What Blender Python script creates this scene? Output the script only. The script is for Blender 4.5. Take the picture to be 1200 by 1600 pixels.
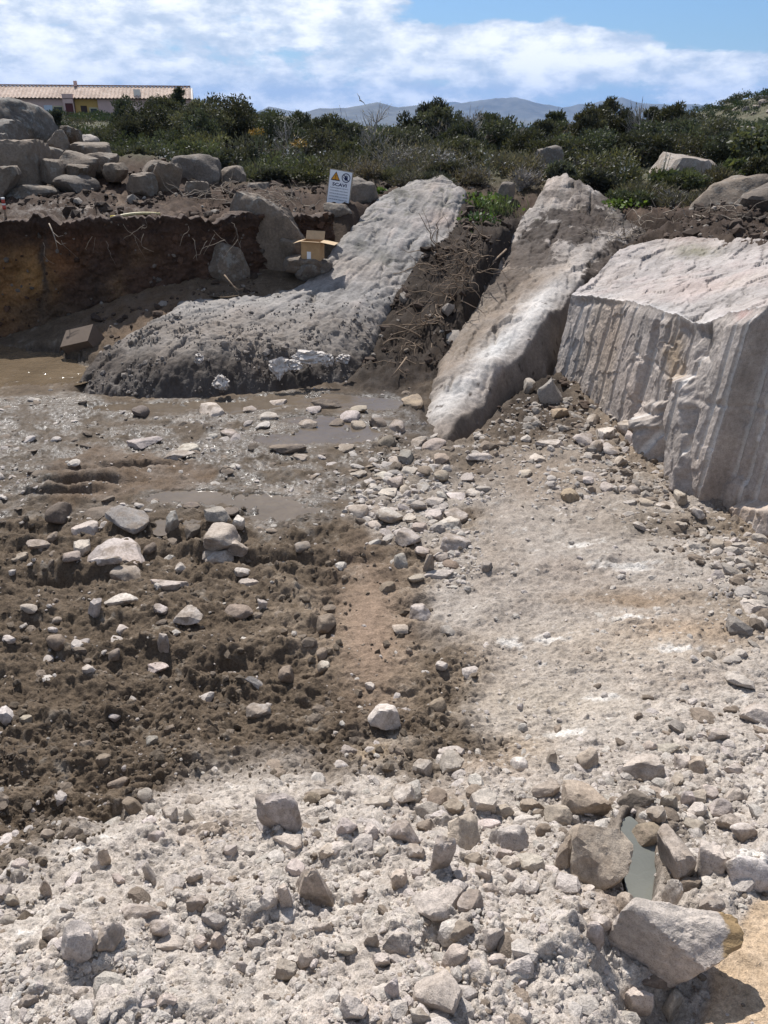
import bpy, bmesh, math, random, time
import numpy as np
from mathutils import Vector, Matrix, Euler

_T0 = time.time()
for _o in list(bpy.data.objects):
    bpy.data.objects.remove(_o)
scene = bpy.context.scene
COL = scene.collection
R = math.radians

# ------------------------------------------------------------------ camera, sky, sun, exposure
EYE = 3.0                       # eye height above the pit datum
PITCH = R(26.8)                 # looking down into the excavation
FPX = 1205.0                    # focal length in pixels of the 1200x1600 photograph
cam_d = bpy.data.cameras.new("camera")
cam = bpy.data.objects.new("camera", cam_d)
COL.objects.link(cam)
cam.location = (0, 0, EYE)
cam.rotation_euler = (math.pi / 2 - PITCH, 0, 0)
cam_d.sensor_fit = 'VERTICAL'
cam_d.sensor_height = 36.0
cam_d.lens = 36.0 * FPX / 1600.0
cam_d.clip_start = 0.05
cam_d.clip_end = 60000
scene.camera = cam

SUN_EL, SUN_AZ = R(50), R(-20)  # azimuth measured from +Y towards +X
sun_dir = Vector((math.sin(SUN_AZ) * math.cos(SUN_EL), math.cos(SUN_AZ) * math.cos(SUN_EL), math.sin(SUN_EL)))
sun_d = bpy.data.lights.new("sun", 'SUN')
sun_d.energy = 4.9
sun_d.angle = R(0.53)
sun_d.color = (1.0, 0.965, 0.92)
sun = bpy.data.objects.new("sun", sun_d)
COL.objects.link(sun)
sun.rotation_euler = sun_dir.to_track_quat('Z', 'Y').to_euler()
sun.location = (-20, 40, 60)

scene.view_settings.view_transform = 'Standard'
scene.view_settings.look = 'None'
scene.view_settings.gamma = 1.0
scene.view_settings.use_curve_mapping = False
scene.view_settings.exposure = 0.5

world = bpy.data.worlds.new("World")
scene.world = world
world.use_nodes = True
wn, wl = world.node_tree.nodes, world.node_tree.links
wn.clear()

def wnode(t, **kw):
    n = wn.new(t)
    for k, v in kw.items():
        if k.startswith('i_'):
            n.inputs[int(k[2:])].default_value = v
        else:
            setattr(n, k, v)
    return n

def wmath(op, a, b=None, c=None, clamp=False):
    n = wn.new('ShaderNodeMath'); n.operation = op; n.use_clamp = clamp
    for i, v in enumerate((a, b, c)):
        if v is None: continue
        if isinstance(v, (int, float)): n.inputs[i].default_value = v
        else: wl.new(v, n.inputs[i])
    return n.outputs[0]

def wsmooth(v, lo, hi):
    n = wn.new('ShaderNodeMapRange'); n.interpolation_type = 'SMOOTHSTEP'
    wl.new(v, n.inputs[0]); n.inputs[1].default_value = lo; n.inputs[2].default_value = hi
    return n.outputs[0]

def build_sky():
    sky = wn.new('ShaderNodeTexSky'); sky.sky_type = 'NISHITA'
    sky.sun_disc = False
    sky.sun_elevation = SUN_EL
    sky.sun_rotation = SUN_AZ
    sky.altitude = 40; sky.air_density = 1.0; sky.dust_density = 0.5; sky.ozone_density = 1.6
    tc = wn.new('ShaderNodeTexCoord')
    nz = wn.new('ShaderNodeVectorMath'); nz.operation = 'NORMALIZE'
    wl.new(tc.outputs['Generated'], nz.inputs[0])
    sp = wn.new('ShaderNodeSeparateXYZ'); wl.new(nz.outputs[0], sp.inputs[0])
    az = wmath('ARCTAN2', sp.outputs[0], sp.outputs[1])      # radians, 0 at +Y, + to the right
    el = wmath('ARCSINE', sp.outputs[2])
    # clouds: noise over azimuth / elevation, flattened towards the horizon
    elw = wmath('MAXIMUM', el, 0.0)
    cx = wn.new('ShaderNodeCombineXYZ')
    wl.new(wmath('MULTIPLY', az, 4.4), cx.inputs[0]); wl.new(wmath('MULTIPLY', elw, 10.0), cx.inputs[1]); cx.inputs[2].default_value = 4.37
    n1 = wn.new('ShaderNodeTexNoise'); n1.inputs['Scale'].default_value = 1.7; n1.inputs['Detail'].default_value = 9; n1.inputs['Roughness'].default_value = 0.60
    n1.inputs['Distortion'].default_value = 0.15
    wl.new(cx.outputs[0], n1.inputs['Vector'])
    n2 = wn.new('ShaderNodeTexNoise'); n2.inputs['Scale'].default_value = 4.6; n2.inputs['Detail'].default_value = 8; n2.inputs['Roughness'].default_value = 0.6
    wl.new(cx.outputs[0], n2.inputs['Vector'])
    def blob(a0, e0, ra, re, amp):
        u = wmath('DIVIDE', wmath('SUBTRACT', az, R(a0)), R(ra))
        v = wmath('DIVIDE', wmath('SUBTRACT', el, R(e0)), R(re))
        d = wmath('ADD', wmath('MULTIPLY', u, u), wmath('MULTIPLY', v, v))
        return wmath('MULTIPLY', wmath('EXPONENT', wmath('MULTIPLY', d, -1.0)), amp)
    bias = -0.01
    for b in SKY_BLOBS:
        bias = wmath('ADD', blob(*b), bias)
    dens = wmath('ADD', n1.outputs['Fac'], bias)
    mask = wsmooth(dens, 0.46, 0.57)
    # bright billows / grey undersides inside the cloud
    shade = wmath('ADD', wmath('MULTIPLY', n2.outputs['Fac'], 0.8), wmath('MULTIPLY', dens, 0.5))
    lum = wsmooth(shade, 0.58, 0.86)
    ccol = wn.new('ShaderNodeMix'); ccol.data_type = 'RGBA'
    wl.new(lum, ccol.inputs[0])
    ccol.inputs[6].default_value = CLOUD_DARK
    ccol.inputs[7].default_value = CLOUD_LIGHT
    veil = wmath('MULTIPLY', wmath('SUBTRACT', 1.0, wsmooth(el, R(0.3), R(5.0))), 0.62)
    hz = wn.new('ShaderNodeMix'); hz.data_type = 'RGBA'
    wl.new(veil, hz.inputs[0]); wl.new(sky.outputs[0], hz.inputs[6]); hz.inputs[7].default_value = (8.6, 9.2, 9.8, 1)
    blue = wn.new('ShaderNodeMix'); blue.data_type = 'RGBA'; blue.blend_type = 'MULTIPLY'
    blue.inputs[0].default_value = 1.0; wl.new(hz.outputs[2], blue.inputs[6]); blue.inputs[7].default_value = SKY_TINT
    mx = wn.new('ShaderNodeMix'); mx.data_type = 'RGBA'
    wl.new(wmath('MULTIPLY', mask, 0.93), mx.inputs[0]); wl.new(blue.outputs[2], mx.inputs[6]); wl.new(ccol.outputs[2], mx.inputs[7])
    bg = wn.new('ShaderNodeBackground'); bg.inputs[1].default_value = 0.066
    wl.new(mx.outputs[2], bg.inputs[0])
    out = wn.new('ShaderNodeOutputWorld'); wl.new(bg.outputs[0], out.inputs[0])

SKY_TINT = (0.70, 0.89, 1.14, 1)
CLOUD_DARK = (7.0, 8.0, 9.4, 1)
CLOUD_LIGHT = (14.2, 14.2, 14.2, 1)
SKY_BLOBS = [(-14, 4.5, 16, 5.0, 0.20), (-4, 7.5, 9, 2.0, 0.14), (12, 3.9, 8, 1.9, 0.26), (22, 3.0, 4, 1.2, 0.22), (5, 6.4, 3.2, 1.0, -0.30), (15, 6.3, 7, 1.3, -0.34), (22, 5.2, 5, 1.1, -0.24), (0, 0.9, 30, 1.0, 0.07)]
build_sky()

# ------------------------------------------------------------------ projection helpers (placing things where the photo shows them)
CP, SP = math.cos(PITCH), math.sin(PITCH)

def at(px, py, Y):
    """world point seen at photo pixel (px, py) at forward distance Y"""
    a = (np.asarray(px, float) - 600) / FPX
    b = (np.asarray(py, float) - 800) / FPX
    dy = CP - b * SP
    dz = -SP - b * CP
    t = np.asarray(Y, float) / dy
    return np.stack([a * t, Y + 0 * t, EYE + dz * t], -1)

def proj(X, Y, Z):
    h = EYE - Z
    zc = np.maximum(Y * CP + h * SP, 0.15)
    return 600 + FPX * X / zc, 800 + FPX * (h * CP - Y * SP) / zc

def depth(X, Y, Z):
    return Y * CP + (EYE - Z) * SP

# ------------------------------------------------------------------ numpy noise
_rng = np.random.default_rng(11)
_perm = np.concatenate([_rng.permutation(256)] * 3).astype(np.int32)
_g = _rng.normal(size=(256, 3)); _g /= np.linalg.norm(_g, axis=1, keepdims=True)
_g = _g.astype(np.float32)

def perlin(p, seed=0):
    p = np.asarray(p, np.float32) + np.float32(seed * 17.37 + 100)
    i = np.floor(p).astype(np.int32); f = p - i
    i &= 255
    u = f * f * f * (f * (f * 6 - 15) + 10)
    res = 0
    for dx in (0, 1):
        wx = u[:, 0] if dx else 1 - u[:, 0]
        hx = _perm[i[:, 0] + dx]
        for dy in (0, 1):
            wy = u[:, 1] if dy else 1 - u[:, 1]
            hxy = _perm[hx + i[:, 1] + dy]
            for dz in (0, 1):
                wz = u[:, 2] if dz else 1 - u[:, 2]
                g = _g[_perm[hxy + i[:, 2] + dz] & 255]
                d = g[:, 0] * (f[:, 0] - dx) + g[:, 1] * (f[:, 1] - dy) + g[:, 2] * (f[:, 2] - dz)
                res = res + wx * wy * wz * d
    return res * 1.6

def fbm(p, oct=4, gain=0.5, lac=2.07, seed=0, billow=False):
    p = np.asarray(p, np.float32)
    tot = 0; a = 1.0; s = 0
    for o in range(oct):
        n = perlin(p * (lac ** o), seed + o * 3)
        if billow: n = np.abs(n) * 2 - 0.6
        tot = tot + a * n; s += a; a *= gain
    return tot / s

def p2(X, Y, f=1.0, z=0.0):
    return np.stack([np.ravel(X) * f, np.ravel(Y) * f, np.full(np.size(X), z)], -1)

def sstep(x, a, b):
    t = np.clip((x - a) / (b - a), 0, 1)
    return t * t * (3 - 2 * t)

def facets(X, Y, f, seed=0, share=1.0):
    """broken rock: each cell of an irregular mosaic is its own tilted plane. Returns (offset, edge distance, cell random)"""
    X = np.ravel(X) * f; Y = np.ravel(Y) * f
    ix, iy = np.floor(X).astype(int), np.floor(Y).astype(int)
    b1 = np.full(X.shape, 9.0); b2 = np.full(X.shape, 9.0); off = np.zeros(X.shape); rid = np.zeros(X.shape)
    for dx in (-1, 0, 1):
        for dy in (-1, 0, 1):
            cx, cy = ix + dx, iy + dy
            h = _perm[(_perm[(cx + seed * 31) & 255] + cy) & 511 & 255 | 0]
            h2 = _perm[(h + 71) & 255]; h3 = _perm[(h2 + cx) & 255]; h4 = _perm[(h3 + cy) & 255]
            px, py = cx + .5 + (h / 255. - .5) * .9, cy + .5 + (h2 / 255. - .5) * .9
            ex, ey = X - px, Y - py
            d = np.hypot(ex, ey)
            m = d < b1
            b2 = np.where(m, b1, np.minimum(b2, d)); b1 = np.where(m, d, b1)
            o = (h3 / 255. - .5) + ex * (h4 / 255. - .5) * 1.6 + ey * (h / 255. - .5) * 1.6
            off = np.where(m, o, off); rid = np.where(m, ((h * 7 + h3 * 13) & 255) / 255., rid)
    return off, b2 - b1, rid

def lerp(a, b, t):
    return a + (b - a) * t

def sdf_poly(x, y, poly):
    """signed distance to a closed polygon, negative inside"""
    x = np.ravel(x); y = np.ravel(y)
    d = np.full(x.shape, 1e18); s = np.zeros(x.shape, bool)
    n = len(poly)
    for i in range(n):
        ax, ay = poly[i]; bx, by = poly[(i + 1) % n]
        ex, ey = bx - ax, by - ay
        wx, wy = x - ax, y - ay
        t = np.clip((wx * ex + wy * ey) / (ex * ex + ey * ey + 1e-12), 0, 1)
        d = np.minimum(d, (wx - ex * t) ** 2 + (wy - ey * t) ** 2)
        c = (ay > y) != (by > y)
        xi = ax + (y - ay) / (ey if abs(ey) > 1e-12 else 1e-12) * ex
        s ^= c & (x < xi)
    d = np.sqrt(d)
    return np.where(s, -d, d)

def side_polyline(x, y, pts):
    """signed distance to an open polyline of (x, y, width): + on the left of its direction; also the width there"""
    x = np.ravel(x); y = np.ravel(y)
    best = np.full(x.shape, 1e18); sg = np.zeros(x.shape); wd = np.zeros(x.shape)
    for (ax, ay, aw), (bx, by, bw) in zip(pts[:-1], pts[1:]):
        ex, ey = bx - ax, by - ay
        wx, wy = x - ax, y - ay
        t = np.clip((wx * ex + wy * ey) / (ex * ex + ey * ey), 0, 1)
        dx, dy = wx - ex * t, wy - ey * t
        d = dx * dx + dy * dy
        m = d < best
        best = np.where(m, d, best)
        sg = np.where(m, np.sign(ex * wy - ey * wx), sg)
        wd = np.where(m, aw + (bw - aw) * t, wd)
    return np.sqrt(best) * sg, wd

class TPS:
    def __init__(s, pts, lam=0.02):
        P = np.asarray(pts, float); s.P = P[:, :2]; n = len(P)
        K = s.k(s.P, s.P) + lam * np.eye(n)
        A = np.zeros((n + 3, n + 3)); A[:n, :n] = K
        A[:n, n] = 1; A[:n, n + 1:] = s.P; A[n:, :n] = A[:n, n:].T
        s.w = np.linalg.solve(A, np.concatenate([P[:, 2], np.zeros(3)]))
    @staticmethod
    def k(a, b):
        r2 = ((a[:, None, :] - b[None, :, :]) ** 2).sum(-1)
        return 0.5 * r2 * np.log(r2 + 1e-9)
    def __call__(s, x, y):
        q = np.stack([np.ravel(x), np.ravel(y)], -1).astype(float); out = np.empty(len(q)); n = len(s.P)
        for i in range(0, len(q), 40000):
            c = q[i:i + 40000]
            out[i:i + 40000] = s.k(c, s.P) @ s.w[:n] + s.w[n] + c @ s.w[n + 1:]
        return out

# ------------------------------------------------------------------ object helpers
def tag(o, label=None, cat=None, group=None, kind=None):
    if label: o['label'] = label
    if cat: o['category'] = cat
    if group: o['group'] = group
    if kind: o['kind'] = kind
    return o

def np_mesh(name, V, F, smooth=True, col=None, extra=None):
    """V (n,3); F (m,3) or (m,4) int array, or list of such arrays"""
    if not isinstance(F, list): F = [F]
    F = [np.asarray(f, np.int32) for f in F if len(f)]
    me = bpy.data.meshes.new(name)
    me.vertices.add(len(V)); me.vertices.foreach_set('co', np.asarray(V, np.float32).ravel())
    loops = np.concatenate([f.ravel() for f in F])
    sizes = np.concatenate([np.full(len(f), f.shape[1], np.int32) for f in F])
    starts = np.concatenate([[0], np.cumsum(sizes)[:-1]]).astype(np.int32)
    me.loops.add(len(loops)); me.loops.foreach_set('vertex_index', loops.astype(np.int32))
    me.polygons.add(len(sizes)); me.polygons.foreach_set('loop_start', starts)
    me.polygons.foreach_set('use_smooth', np.full(len(sizes), smooth, bool))
    if col is not None:
        a = me.color_attributes.new('tint', 'FLOAT_COLOR', 'POINT')
        c = np.ones((len(V), 4), np.float32); c[:, :3] = col
        a.data.foreach_set('color', c.ravel())
    for k, v in (extra or {}).items():
        a = me.attributes.new(k, 'FLOAT', 'POINT'); a.data.foreach_set('value', np.asarray(v, np.float32).ravel())
    me.update(calc_edges=True)
    me.validate()
    return me

def link(name, me, mat=None, parent=None, loc=(0, 0, 0), rot=(0, 0, 0)):
    o = bpy.data.objects.new(name, me)
    COL.objects.link(o)
    if mat is not None and me is not None and not me.materials: me.materials.append(mat)
    o.location = loc; o.rotation_euler = rot
    if parent is not None: o.parent = parent
    return o

def empty(name, loc, rot=(0, 0, 0)):
    o = bpy.data.objects.new(name, None); COL.objects.link(o)
    o.location = loc; o.rotation_euler = rot
    o.empty_display_size = 0.1
    return o

class MB:
    """collects simple shapes into one mesh"""
    def __init__(s): s.V = []; s.Q = []; s.T = []; s.n = 0
    def add(s, V, quads=None, tris=None):
        V = np.asarray(V, float)
        if quads is not None and len(quads): s.Q.append(np.asarray(quads, int) + s.n)
        if tris is not None and len(tris): s.T.append(np.asarray(tris, int) + s.n)
        s.V.append(V); s.n += len(V); return s
    def box(s, x0, x1, y0, y1, z0, z1):
        V = [(x, y, z) for z in (z0, z1) for y in (y0, y1) for x in (x0, x1)]
        return s.add(V, [(0, 2, 3, 1), (4, 5, 7, 6), (0, 1, 5, 4), (2, 6, 7, 3), (0, 4, 6, 2), (1, 3, 7, 5)])
    def prism(s, pts, y0, y1):
        """outline in x,z (counter-clockwise seen from -y) pushed from y0 to y1"""
        n = len(pts)
        V = [(x, y0, z) for x, z in pts] + [(x, y1, z) for x, z in pts]
        c = np.mean(np.asarray(pts, float), 0)
        V += [(c[0], y0, c[1]), (c[0], y1, c[1])]
        q = [(i, i + n, (i + 1) % n + n, (i + 1) % n) for i in range(n)]
        t = [(2 * n, i, (i + 1) % n) for i in range(n)] + [(2 * n + 1, (i + 1) % n + n, i + n) for i in range(n)]
        return s.add(V, q, t)
    def tube(s, P, rad, n=6, cap=True):
        P = np.asarray(P, float); m = len(P)
        rad = np.broadcast_to(np.asarray(rad, float), (m,))
        T = np.gradient(P, axis=0); T /= np.linalg.norm(T, axis=1, keepdims=True) + 1e-12
        ref = np.array([0, 0, 1.0]) if abs(T[0][2]) < 0.9 else np.array([1.0, 0, 0])
        A = np.cross(T, ref); A /= np.linalg.norm(A, axis=1, keepdims=True) + 1e-12
        B = np.cross(T, A)
        th = np.linspace(0, 2 * np.pi, n, endpoint=False)
        V = P[:, None] + rad[:, None, None] * (np.cos(th)[None, :, None] * A[:, None] + np.sin(th)[None, :, None] * B[:, None])
        V = V.reshape(-1, 3)
        q = [(i * n + j, i * n + (j + 1) % n, (i + 1) * n + (j + 1) % n, (i + 1) * n + j) for i in range(m - 1) for j in range(n)]
        t = []
        if cap:
            V = np.concatenate([V, P[:1], P[-1:]])
            t = [(m * n, (j + 1) % n, j) for j in range(n)] + [(m * n + 1, (m - 1) * n + j, (m - 1) * n + (j + 1) % n) for j in range(n)]
        return s.add(V, q, t)
    def data(s):
        V = np.concatenate(s.V)
        F = []
        if s.Q: F.append(np.concatenate(s.Q))
        if s.T: F.append(np.concatenate(s.T))
        return V, F
    def build(s, name, mat, parent=None, smooth=False, loc=(0, 0, 0), rot=(0, 0, 0)):
        V, F = s.data()
        return link(name, np_mesh(name, V, F, smooth), mat, parent, loc, rot)

_ico = {}
def ico(level):
    if level not in _ico:
        bm = bmesh.new(); bmesh.ops.create_icosphere(bm, subdivisions=level, radius=1.0)
        bm.verts.ensure_lookup_table()
        V = np.array([v.co for v in bm.verts]); F = np.array([[v.index for v in f.verts] for f in bm.faces]); bm.free()
        V /= np.linalg.norm(V, axis=1, keepdims=True)
        _ico[level] = (V, F)
    return _ico[level]

def rock_shape(level, dims, seed, sharp=22, planes=11, rough=0.03, rounded=False):
    """an angular (or worn) stone fitted to dims (x, y, z)"""
    rng = np.random.default_rng(seed)
    B, F = ico(level)
    n = rng.normal(size=(planes, 3)); n /= np.linalg.norm(n, axis=1, keepdims=True)
    n = np.concatenate([n, np.array([[0, 0, 1], [0, 0, -1]]) + rng.normal(size=(2, 3)) * 0.12])
    n /= np.linalg.norm(n, axis=1, keepdims=True)
    c = rng.uniform(0.62, 1.0, len(n)); c[-2] = rng.uniform(.6, .8); c[-1] = .7
    if rounded: c = rng.uniform(0.8, 1.0, len(n))
    d = np.maximum(B @ n.T, 0) / c
    r = ((d ** sharp).sum(1) + 0.72 ** sharp) ** (-1.0 / sharp)
    off = rng.uniform(0, 50, 3)
    r = r * (1 + rough * 2.2 * fbm(B * 1.6 + off, 2, seed=3) + rough * fbm(B * 5 + off, 3, seed=5))
    if level >= 4:
        r = r * (1 + rough * 0.45 * fbm(B * 14 + off, 3, gain=.6, seed=9))
    V = B * r[:, None]
    lo, hi = V.min(0), V.max(0)
    V = (V - (lo + hi) / 2) / (hi - lo) * np.asarray(dims)
    return V, F

# ------------------------------------------------------------------ materials
def new_mat(name):
    m = bpy.data.materials.new(name); m.use_nodes = True
    nt = m.node_tree; b = nt.nodes['Principled BSDF']
    b.inputs['Specular IOR Level'].default_value = 0.3
    return m, nt, b

def nd(nt, t, **kw):
    n = nt.nodes.new(t)
    for k, v in kw.items(): setattr(n, k, v)
    return n

def sset(nt, sock, v):
    if hasattr(v, 'is_linked') or hasattr(v, 'links'): nt.links.new(v, sock)
    elif isinstance(v, tuple) and len(v) == 3 and sock.type == 'RGBA': sock.default_value = (*v, 1)
    else: sock.default_value = v

def mixc(nt, fac, a, b, mode='MIX'):
    n = nd(nt, 'ShaderNodeMix', data_type='RGBA', blend_type=mode)
    sset(nt, n.inputs[0], fac); sset(nt, n.inputs[6], a); sset(nt, n.inputs[7], b)
    return n.outputs[2]

def noise(nt, co, scale, detail=4, rough=.55, dist=0):
    n = nd(nt, 'ShaderNodeTexNoise'); nt.links.new(co, n.inputs['Vector'])
    n.inputs['Scale'].default_value = scale; n.inputs['Detail'].default_value = detail
    n.inputs['Roughness'].default_value = rough; n.inputs['Distortion'].default_value = dist
    return n.outputs['Fac']

def ramp(nt, f, stops):
    n = nd(nt, 'ShaderNodeValToRGB'); nt.links.new(f, n.inputs[0])
    e = n.color_ramp.elements
    while len(e) < len(stops): e.new(.5)
    for q, (p, c) in zip(e, stops):
        q.position = p; q.color = (*c, 1) if len(c) == 3 else c
    return n.outputs[0]

def g3(v): return (v, v, v)

def bump(nt, bsdf, pairs):
    """pairs of (height socket, strength, distance)"""
    prev = None
    for h, s, d in pairs:
        b = nd(nt, 'ShaderNodeBump'); b.inputs['Strength'].default_value = s; b.inputs['Distance'].default_value = d
        nt.links.new(h, b.inputs['Height'])
        if prev is not None: nt.links.new(prev, b.inputs['Normal'])
        prev = b.outputs[0]
    nt.links.new(prev, bsdf.inputs['Normal'])

def flat_mat(name, col, rough=.7, var=.12, scale=20, metal=0, bmp=0.0):
    m, nt, b = new_mat(name)
    tc = nd(nt, 'ShaderNodeTexCoord')
    f = noise(nt, tc.outputs['Object'], scale, 5, .6)
    c = mixc(nt, 1.0, col, ramp(nt, f, [(.3, g3(1 - var)), (.7, g3(1 + var))]), 'MULTIPLY')
    nt.links.new(c, b.inputs['Base Color'])
    b.inputs['Roughness'].default_value = rough; b.inputs['Metallic'].default_value = metal
    if bmp: bump(nt, b, [(f, .4, bmp)])
    return m

def rock_mat(name, base, speck=1.0, streak=None, lichen=0.0, rough=.86, bscale=1.0, attr=None, objcol=False, wetattr=False):
    """granite: crystals, broad weathering, optional lichen and streaks along local slope"""
    m, nt, b = new_mat(name)
    tc = nd(nt, 'ShaderNodeTexCoord'); co = tc.outputs['Object']
    if objcol:
        oi = nd(nt, 'ShaderNodeObjectInfo')
        add = nd(nt, 'ShaderNodeVectorMath', operation='ADD'); nt.links.new(co, add.inputs[0])
        sc = nd(nt, 'ShaderNodeVectorMath', operation='SCALE'); sc.inputs[0].default_value = (37, 19, 53)
        nt.links.new(oi.outputs['Random'], sc.inputs['Scale']); nt.links.new(sc.outputs[0], add.inputs[1])
        co = add.outputs[0]; c = oi.outputs['Color']
    elif attr:
        a = nd(nt, 'ShaderNodeAttribute', attribute_name=attr); c = a.outputs['Color']
    else:
        c = base
    f1 = noise(nt, co, 3.0 * bscale, 6, .62)
    f2 = noise(nt, co, 38 * bscale, 4, .6)
    f3 = noise(nt, co, 170 * bscale, 2, .6)
    c = mixc(nt, 1.0, c, ramp(nt, f1, [(.25, g3(.62)), (.5, g3(1.0)), (.75, g3(1.22))]), 'MULTIPLY')
    c = mixc(nt, 1.0, c, ramp(nt, f2, [(.3, g3(1 - .28 * speck)), (.55, g3(1.0)), (.75, g3(1 + .2 * speck))]), 'MULTIPLY')
    c = mixc(nt, .8 * speck, c, ramp(nt, f3, [(.3, g3(.55)), (.45, g3(1.0)), (.7, g3(1.18))]), 'MULTIPLY')
    f4 = noise(nt, co, 1.1 * bscale, 3, .5)
    c = mixc(nt, ramp(nt, f4, [(.45, g3(0)), (.75, g3(.5))]), c, mixc(nt, 1.0, c, (1.06, .93, .82), 'MULTIPLY'))
    if lichen:
        l = noise(nt, co, 9, 7, .7)
        l2 = noise(nt, co, 1.6, 3, .5)
        lm = nd(nt, 'ShaderNodeMath', operation='MULTIPLY')
        nt.links.new(ramp(nt, l, [(.5, g3(0)), (.6, g3(1))]), lm.inputs[0]); nt.links.new(ramp(nt, l2, [(.42, g3(0)), (.6, g3(lichen))]), lm.inputs[1])
        c = mixc(nt, lm.outputs[0], c, (.33, .33, .30))
        l3 = noise(nt, co, 5, 6, .7)
        c = mixc(nt, ramp(nt, l3, [(.6, g3(0)), (.7, g3(lichen * .8))]), c, (.05, .047, .042))
    if objcol:
        fs = noise(nt, co, 5 * bscale, 5, .65)
        th = nd(nt, 'ShaderNodeMath', operation='MULTIPLY_ADD'); nt.links.new(oi.outputs['Random'], th.inputs[0]); th.inputs[1].default_value = .20; nt.links.new(fs, th.inputs[2])
        c = mixc(nt, ramp(nt, th.outputs[0], [(.60, g3(0)), (.74, g3(.75))]), c, mixc(nt, 1.0, (.20, .155, .115), ramp(nt, f2, [(.3, g3(.7)), (.7, g3(1.2))]), 'MULTIPLY'))
    nt.links.new(c, b.inputs['Base Color'])
    if wetattr:
        w = nd(nt, 'ShaderNodeAttribute', attribute_name='wet')
        mr = nd(nt, 'ShaderNodeMapRange'); nt.links.new(w.outputs['Fac'], mr.inputs[0])
        mr.inputs[3].default_value = rough; mr.inputs[4].default_value = .33
        nt.links.new(mr.outputs[0], b.inputs['Roughness'])
        mr2 = nd(nt, 'ShaderNodeMapRange'); nt.links.new(w.outputs['Fac'], mr2.inputs[0])
        mr2.inputs[3].default_value = .2; mr2.inputs[4].default_value = .55
        nt.links.new(mr2.outputs[0], b.inputs['Specular IOR Level'])
    else:
        b.inputs['Roughness'].default_value = rough
    fb = noise(nt, co, 11 * bscale, 5, .6)
    bump(nt, b, [(fb, .22 if attr else .45, .03 / bscale), (f2, .55, .012 / bscale), (f3, .5, .004 / bscale)])
    return m

M = {}
# ------------------------------------------------------------------ ground: pit floor, bank and spoil heap as one height field
def _pts(L): return [tuple(at(px, py, Y)) for px, py, Y in L]

FLOOR = _pts([
    (0, 1650, .95), (300, 1650, .95), (600, 1650, .97), (900, 1650, 1.0), (1250, 1650, 1.05),
    (0, 1400, 1.52), (300, 1400, 1.5), (600, 1400, 1.5), (880, 1400, 1.52), (1250, 1420, 1.45),
    (0, 1200, 2.42), (300, 1200, 2.38), (600, 1200, 2.36), (900, 1200, 2.36), (1220, 1200, 2.28),
    (0, 1000, 3.58), (300, 1000, 3.58), (600, 1000, 3.58), (900, 1000, 3.48), (1220, 1000, 3.35),
    (0, 900, 4.42), (300, 900, 4.42), (600, 900, 4.4), (900, 900, 4.28), (1200, 900, 4.2),
    (0, 800, 5.5), (300, 800, 5.5), (600, 800, 5.5), (850, 800, 5.4), (1060, 800, 5.45),
    (0, 700, 6.95), (300, 700, 6.95), (600, 700, 6.92), (800, 700, 6.85), (960, 700, 6.85),
    (0, 640, 8.15), (300, 640, 8.15), (600, 640, 8.15), (860, 640, 8.05),
    (0, 590, 9.35), (60, 560, 10.0), (120, 560, 9.9), (0, 530, 11.1), (-150, 560, 10.1), (-300, 700, 7.0), (-300, 900, 4.5),
    (300, 600, 9.1), (600, 600, 9.05), (620, 560, 9.75), (640, 510, 10.5), (690, 450, 11.6), (740, 385, 12.9),
    (170, 508, 10.65), (240, 470, 11.25), (300, 442, 11.75), (350, 455, 11.6), (420, 445, 11.9),
    (1500, 800, 5.3), (1700, 1200, 2.4), (1500, 640, 8.0)])
FLOOR += [(0, -1.5, 1.65), (-3, -1.5, 1.6), (3, -1.5, 1.65)]
BANK = _pts([
    (-100, 338, 11.8), (0, 336, 11.9), (100, 338, 12.1), (200, 331, 12.5), (300, 330, 12.9), (380, 330, 13.2), (450, 330, 13.6),
    (100, 300, 15), (300, 306, 14.6), (400, 306, 14.6), (520, 321, 14.1), (600, 300, 15.2), (700, 300, 15.3), (770, 345, 13.9),
    (900, 330, 14.4), (1000, 338, 13.2), (1100, 348, 12.4), (1200, 352, 11.7), (1320, 360, 10.5), (1100, 325, 14), (1200, 325, 14),
    (0, 262, 20), (300, 262, 20), (600, 262, 20), (900, 262, 20), (1200, 258, 20),
    (0, 225, 30), (400, 236, 30), (800, 236, 30), (1200, 226, 30)])
BANK += [(6, 8, 1.75), (6, 4, 1.9), (8, 0, 1.9), (-9, 12, 1.9), (-9, 8, 1.9)]
# bedrock: surface points and outlines of the two sloping outcrops
CTRL_A = [(110, 622, 8.72), (150, 629, 8.6), (300, 631, 8.55), (430, 617, 8.8), (545, 592, 9.25), (590, 535, 10.15), (606, 472, 11.0), (642, 432, 11.95), (692, 392, 12.75),
          (716, 342, 13.9), (722, 291, 15.2), (640, 283, 15.5), (562, 330, 14.0), (540, 360, 13.2), (500, 405, 12.35), (480, 430, 11.95), (400, 456, 11.35), (330, 466, 11.2), (290, 468, 11.1), (200, 522, 9.95), (140, 580, 9.2),
          (300, 555, 9.0), (430, 545, 9.35), (200, 570, 9.1), (430, 520, 9.95), (300, 510, 9.95), (520, 520, 10.0), (560, 470, 11.0), (600, 430, 11.8), (640, 350, 13.7), (620, 390, 12.7), (680, 300, 14.9), (500, 470, 11.0), (400, 490, 10.55), (560, 400, 12.5), (600, 320, 14.3)]
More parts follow.
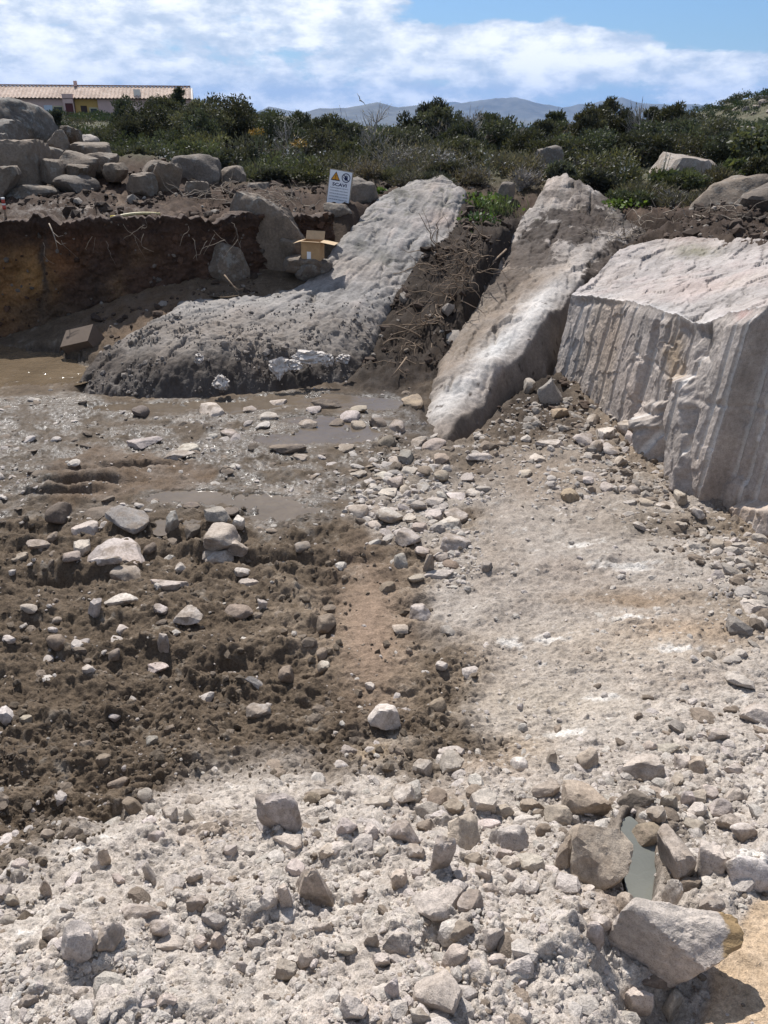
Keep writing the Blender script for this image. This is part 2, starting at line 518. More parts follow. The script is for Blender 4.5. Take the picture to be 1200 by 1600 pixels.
OUT_A = [(112, 622, 8.75), (150, 631, 8.6), (300, 633, 8.55), (430, 619, 8.8), (545, 594, 9.25), (592, 535, 10.15), (608, 472, 11.0), (645, 432, 11.95), (696, 392, 12.75), (720, 342, 13.9), (728, 291, 15.3),
         (690, 280, 15.9), (640, 281, 15.7), (590, 305, 14.8), (556, 330, 14.0), (534, 362, 13.2), (498, 408, 12.35), (478, 432, 11.95), (400, 454, 11.45), (330, 463, 11.35), (285, 468, 11.2), (196, 520, 10.05), (132, 580, 9.3)]
CTRL_C = [(860, 276, 15.5), (885, 275, 15.5), (800, 368, 13.5), (760, 430, 11.9), (700, 540, 9.75), (665, 640, 8.05), (692, 690, 7.1), (905, 287, 15.2), (950, 320, 14.5), (1000, 362, 13.2),
          (930, 340, 13.8), (960, 375, 12.7), (905, 428, 11.0), (852, 490, 9.9), (782, 570, 8.75), (712, 650, 7.6), (720, 690, 7.15), (800, 618, 8.65), (868, 575, 9.25), (905, 500, 10.2),
          (820, 400, 12.5), (800, 480, 10.55), (740, 560, 9.05), (860, 330, 14.0), (850, 430, 11.3), (960, 430, 11.4), (1010, 395, 12.6)]
OUT_C = [(862, 274, 15.7), (890, 273, 15.7), (912, 287, 15.4), (955, 318, 14.8), (1010, 362, 13.5), (1060, 400, 12.6), (960, 440, 11.5), (915, 505, 10.3), (874, 580, 9.3), (802, 622, 8.62), (722, 693, 7.12), (690, 694, 7.05),
         (660, 640, 8.05), (696, 540, 9.75), (756, 430, 11.9), (796, 366, 13.6), (835, 310, 14.7)]
CREST_C = [tuple(p[:2]) for p in np.array(_pts([(1010, 380, 12.9), (962, 392, 12.2), (905, 432, 11.0), (852, 492, 9.9), (782, 572, 8.75), (712, 652, 7.6), (690, 690, 7.08)]))]
_tA, _tC = TPS(np.array(_pts(CTRL_A)), .01), TPS(np.array(_pts(CTRL_C)), .01)
def rock_c(X, Y):
    """slanting ridge: smooth back, broken off sharply on the side of the split block"""
    d, _ = side_polyline(X, Y, [(x, y, 0) for x, y in CREST_C])
    return _tC(X, Y) - 1.5 * np.clip(d - .03, 0, .34) * sstep(-np.ravel(Y), -11.6, -10.2)
ROCKS = [(_tA, [tuple(p[:2]) for p in np.array(_pts(OUT_A))]), (rock_c, [tuple(p[:2]) for p in np.array(_pts(OUT_C))])]
tps_floor, tps_bank = TPS(FLOOR, .01), TPS(BANK, .01)
EDGE = [(8.5, -1, 1.0), (4.6, 2.2, 1.0), (4.2, 5, 1.0), (4.2, 8.5, .8), (3.6, 11.3, .8), (2.6, 11.3, 1.3), (1.5, 11.4, 1.8),
        (.4, 12.7, 1.3), (-.7, 13.3, .5), (-1.5, 12.95, .15), (-2.2, 12.35, .1), (-3.0, 12.0, .08), (-4.2, 11.75, .08), (-5.7, 11.4, .08), (-10, 10.9, .08)]

# pools: name, level z, list of photo-space ellipses (cx, cy, rx, ry) that hold water
_zl = lambda py, Y: float(at(600, py, Y)[2])
POOLS = {
    'left':  (_zl(572, 9.75), [(10, 572, 150, 36), (70, 568, 70, 26), (-90, 580, 120, 44)]),
    'strip': (_zl(634, 8.28), [(230, 638, 90, 7), (360, 634, 80, 7), (470, 624, 90, 9), (580, 632, 55, 9), (345, 642, 40, 7)]),
    'mid':   (_zl(672, 7.42), [(530, 678, 60, 15), (490, 660, 50, 9), (440, 690, 40, 8)]),
    'front': (_zl(782, 5.75), [(300, 776, 75, 10), (430, 796, 70, 15), (250, 822, 16, 14), (400, 780, 60, 10)]),
    'hollow': (_zl(1345, 1.74), [(1003, 1358, 26, 56), (983, 1300, 12, 22)]),
    'seep':  (_zl(458, 11.55), [(350, 458, 26, 6)]),
}
TRACKS = [(150, 733, 90, 5), (120, 752, 70, 4.5), (210, 724, 60, 3.5), (95, 770, 60, 4)]

PALE_A = [(-300, 1500), (0, 1408), (70, 1372), (150, 1318), (205, 1272), (235, 1225), (300, 1200), (430, 1205), (520, 1180), (560, 1150), (600, 1165), (640, 1225), (720, 1205),
          (770, 1180), (735, 1130), (720, 1060), (668, 985), (640, 930), (700, 880), (735, 850), (700, 760), (760, 735), (860, 690), (960, 715), (1050, 770), (1150, 850), (1300, 930), (1700, 1000), (1900, 2300), (-900, 2300)]
SPINE = [(560, 700), (690, 690), (760, 760), (740, 880), (690, 910), (600, 860), (540, 790)]
MIDWET = [(-300, 610), (130, 628), (640, 628), (680, 690), (560, 760), (500, 830), (410, 835), (380, 800), (100, 800), (-20, 810), (-300, 830)]
REDMUD = [(70, 742), (150, 700), (250, 705), (330, 735), (300, 765), (180, 772), (90, 775)]
SAND = [(1095, 1640), (1120, 1480), (1165, 1405), (1235, 1372), (1330, 1420), (1480, 1440), (1750, 1620), (2300, 2000), (2000, 2600), (1000, 2400)]

def zones(px, py, nz):
    q = nz * 95
    z = {}
    z['pale'] = 1 - sstep(sdf_poly(px, py, PALE_A) + q, -42, 40)
    z['spine'] = 1 - sstep(sdf_poly(px, py, SPINE) + q, -30, 25)
    z['wet'] = 1 - sstep(sdf_poly(px, py, MIDWET) + q * .6, -12, 14)
    z['red'] = 1 - sstep(sdf_poly(px, py, REDMUD) + q * .5, -8, 10)
    z['sand'] = 1 - sstep(sdf_poly(px, py, SAND) + q * .5, -8, 10)
    z['track'] = np.exp(-((px - 578 + (py - 980) * -.05) / 55.0) ** 2 - ((py - 985) / 105.0) ** 2)
    return z

def ground(X, Y, full=False):
    X = np.ravel(np.asarray(X, float)); Y = np.ravel(np.asarray(Y, float))
    zf, zb = tps_floor(X, np.minimum(Y, 14)), tps_bank(X, np.minimum(Y, 32))
    wig = perlin(p2(X, Y, 1.3), 5) * .22 + perlin(p2(X, Y, 4), 6) * .06
    d, w = side_polyline(X, Y, EDGE)
    gul = sstep(w, .3, 1.2)
    t = sstep(-d + wig * (0.3 + gul), -w, w)
    macro = lerp(zf, zb, t)
    px, py = proj(X, np.maximum(Y, .2), macro)
    n0 = fbm(p2(X, Y, 1.6), 4, seed=2)
    z = zones(px, py, n0)
    near = 1 - sstep(Y, 9.5, 12)
    pale, spine, wet, sand, red = z['pale'], z['spine'], z['wet'], z['sand'], z['red']
    soil = np.clip(1 - pale - wet - spine, 0, 1) * near
    n_hi = fbm(p2(X, Y, 22), 3, seed=20, billow=True)
    n_md = fbm(p2(X, Y, 9), 4, .55, seed=24, billow=True)
    n_lo = fbm(p2(X, Y, 3.2), 3, seed=28)
    n_vh = fbm(p2(X, Y, 55), 2, seed=33, billow=True)
    trk = np.clip(z['track'] * 1.2, 0, 1)
    am = np.ones_like(X)
    dz = n_lo * (.05 + .05 * soil + .06 * pale * sstep(py, 1150, 1350)) * (1 - .7 * sand) * (1 - .6 * trk)
    dz += n_md * (.026 * soil * (1 - .8 * trk) + (.011 + .009 * sstep(-py, -1150, -1000)) * pale + .02 * spine + .038 * wet * (1 - .3 * red)) * (1 - .7 * sand)
    dz += n_hi * (.026 * soil * (1 - .7 * trk) + .013 * pale + .018 * wet + .016 * (1 - near)) * (1 - .6 * sand)
    dz += n_vh * (.010 * soil * (1 - .5 * trk) + .010 * pale + .003 * wet) * (1 - .5 * sand) * (1 - sstep(Y, 5, 8))
    # half buried fragments in the dusty rubble: tilted facets standing out of the fines
    for f_, a_, sh_ in ((7.5, .026, .16), (17, .016, .30), (33, .010, .45), (60, .005, .5)):
        fo, fe, fr = facets(X + .05 * n0, Y + .05 * n_lo, f_, int(f_))
        on = (fr < sh_) * sstep(fe, .02, .16) * np.clip(pale * (.35 + .65 * sstep(py, 1100, 1260)) + .9 * spine + .45 * wet + .8 * soil, 0, 1) * (1 - sand) * (1 - .8 * trk) * (Y < 9)
        dz += on * a_ * (.55 + fo)
    # bulldozer track ridges across the dark soil
    ph = (Y + .25 * n0 + .05 * X) * (2 * np.pi / .34)
    dz += soil * (1 - trk) * sstep(2.4 - X, 1.6, 2.6) * (.047 * np.sin(ph) * np.clip(.65 + n0, .2, 1.2)) * (1 - sstep(Y, 5.2, 6))
    # tyre ribs along the beaten lane
    dz += trk * .0045 * np.sin(X * 2 * np.pi / .07 + n0 * 9 + Y * 3) * (n_md > -.1)
    gl = gul * (np.abs(d) < 2.6) * sstep(Y, 8.6, 9.3)
    dz += gl * (.07 * fbm(p2(X, Y, 3.5), 4, .6, seed=46, billow=True) + .03 * n_hi)
    # humps of turned soil on the bank
    bank = t * (1 - near * .2)
    dz += bank * (.13 * fbm(p2(X, Y, 1.5), 4, .55, seed=40) + .08 * fbm(p2(X, Y, 6), 4, .6, seed=44, billow=True))
    for cx, cy, rx, ry, a in ((225, 285, 75, 18, .46), (150, 300, 60, 14, .22), (60, 318, 60, 8, .10), (300, 312, 60, 9, .12), (400, 308, 50, 10, .12), (1110, 345, 60, 10, .14), (985, 345, 40, 12, .10), (1165, 338, 60, 14, .10), (690, 370, 40, 10, 0)):
        dz += t * a * np.exp(-((px - cx) / rx) ** 2 - ((py - cy) / ry) ** 2)
    # bulges in the front heap
    for cx, cy, rx, ry, a in ((865, 1500, 75, 60, .085), (480, 1330, 90, 50, .05), (1170, 1360, 55, 40, .07), (690, 1480, 40, 40, -.06), (990, 1245, 60, 30, -.05),
                              (1045, 1545, 70, 30, -.05), (130, 1500, 60, 40, .03), (560, 1300, 60, 40, .04), (210, 1240, 40, 25, .05), (80, 905, 40, 14, -.10), (100, 1060, 60, 20, .04),
                              (150, 1260, 45, 30, -.05), (900, 870, 200, 20, .02), (980, 945, 140, 16, -.03), (1100, 830, 60, 14, -.06), (760, 960, 30, 18, .05)):
        dz += near * a * np.exp(-((px - cx) / rx) ** 2 - ((py - cy) / ry) ** 2)
    for cx, cy, rx, ry in TRACKS:
        u = ((px - cx) / rx) ** 2 + ((py - cy - n0 * 4) / ry) ** 2
        dz -= near * .075 * np.exp(-u * u) - near * .05 * np.exp(-((px - cx) / rx) ** 4 - ((py - cy - 11) / 6.0) ** 2)
    zz = macro + dz
    pool = np.zeros_like(X)
    for nm, (lev, ells) in POOLS.items():
        m = np.zeros_like(X); umin = np.full(X.shape, 9.0)
        for cx, cy, rx, ry in ells:
            u = np.sqrt(((px - cx) / rx) ** 2 + ((py - cy) / ry) ** 2) + .34 * n0 + .22 * n_md
            m = np.maximum(m, 1 - sstep(u, .72, 1.12)); umin = np.minimum(umin, u)
        if nm == 'seep': m = m * (Y < 12.3)
        rim = 1 - sstep(umin, 1.6, 2.3)
        zz = lerp(zz, np.maximum(zz, lev + .012 + .012 * n_md), rim * (1 - m))
        wob = .95 if nm in ('mid', 'front', 'strip') else .25
        zz = lerp(zz, lev - (.022 if wob > .5 else .05) + dz * wob, m)
        pool = np.maximum(pool, m)
    for tp, poly in ROCKS:                                       # the earth stays below the bedrock it lies around
        sd = sdf_poly(X, Y, poly)
        i = np.where(sd < .05)[0]
        if len(i): zz[i] = lerp(zz[i], np.minimum(zz[i], tp(X[i], Y[i]) - .22), sstep(-sd[i], -.05, .22))
    if not full: return zz
    return zz, px, py, z, t, n0, n_md, n_hi, soil, pool, near, gul * (np.abs(d) < 2.6)

def build_ground():
    # rows spaced finer near the camera, where relief is seen closer
    ys = [-1.2]
    while ys[-1] < 27:
        y = max(ys[-1], .25)
        ys.append(ys[-1] + max(.0056, (y * y + 2.2) / 2.3 * 1.75 / FPX) * (1.0 if ys[-1] > .3 else 8))
    ys = np.array(ys)
    us = np.linspace(-.64, .64, 640)
    U, Yg = np.meshgrid(us, ys)
    Xg = U * (np.maximum(Yg, .3) + 2.3)
    zz, px, py, z, t, n0, n_md, n_hi, soil, pool, near, gul = ground(Xg, Yg, True)
    X, Y = Xg.ravel(), Yg.ravel()
    pale, spine, wet, sand, red, trk = (z[k] for k in ('pale', 'spine', 'wet', 'sand', 'red', 'track'))
    n5 = fbm(p2(X, Y, 5), 4, seed=60); n1 = fbm(p2(X, Y, .9), 3, seed=64); n30 = fbm(p2(X, Y, 30), 2, seed=66)
    c = np.empty((len(X), 3))
    A = lambda *v: np.array(v)[None, :]
    k1 = lambda v: v[:, None]
    c[:] = A(.108, .081, .057) + k1(n5) * A(.036, .028, .020)                      # turned dark soil
    lightmix = sstep(n1 + n5 * .6 + (px - 400) / 480.0 - np.abs(py - 980) / 500, -.15, .55)
    c = lerp(c, A(.225, .175, .128), k1(lightmix * .85))
    # dry crust on the clods, pale grit trodden in
    c = lerp(c, A(.26, .225, .185), k1(sstep(n5 + n30 * .6, .28, .7) * .65))
    c = lerp(c, A(.235, .165, .118), k1(np.clip(trk * 1.1, 0, 1) * .75))
    pc = lerp(A(.310, .272, .236), A(.398, .350, .304), k1(sstep(py + 260 * n1, 960, 1240))) + k1(n5) * A(.06, .06, .055) + k1(n30) * A(.05, .05, .048)
    for cx, cy, rx, ry, col, a in ((1010, 935, 130, 13, (.22, .155, .10), .8), (1080, 985, 110, 22, (.30, .215, .145), .8), (1150, 960, 60, 40, (.17, .13, .09), .6), (590, 1180, 40, 22, (.40, .29, .17), .7),
                                   (760, 1190, 90, 25, (.25, .185, .13), .7), (330, 1300, 70, 22, (.25, .19, .14), .6), (680, 1250, 60, 22, (.24, .18, .13), .6), (820, 1165, 50, 20, (.34, .26, .18), .6),
                                   (835, 610, 60, 40, (.05, .040, .032), .95), (870, 650, 80, 22, (.16, .125, .09), .8), (850, 740, 140, 50, (.215, .17, .13), .9), (760, 860, 60, 60, (.25, .205, .165), .7), (900, 900, 90, 20, (.26, .21, .17), .6), (1060, 1060, 80, 16, (.28, .225, .18), .6), (760, 1050, 60, 60, (.27, .22, .175), .7), (1020, 810, 120, 24, (.22, .18, .14), .75), (700, 1510, 30, 40, (.42, .33, .24), .6), (960, 1420, 50, 30, (.27, .2, .15), .7),  # first blob darkens the recess beside the ridge: shade painted as colour
                                   (560, 1590, 80, 30, (.42, .34, .29), .5), (960, 1010, 170, 40, (.37, .30, .23), .5), (850, 1100, 150, 40, (.39, .33, .26), .5), (1000, 1310, 120, 90, (.125, .098, .074), .9)):
        e = np.exp(-((px - cx + n0 * 40) / rx) ** 2 - ((py - cy + n0 * 16) / ry) ** 2)
        pc = lerp(pc, np.array(col)[None, :], k1(e * a))
    for cx, cy, rx, ry in ((985, 968, 40, 5), (860, 1000, 30, 9), (800, 1010, 22, 8), (1060, 1015, 36, 5), (945, 1085, 36, 7), (880, 1145, 40, 9), (985, 885, 60, 7), (905, 850, 30, 6), (1175, 1365, 40, 24)):
        e = np.exp(-((px - cx + n0 * 12) / rx) ** 2 - ((py - cy + n0 * 6) / ry) ** 2)
        pc = lerp(pc, A(.58, .545, .50), k1(sstep(e + .5 * n30 + .5 * n5, .3, .9) * .8))
    c = lerp(c, pc, k1(pale))
    c = lerp(c, A(.30, .26, .22) + k1(n5) * .07, k1(spine * .8))
    mud = A(.118, .093, .070) + k1(n5) * A(.05, .045, .04)
    mud = lerp(mud, A(.21, .168, .128), k1(sstep(n1 + n5 * .9, .15, .5) * .65))
    c = lerp(c, mud, k1(wet))
    c = lerp(c, A(.135, .098, .070) + k1(n5) * .04, k1(red * .85))
    c = lerp(c, A(.40, .30, .205) + k1(n30) * .03, k1(sand))
    bank = A(.058, .038, .027) + k1(n5) * A(.035, .022, .015)
    bank = lerp(bank, A(.17, .12, .082), k1(sstep(n1 + n5 * .8, .12, .6) * .7))
    far = sstep(Y, 15, 18)
    bank = lerp(bank, A(.075, .072, .042) + k1(n5) * .03, k1(far))
    c = lerp(c, bank, k1(t))
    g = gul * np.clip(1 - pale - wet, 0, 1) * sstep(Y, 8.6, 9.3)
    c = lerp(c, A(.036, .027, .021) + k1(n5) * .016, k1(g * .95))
    rec_shade = np.exp(-((px - 838) / 55) ** 2 - ((py - 608) / 34) ** 2) * (1 - t)  # recess between ridge and block: its shade is painted into the soil colour
    c = lerp(c, A(.026, .020, .016) + k1(n5) * .01, k1(np.clip(rec_shade * 1.7, 0, 1) * .95))
    for cx, cy, rx, ry, col, a in ((600, 592, 75, 26, (.034, .026, .021), .95), (560, 560, 40, 30, (.05, .04, .032), .8), (690, 715, 80, 45, (.125, .10, .078), .65), (655, 655, 40, 26, (.07, .056, .045), .8), (900, 668, 60, 16, (.13, .10, .075), .7), (825, 650, 90, 36, (.072, .056, .043), .9), (1060, 820, 90, 16, (.13, .105, .08), .6)):  # dark wet soil; below the ridge tip some shade is painted in too
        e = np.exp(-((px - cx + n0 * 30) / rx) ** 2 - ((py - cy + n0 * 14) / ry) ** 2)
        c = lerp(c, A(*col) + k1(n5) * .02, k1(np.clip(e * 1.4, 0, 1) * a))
    deb = np.exp(-((px - 230) / 120) ** 2 - ((py - 485) / 50) ** 2) * (1 - t)
    c = lerp(c, A(.13, .09, .06) + k1(n5) * .04, k1(np.clip(deb * 1.2, 0, 1)))
    c = np.clip(c, .012, .8)
    wetv = np.clip(1.0 * wet * (1 - .8 * red) * sstep(n1 * .8 + n5 * .7, -.32, .12), 0, 1)
    glare = np.exp(-((px - 20) / 90) ** 2 - ((py - 700) / 70) ** 2)
    wetv = np.clip(wetv + glare * .5 * wet + pool * .8, 0, 1)
    wetv = np.maximum(wetv, .5 * t * np.exp(-((px - 110) / 120) ** 2 - ((py - 330) / 12) ** 2) * (n5 > -.05))
    c = c * (1 - .22 * k1(wetv)) * (1 - .35 * k1(sstep(pool, .05, .5)))
    nr, nc = Yg.shape
    i = np.arange(nr * nc).reshape(nr, nc)
    F = np.stack([i[:-1, :-1], i[:-1, 1:], i[1:, 1:], i[1:, :-1]], -1).reshape(-1, 4)
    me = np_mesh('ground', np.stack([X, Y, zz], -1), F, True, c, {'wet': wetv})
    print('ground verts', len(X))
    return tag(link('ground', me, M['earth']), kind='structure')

def earth_material():
    m, nt, b = new_mat('earth')
    geo = nd(nt, 'ShaderNodeTexCoord'); co = geo.outputs['Object']
    a = nd(nt, 'ShaderNodeAttribute', attribute_name='tint'); c = a.outputs['Color']
    w = nd(nt, 'ShaderNodeAttribute', attribute_name='wet')
    f1 = noise(nt, co, 16, 6, .65); f2 = noise(nt, co, 75, 4, .65); f3 = noise(nt, co, 260, 2, .6)
    c = mixc(nt, 1.0, c, ramp(nt, f1, [(.3, g3(.75)), (.5, g3(1)), (.72, g3(1.22))]), 'MULTIPLY')
    c = mixc(nt, 1.0, c, ramp(nt, f2, [(.3, g3(.68)), (.5, g3(1)), (.72, g3(1.3))]), 'MULTIPLY')
    c = mixc(nt, .7, c, ramp(nt, f3, [(.3, g3(.6)), (.5, g3(1)), (.7, g3(1.3))]), 'MULTIPLY')
    nt.links.new(c, b.inputs['Base Color'])
    fw = noise(nt, co, 26, 5, .6)
    thin = nd(nt, 'ShaderNodeMath', operation='MULTIPLY', use_clamp=True)
    nt.links.new(w.outputs['Fac'], thin.inputs[0]); nt.links.new(ramp(nt, fw, [(.4, g3(.2)), (.58, g3(1))]), thin.inputs[1])
    mr = nd(nt, 'ShaderNodeMapRange'); nt.links.new(thin.outputs[0], mr.inputs[0]); mr.inputs[3].default_value = .93; mr.inputs[4].default_value = .21
    nt.links.new(mr.outputs[0], b.inputs['Roughness'])
    mr2 = nd(nt, 'ShaderNodeMapRange'); nt.links.new(thin.outputs[0], mr2.inputs[0]); mr2.inputs[3].default_value = .12; mr2.inputs[4].default_value = .45
    nt.links.new(mr2.outputs[0], b.inputs['Specular IOR Level'])
    bump(nt, b, [(f1, .5, .03), (f2, .6, .012), (f3, .5, .004)])
    return m
M['earth'] = earth_material()
build_ground()
print('t ground', time.time() - _T0)

def water_mat(name, col, rough=.08, wave=25, wd=.006, murk=1.0):
    m, nt, b = new_mat(name)
    tc = nd(nt, 'ShaderNodeTexCoord')
    f = noise(nt, tc.outputs['Object'], wave, 3, .55, .6); f2 = noise(nt, tc.outputs['Object'], 2.2, 4, .6)
    nt.links.new(mixc(nt, 1.0, col, ramp(nt, f2, [(.3, g3(.8)), (.7, g3(1.15))]), 'MULTIPLY'), b.inputs['Base Color'])
    b.inputs['Roughness'].default_value = rough
    b.inputs['Specular IOR Level'].default_value = .5
    b.inputs['IOR'].default_value = 1.33
    bump(nt, b, [(f, 1.0, wd)])
    return m
M['muddy_water'] = water_mat('muddy_water', (.135, .10, .065), .14, 7, .02)
M['still_water'] = water_mat('still_water', (.125, .098, .072), .04, 14, .004)
M['milky_water'] = water_mat('milky_water', (.15, .152, .135), .04, 20, .002)

def build_pools():
    labels = {'left': 'muddy_pool', 'strip': 'puddle', 'mid': 'puddle', 'front': 'puddle', 'hollow': 'puddle', 'seep': 'puddle'}
    for nm, (lev, ells) in POOLS.items():
        # sheet just covering the hollow; the ground rises through it at the shore
        pts = []
        for cx, cy, rx, ry in ells:
            for a in np.linspace(0, 2 * np.pi, 24, endpoint=False):
                px, py = cx + 1.1 * rx * math.cos(a), cy + 1.12 * ry * math.sin(a)
                b = (py - 800) / FPX
                tt = (lev - EYE) / (-SP - b * CP)
                pts.append(((px - 600) / FPX * tt, (CP - b * SP) * tt))
        bm = bmesh.new()
        for x, y in pts: bm.verts.new((x, y, lev))
        r = bmesh.ops.convex_hull(bm, input=bm.verts)
        junk = [g for g in r['geom_interior'] if isinstance(g, bmesh.types.BMVert)]
        hull = [v for v in bm.verts if v not in junk]
        c = sum((v.co for v in hull), Vector()) / len(hull)
        loop = sorted(((v.co.x, v.co.y) for v in hull), key=lambda p: math.atan2(p[1] - c.y, p[0] - c.x))
        bm.free()
        me = bpy.data.meshes.new(labels[nm])
        me.from_pydata([(x, y, lev) for x, y in loop], [], [list(range(len(loop)))])
        o = link(labels[nm], me, M['muddy_water'] if nm == 'left' else M['milky_water'] if nm == 'hollow' else M['still_water'])
        tag(o, kind='structure')
build_pools()
# ------------------------------------------------------------------ pit wall on the left (cut earth)
def wall_material():
    m, nt, b = new_mat('cut_earth')
    tc = nd(nt, 'ShaderNodeTexCoord'); co = tc.outputs['Object']
    a = nd(nt, 'ShaderNodeAttribute', attribute_name='tint'); c = a.outputs['Color']
    f1 = noise(nt, co, 5, 6, .65); f2 = noise(nt, co, 30, 5, .65)
    c = mixc(nt, 1.0, c, ramp(nt, f1, [(.3, g3(.6)), (.5, g3(1)), (.72, g3(1.4))]), 'MULTIPLY')
    c = mixc(nt, 1.0, c, ramp(nt, f2, [(.3, g3(.65)), (.5, g3(1)), (.72, g3(1.35))]), 'MULTIPLY')
    nt.links.new(c, b.inputs['Base Color']); b.inputs['Roughness'].default_value = .9
    bump(nt, b, [(f1, .6, .06), (f2, .7, .03)])
    return m
M['cut_earth'] = wall_material()

WALL_PTS = []
def build_pit_wall():
    E = [(-10, 10.75), (-7.5, 11.0), (-5.7, 11.25), (-4.2, 11.6), (-3.0, 11.87), (-2.2, 12.2), (-1.5, 12.75), (-.75, 13.1)]
    E = np.array(E); seg = np.concatenate([[0], np.cumsum(np.linalg.norm(np.diff(E, axis=0), axis=1))])
    ns, nv = 420, 90
    s = np.linspace(0, seg[-1], ns)
    ex, ey = np.interp(s, seg, E[:, 0]), np.interp(s, seg, E[:, 1])
    k = np.ones(15) / 15
    ex2 = np.convolve(np.pad(ex, 7, 'edge'), k, 'valid'); ey2 = np.convolve(np.pad(ey, 7, 'edge'), k, 'valid')
    tx, ty = np.gradient(ex2), np.gradient(ey2); L = np.hypot(tx, ty); nx, ny = ty / L, -tx / L      # outward, towards the pit
    zb = tps_floor(ex2, ey2) - .25
    zt = ground(ex2 - nx * .55, ey2 - ny * .55) + .01
    v = np.linspace(0, 1.25, nv)
    S, V = np.meshgrid(np.arange(ns), v)
    S = S.ravel(); V = V.ravel()
    vv = np.minimum(V, 1.0)
    back = np.maximum(V - 1, 0) / .25
    px_, py_ = ex2[S], ey2[S]
    z = zb[S] + (zt[S] - zb[S]) * vv
    q = np.stack([s[S], V * 1.8, 0 * V], -1)
    d = .10 * fbm(q * 1.2, 4, seed=70) + .05 * fbm(q * 5, 4, .6, seed=74, billow=True) + .02 * fbm(q * 18, 3, .6, seed=76)
    d += .16 * (1 - vv) ** 2 - .05 + .05 * sstep(vv, .86, .97) * (1 - back) + .05 * fbm(q * np.array([1.5, .8, 1]), 4, .6, seed=78) + .05 * facets(q[:, 0] + .1 * q[:, 1], q[:, 1] * 1.2, 2.2, 13)[0] + .02 * facets(q[:, 0], q[:, 1], 6, 14)[0]
    d = d * (1 - back) - back * .65
    z = z + back * .02 + sstep(vv, .9, 1) * .07 * fbm(q * np.array([1.7, 0, 1]), 5, .65, seed=79) - .10 * back ** 2
    X, Y = px_ + nx[S] * d, py_ + ny[S] * d
    ppx, ppy = proj(X, Y, z)
    n = fbm(q * 2.2, 4, .6, seed=80)
    A = lambda *t: np.array(t)[None, :]
    c = A(.064, .036, .024) + n[:, None] * A(.032, .018, .011)
    def bl(cx, cy, rx, ry, col, a):
        nonlocal c
        e = np.exp(-((ppx - cx + n * 30) / rx) ** 2 - ((ppy - cy + n * 20) / ry) ** 2)[:, None] * a
        c = c * (1 - e) + np.array(col)[None, :] * e
    bl(45, 430, 38, 38, (.30, .165, .06), .95); bl(5, 460, 45, 60, (.24, .125, .05), .85); bl(100, 410, 30, 25, (.19, .085, .035), .7)
    bl(180, 450, 22, 25, (.20, .12, .06), .6); bl(110, 370, 50, 22, (.12, .055, .03), .6); bl(220, 400, 30, 20, (.15, .09, .05), .5); bl(80, 500, 60, 30, (.12, .085, .055), .6)
    bl(66, 420, 7, 70, (.035, .032, .030), .85); bl(150, 470, 24, 60, (.05, .035, .026), .6)
    c = lerp(c, A(.05, .032, .024), (sstep(vv, .80, .93) * .75)[:, None])
    c = lerp(c, A(.16, .115, .08), (back * .8)[:, None])
    WALL_PTS.append((X, Y, z, V))
    i = np.arange(nv * ns).reshape(nv, ns)
    F = np.stack([i[:-1, :-1], i[:-1, 1:], i[1:, 1:], i[1:, :-1]], -1).reshape(-1, 4)
    tag(link('earth_wall', np_mesh('earth_wall', np.stack([X, Y, z], -1), F, True, np.clip(c, .01, .6)), M['cut_earth']),
        'tall red brown cut earth bank with ochre patches above the muddy pool', 'earth bank')
build_pit_wall()

# ------------------------------------------------------------------ bedrock outcrops as height fields over their footprints
M['outcrop'] = rock_mat('outcrop_granite', None, speck=.8, attr='tint', rough=.85, bscale=.75, wetattr=True)

def outcrop(name, ctrl, outline, res, colour, detail, steep=3.0, parent=None, lam=.01, surf=None):
    C = np.array(_pts(ctrl)); O = [tuple(p[:2]) for p in np.array(_pts(outline))]
    tps = surf or TPS(C, lam)
    Oa = np.array(O); lo, hi = Oa.min(0) - .45, Oa.max(0) + .45
    xs, ys = np.linspace(lo[0], hi[0], res[0]), np.linspace(lo[1], hi[1], res[1])
    Xg, Yg = np.meshgrid(xs, ys); X, Y = Xg.ravel(), Yg.ravel()
    sd = sdf_poly(X, Y, O)
    jag = .07 * fbm(p2(X, Y, 2.5), 3, seed=90) + .03 * fbm(p2(X, Y, 9), 2, seed=91)
    sdj = sd + jag
    z = tps(X, Y)
    z = z - steep * np.maximum(sdj, 0) - .10 * np.exp(-np.abs(np.minimum(sdj, 0)) / .10) * (sdj < 0) - .10 * (sdj >= 0)
    z, c, wet = detail(X, Y, z, sdj, *proj(X, Y, z))
    keep = sdj < .42
    nr, nc = Xg.shape
    i = np.arange(nr * nc).reshape(nr, nc)
    F = np.stack([i[:-1, :-1], i[:-1, 1:], i[1:, 1:], i[1:, :-1]], -1).reshape(-1, 4)
    F = F[keep[F].all(1)]
    used = np.unique(F); mp = np.full(nr * nc, -1); mp[used] = np.arange(len(used))
    return link(name, np_mesh(name, np.stack([X, Y, z], -1)[used], mp[F], True, np.clip(c[used], .015, .75), {'wet': wet[used]}), M['outcrop'], parent)

def aniso(X, Y, ang, fa, fb, z=0.0):
    """coords stretched along direction ang: fa per metre along it, fb across"""
    ca, sa = math.cos(ang), math.sin(ang)
    return np.stack([(X * ca + Y * sa) * fa, (-X * sa + Y * ca) * fb, np.full_like(X, z)], -1)

def A3(*v): return np.array(v)[None, :]
def eb(px, py, cx, cy, rx, ry, n=0): return np.exp(-((px - cx + n * 14) / rx) ** 2 - ((py - cy + n * 10) / ry) ** 2)[:, None]

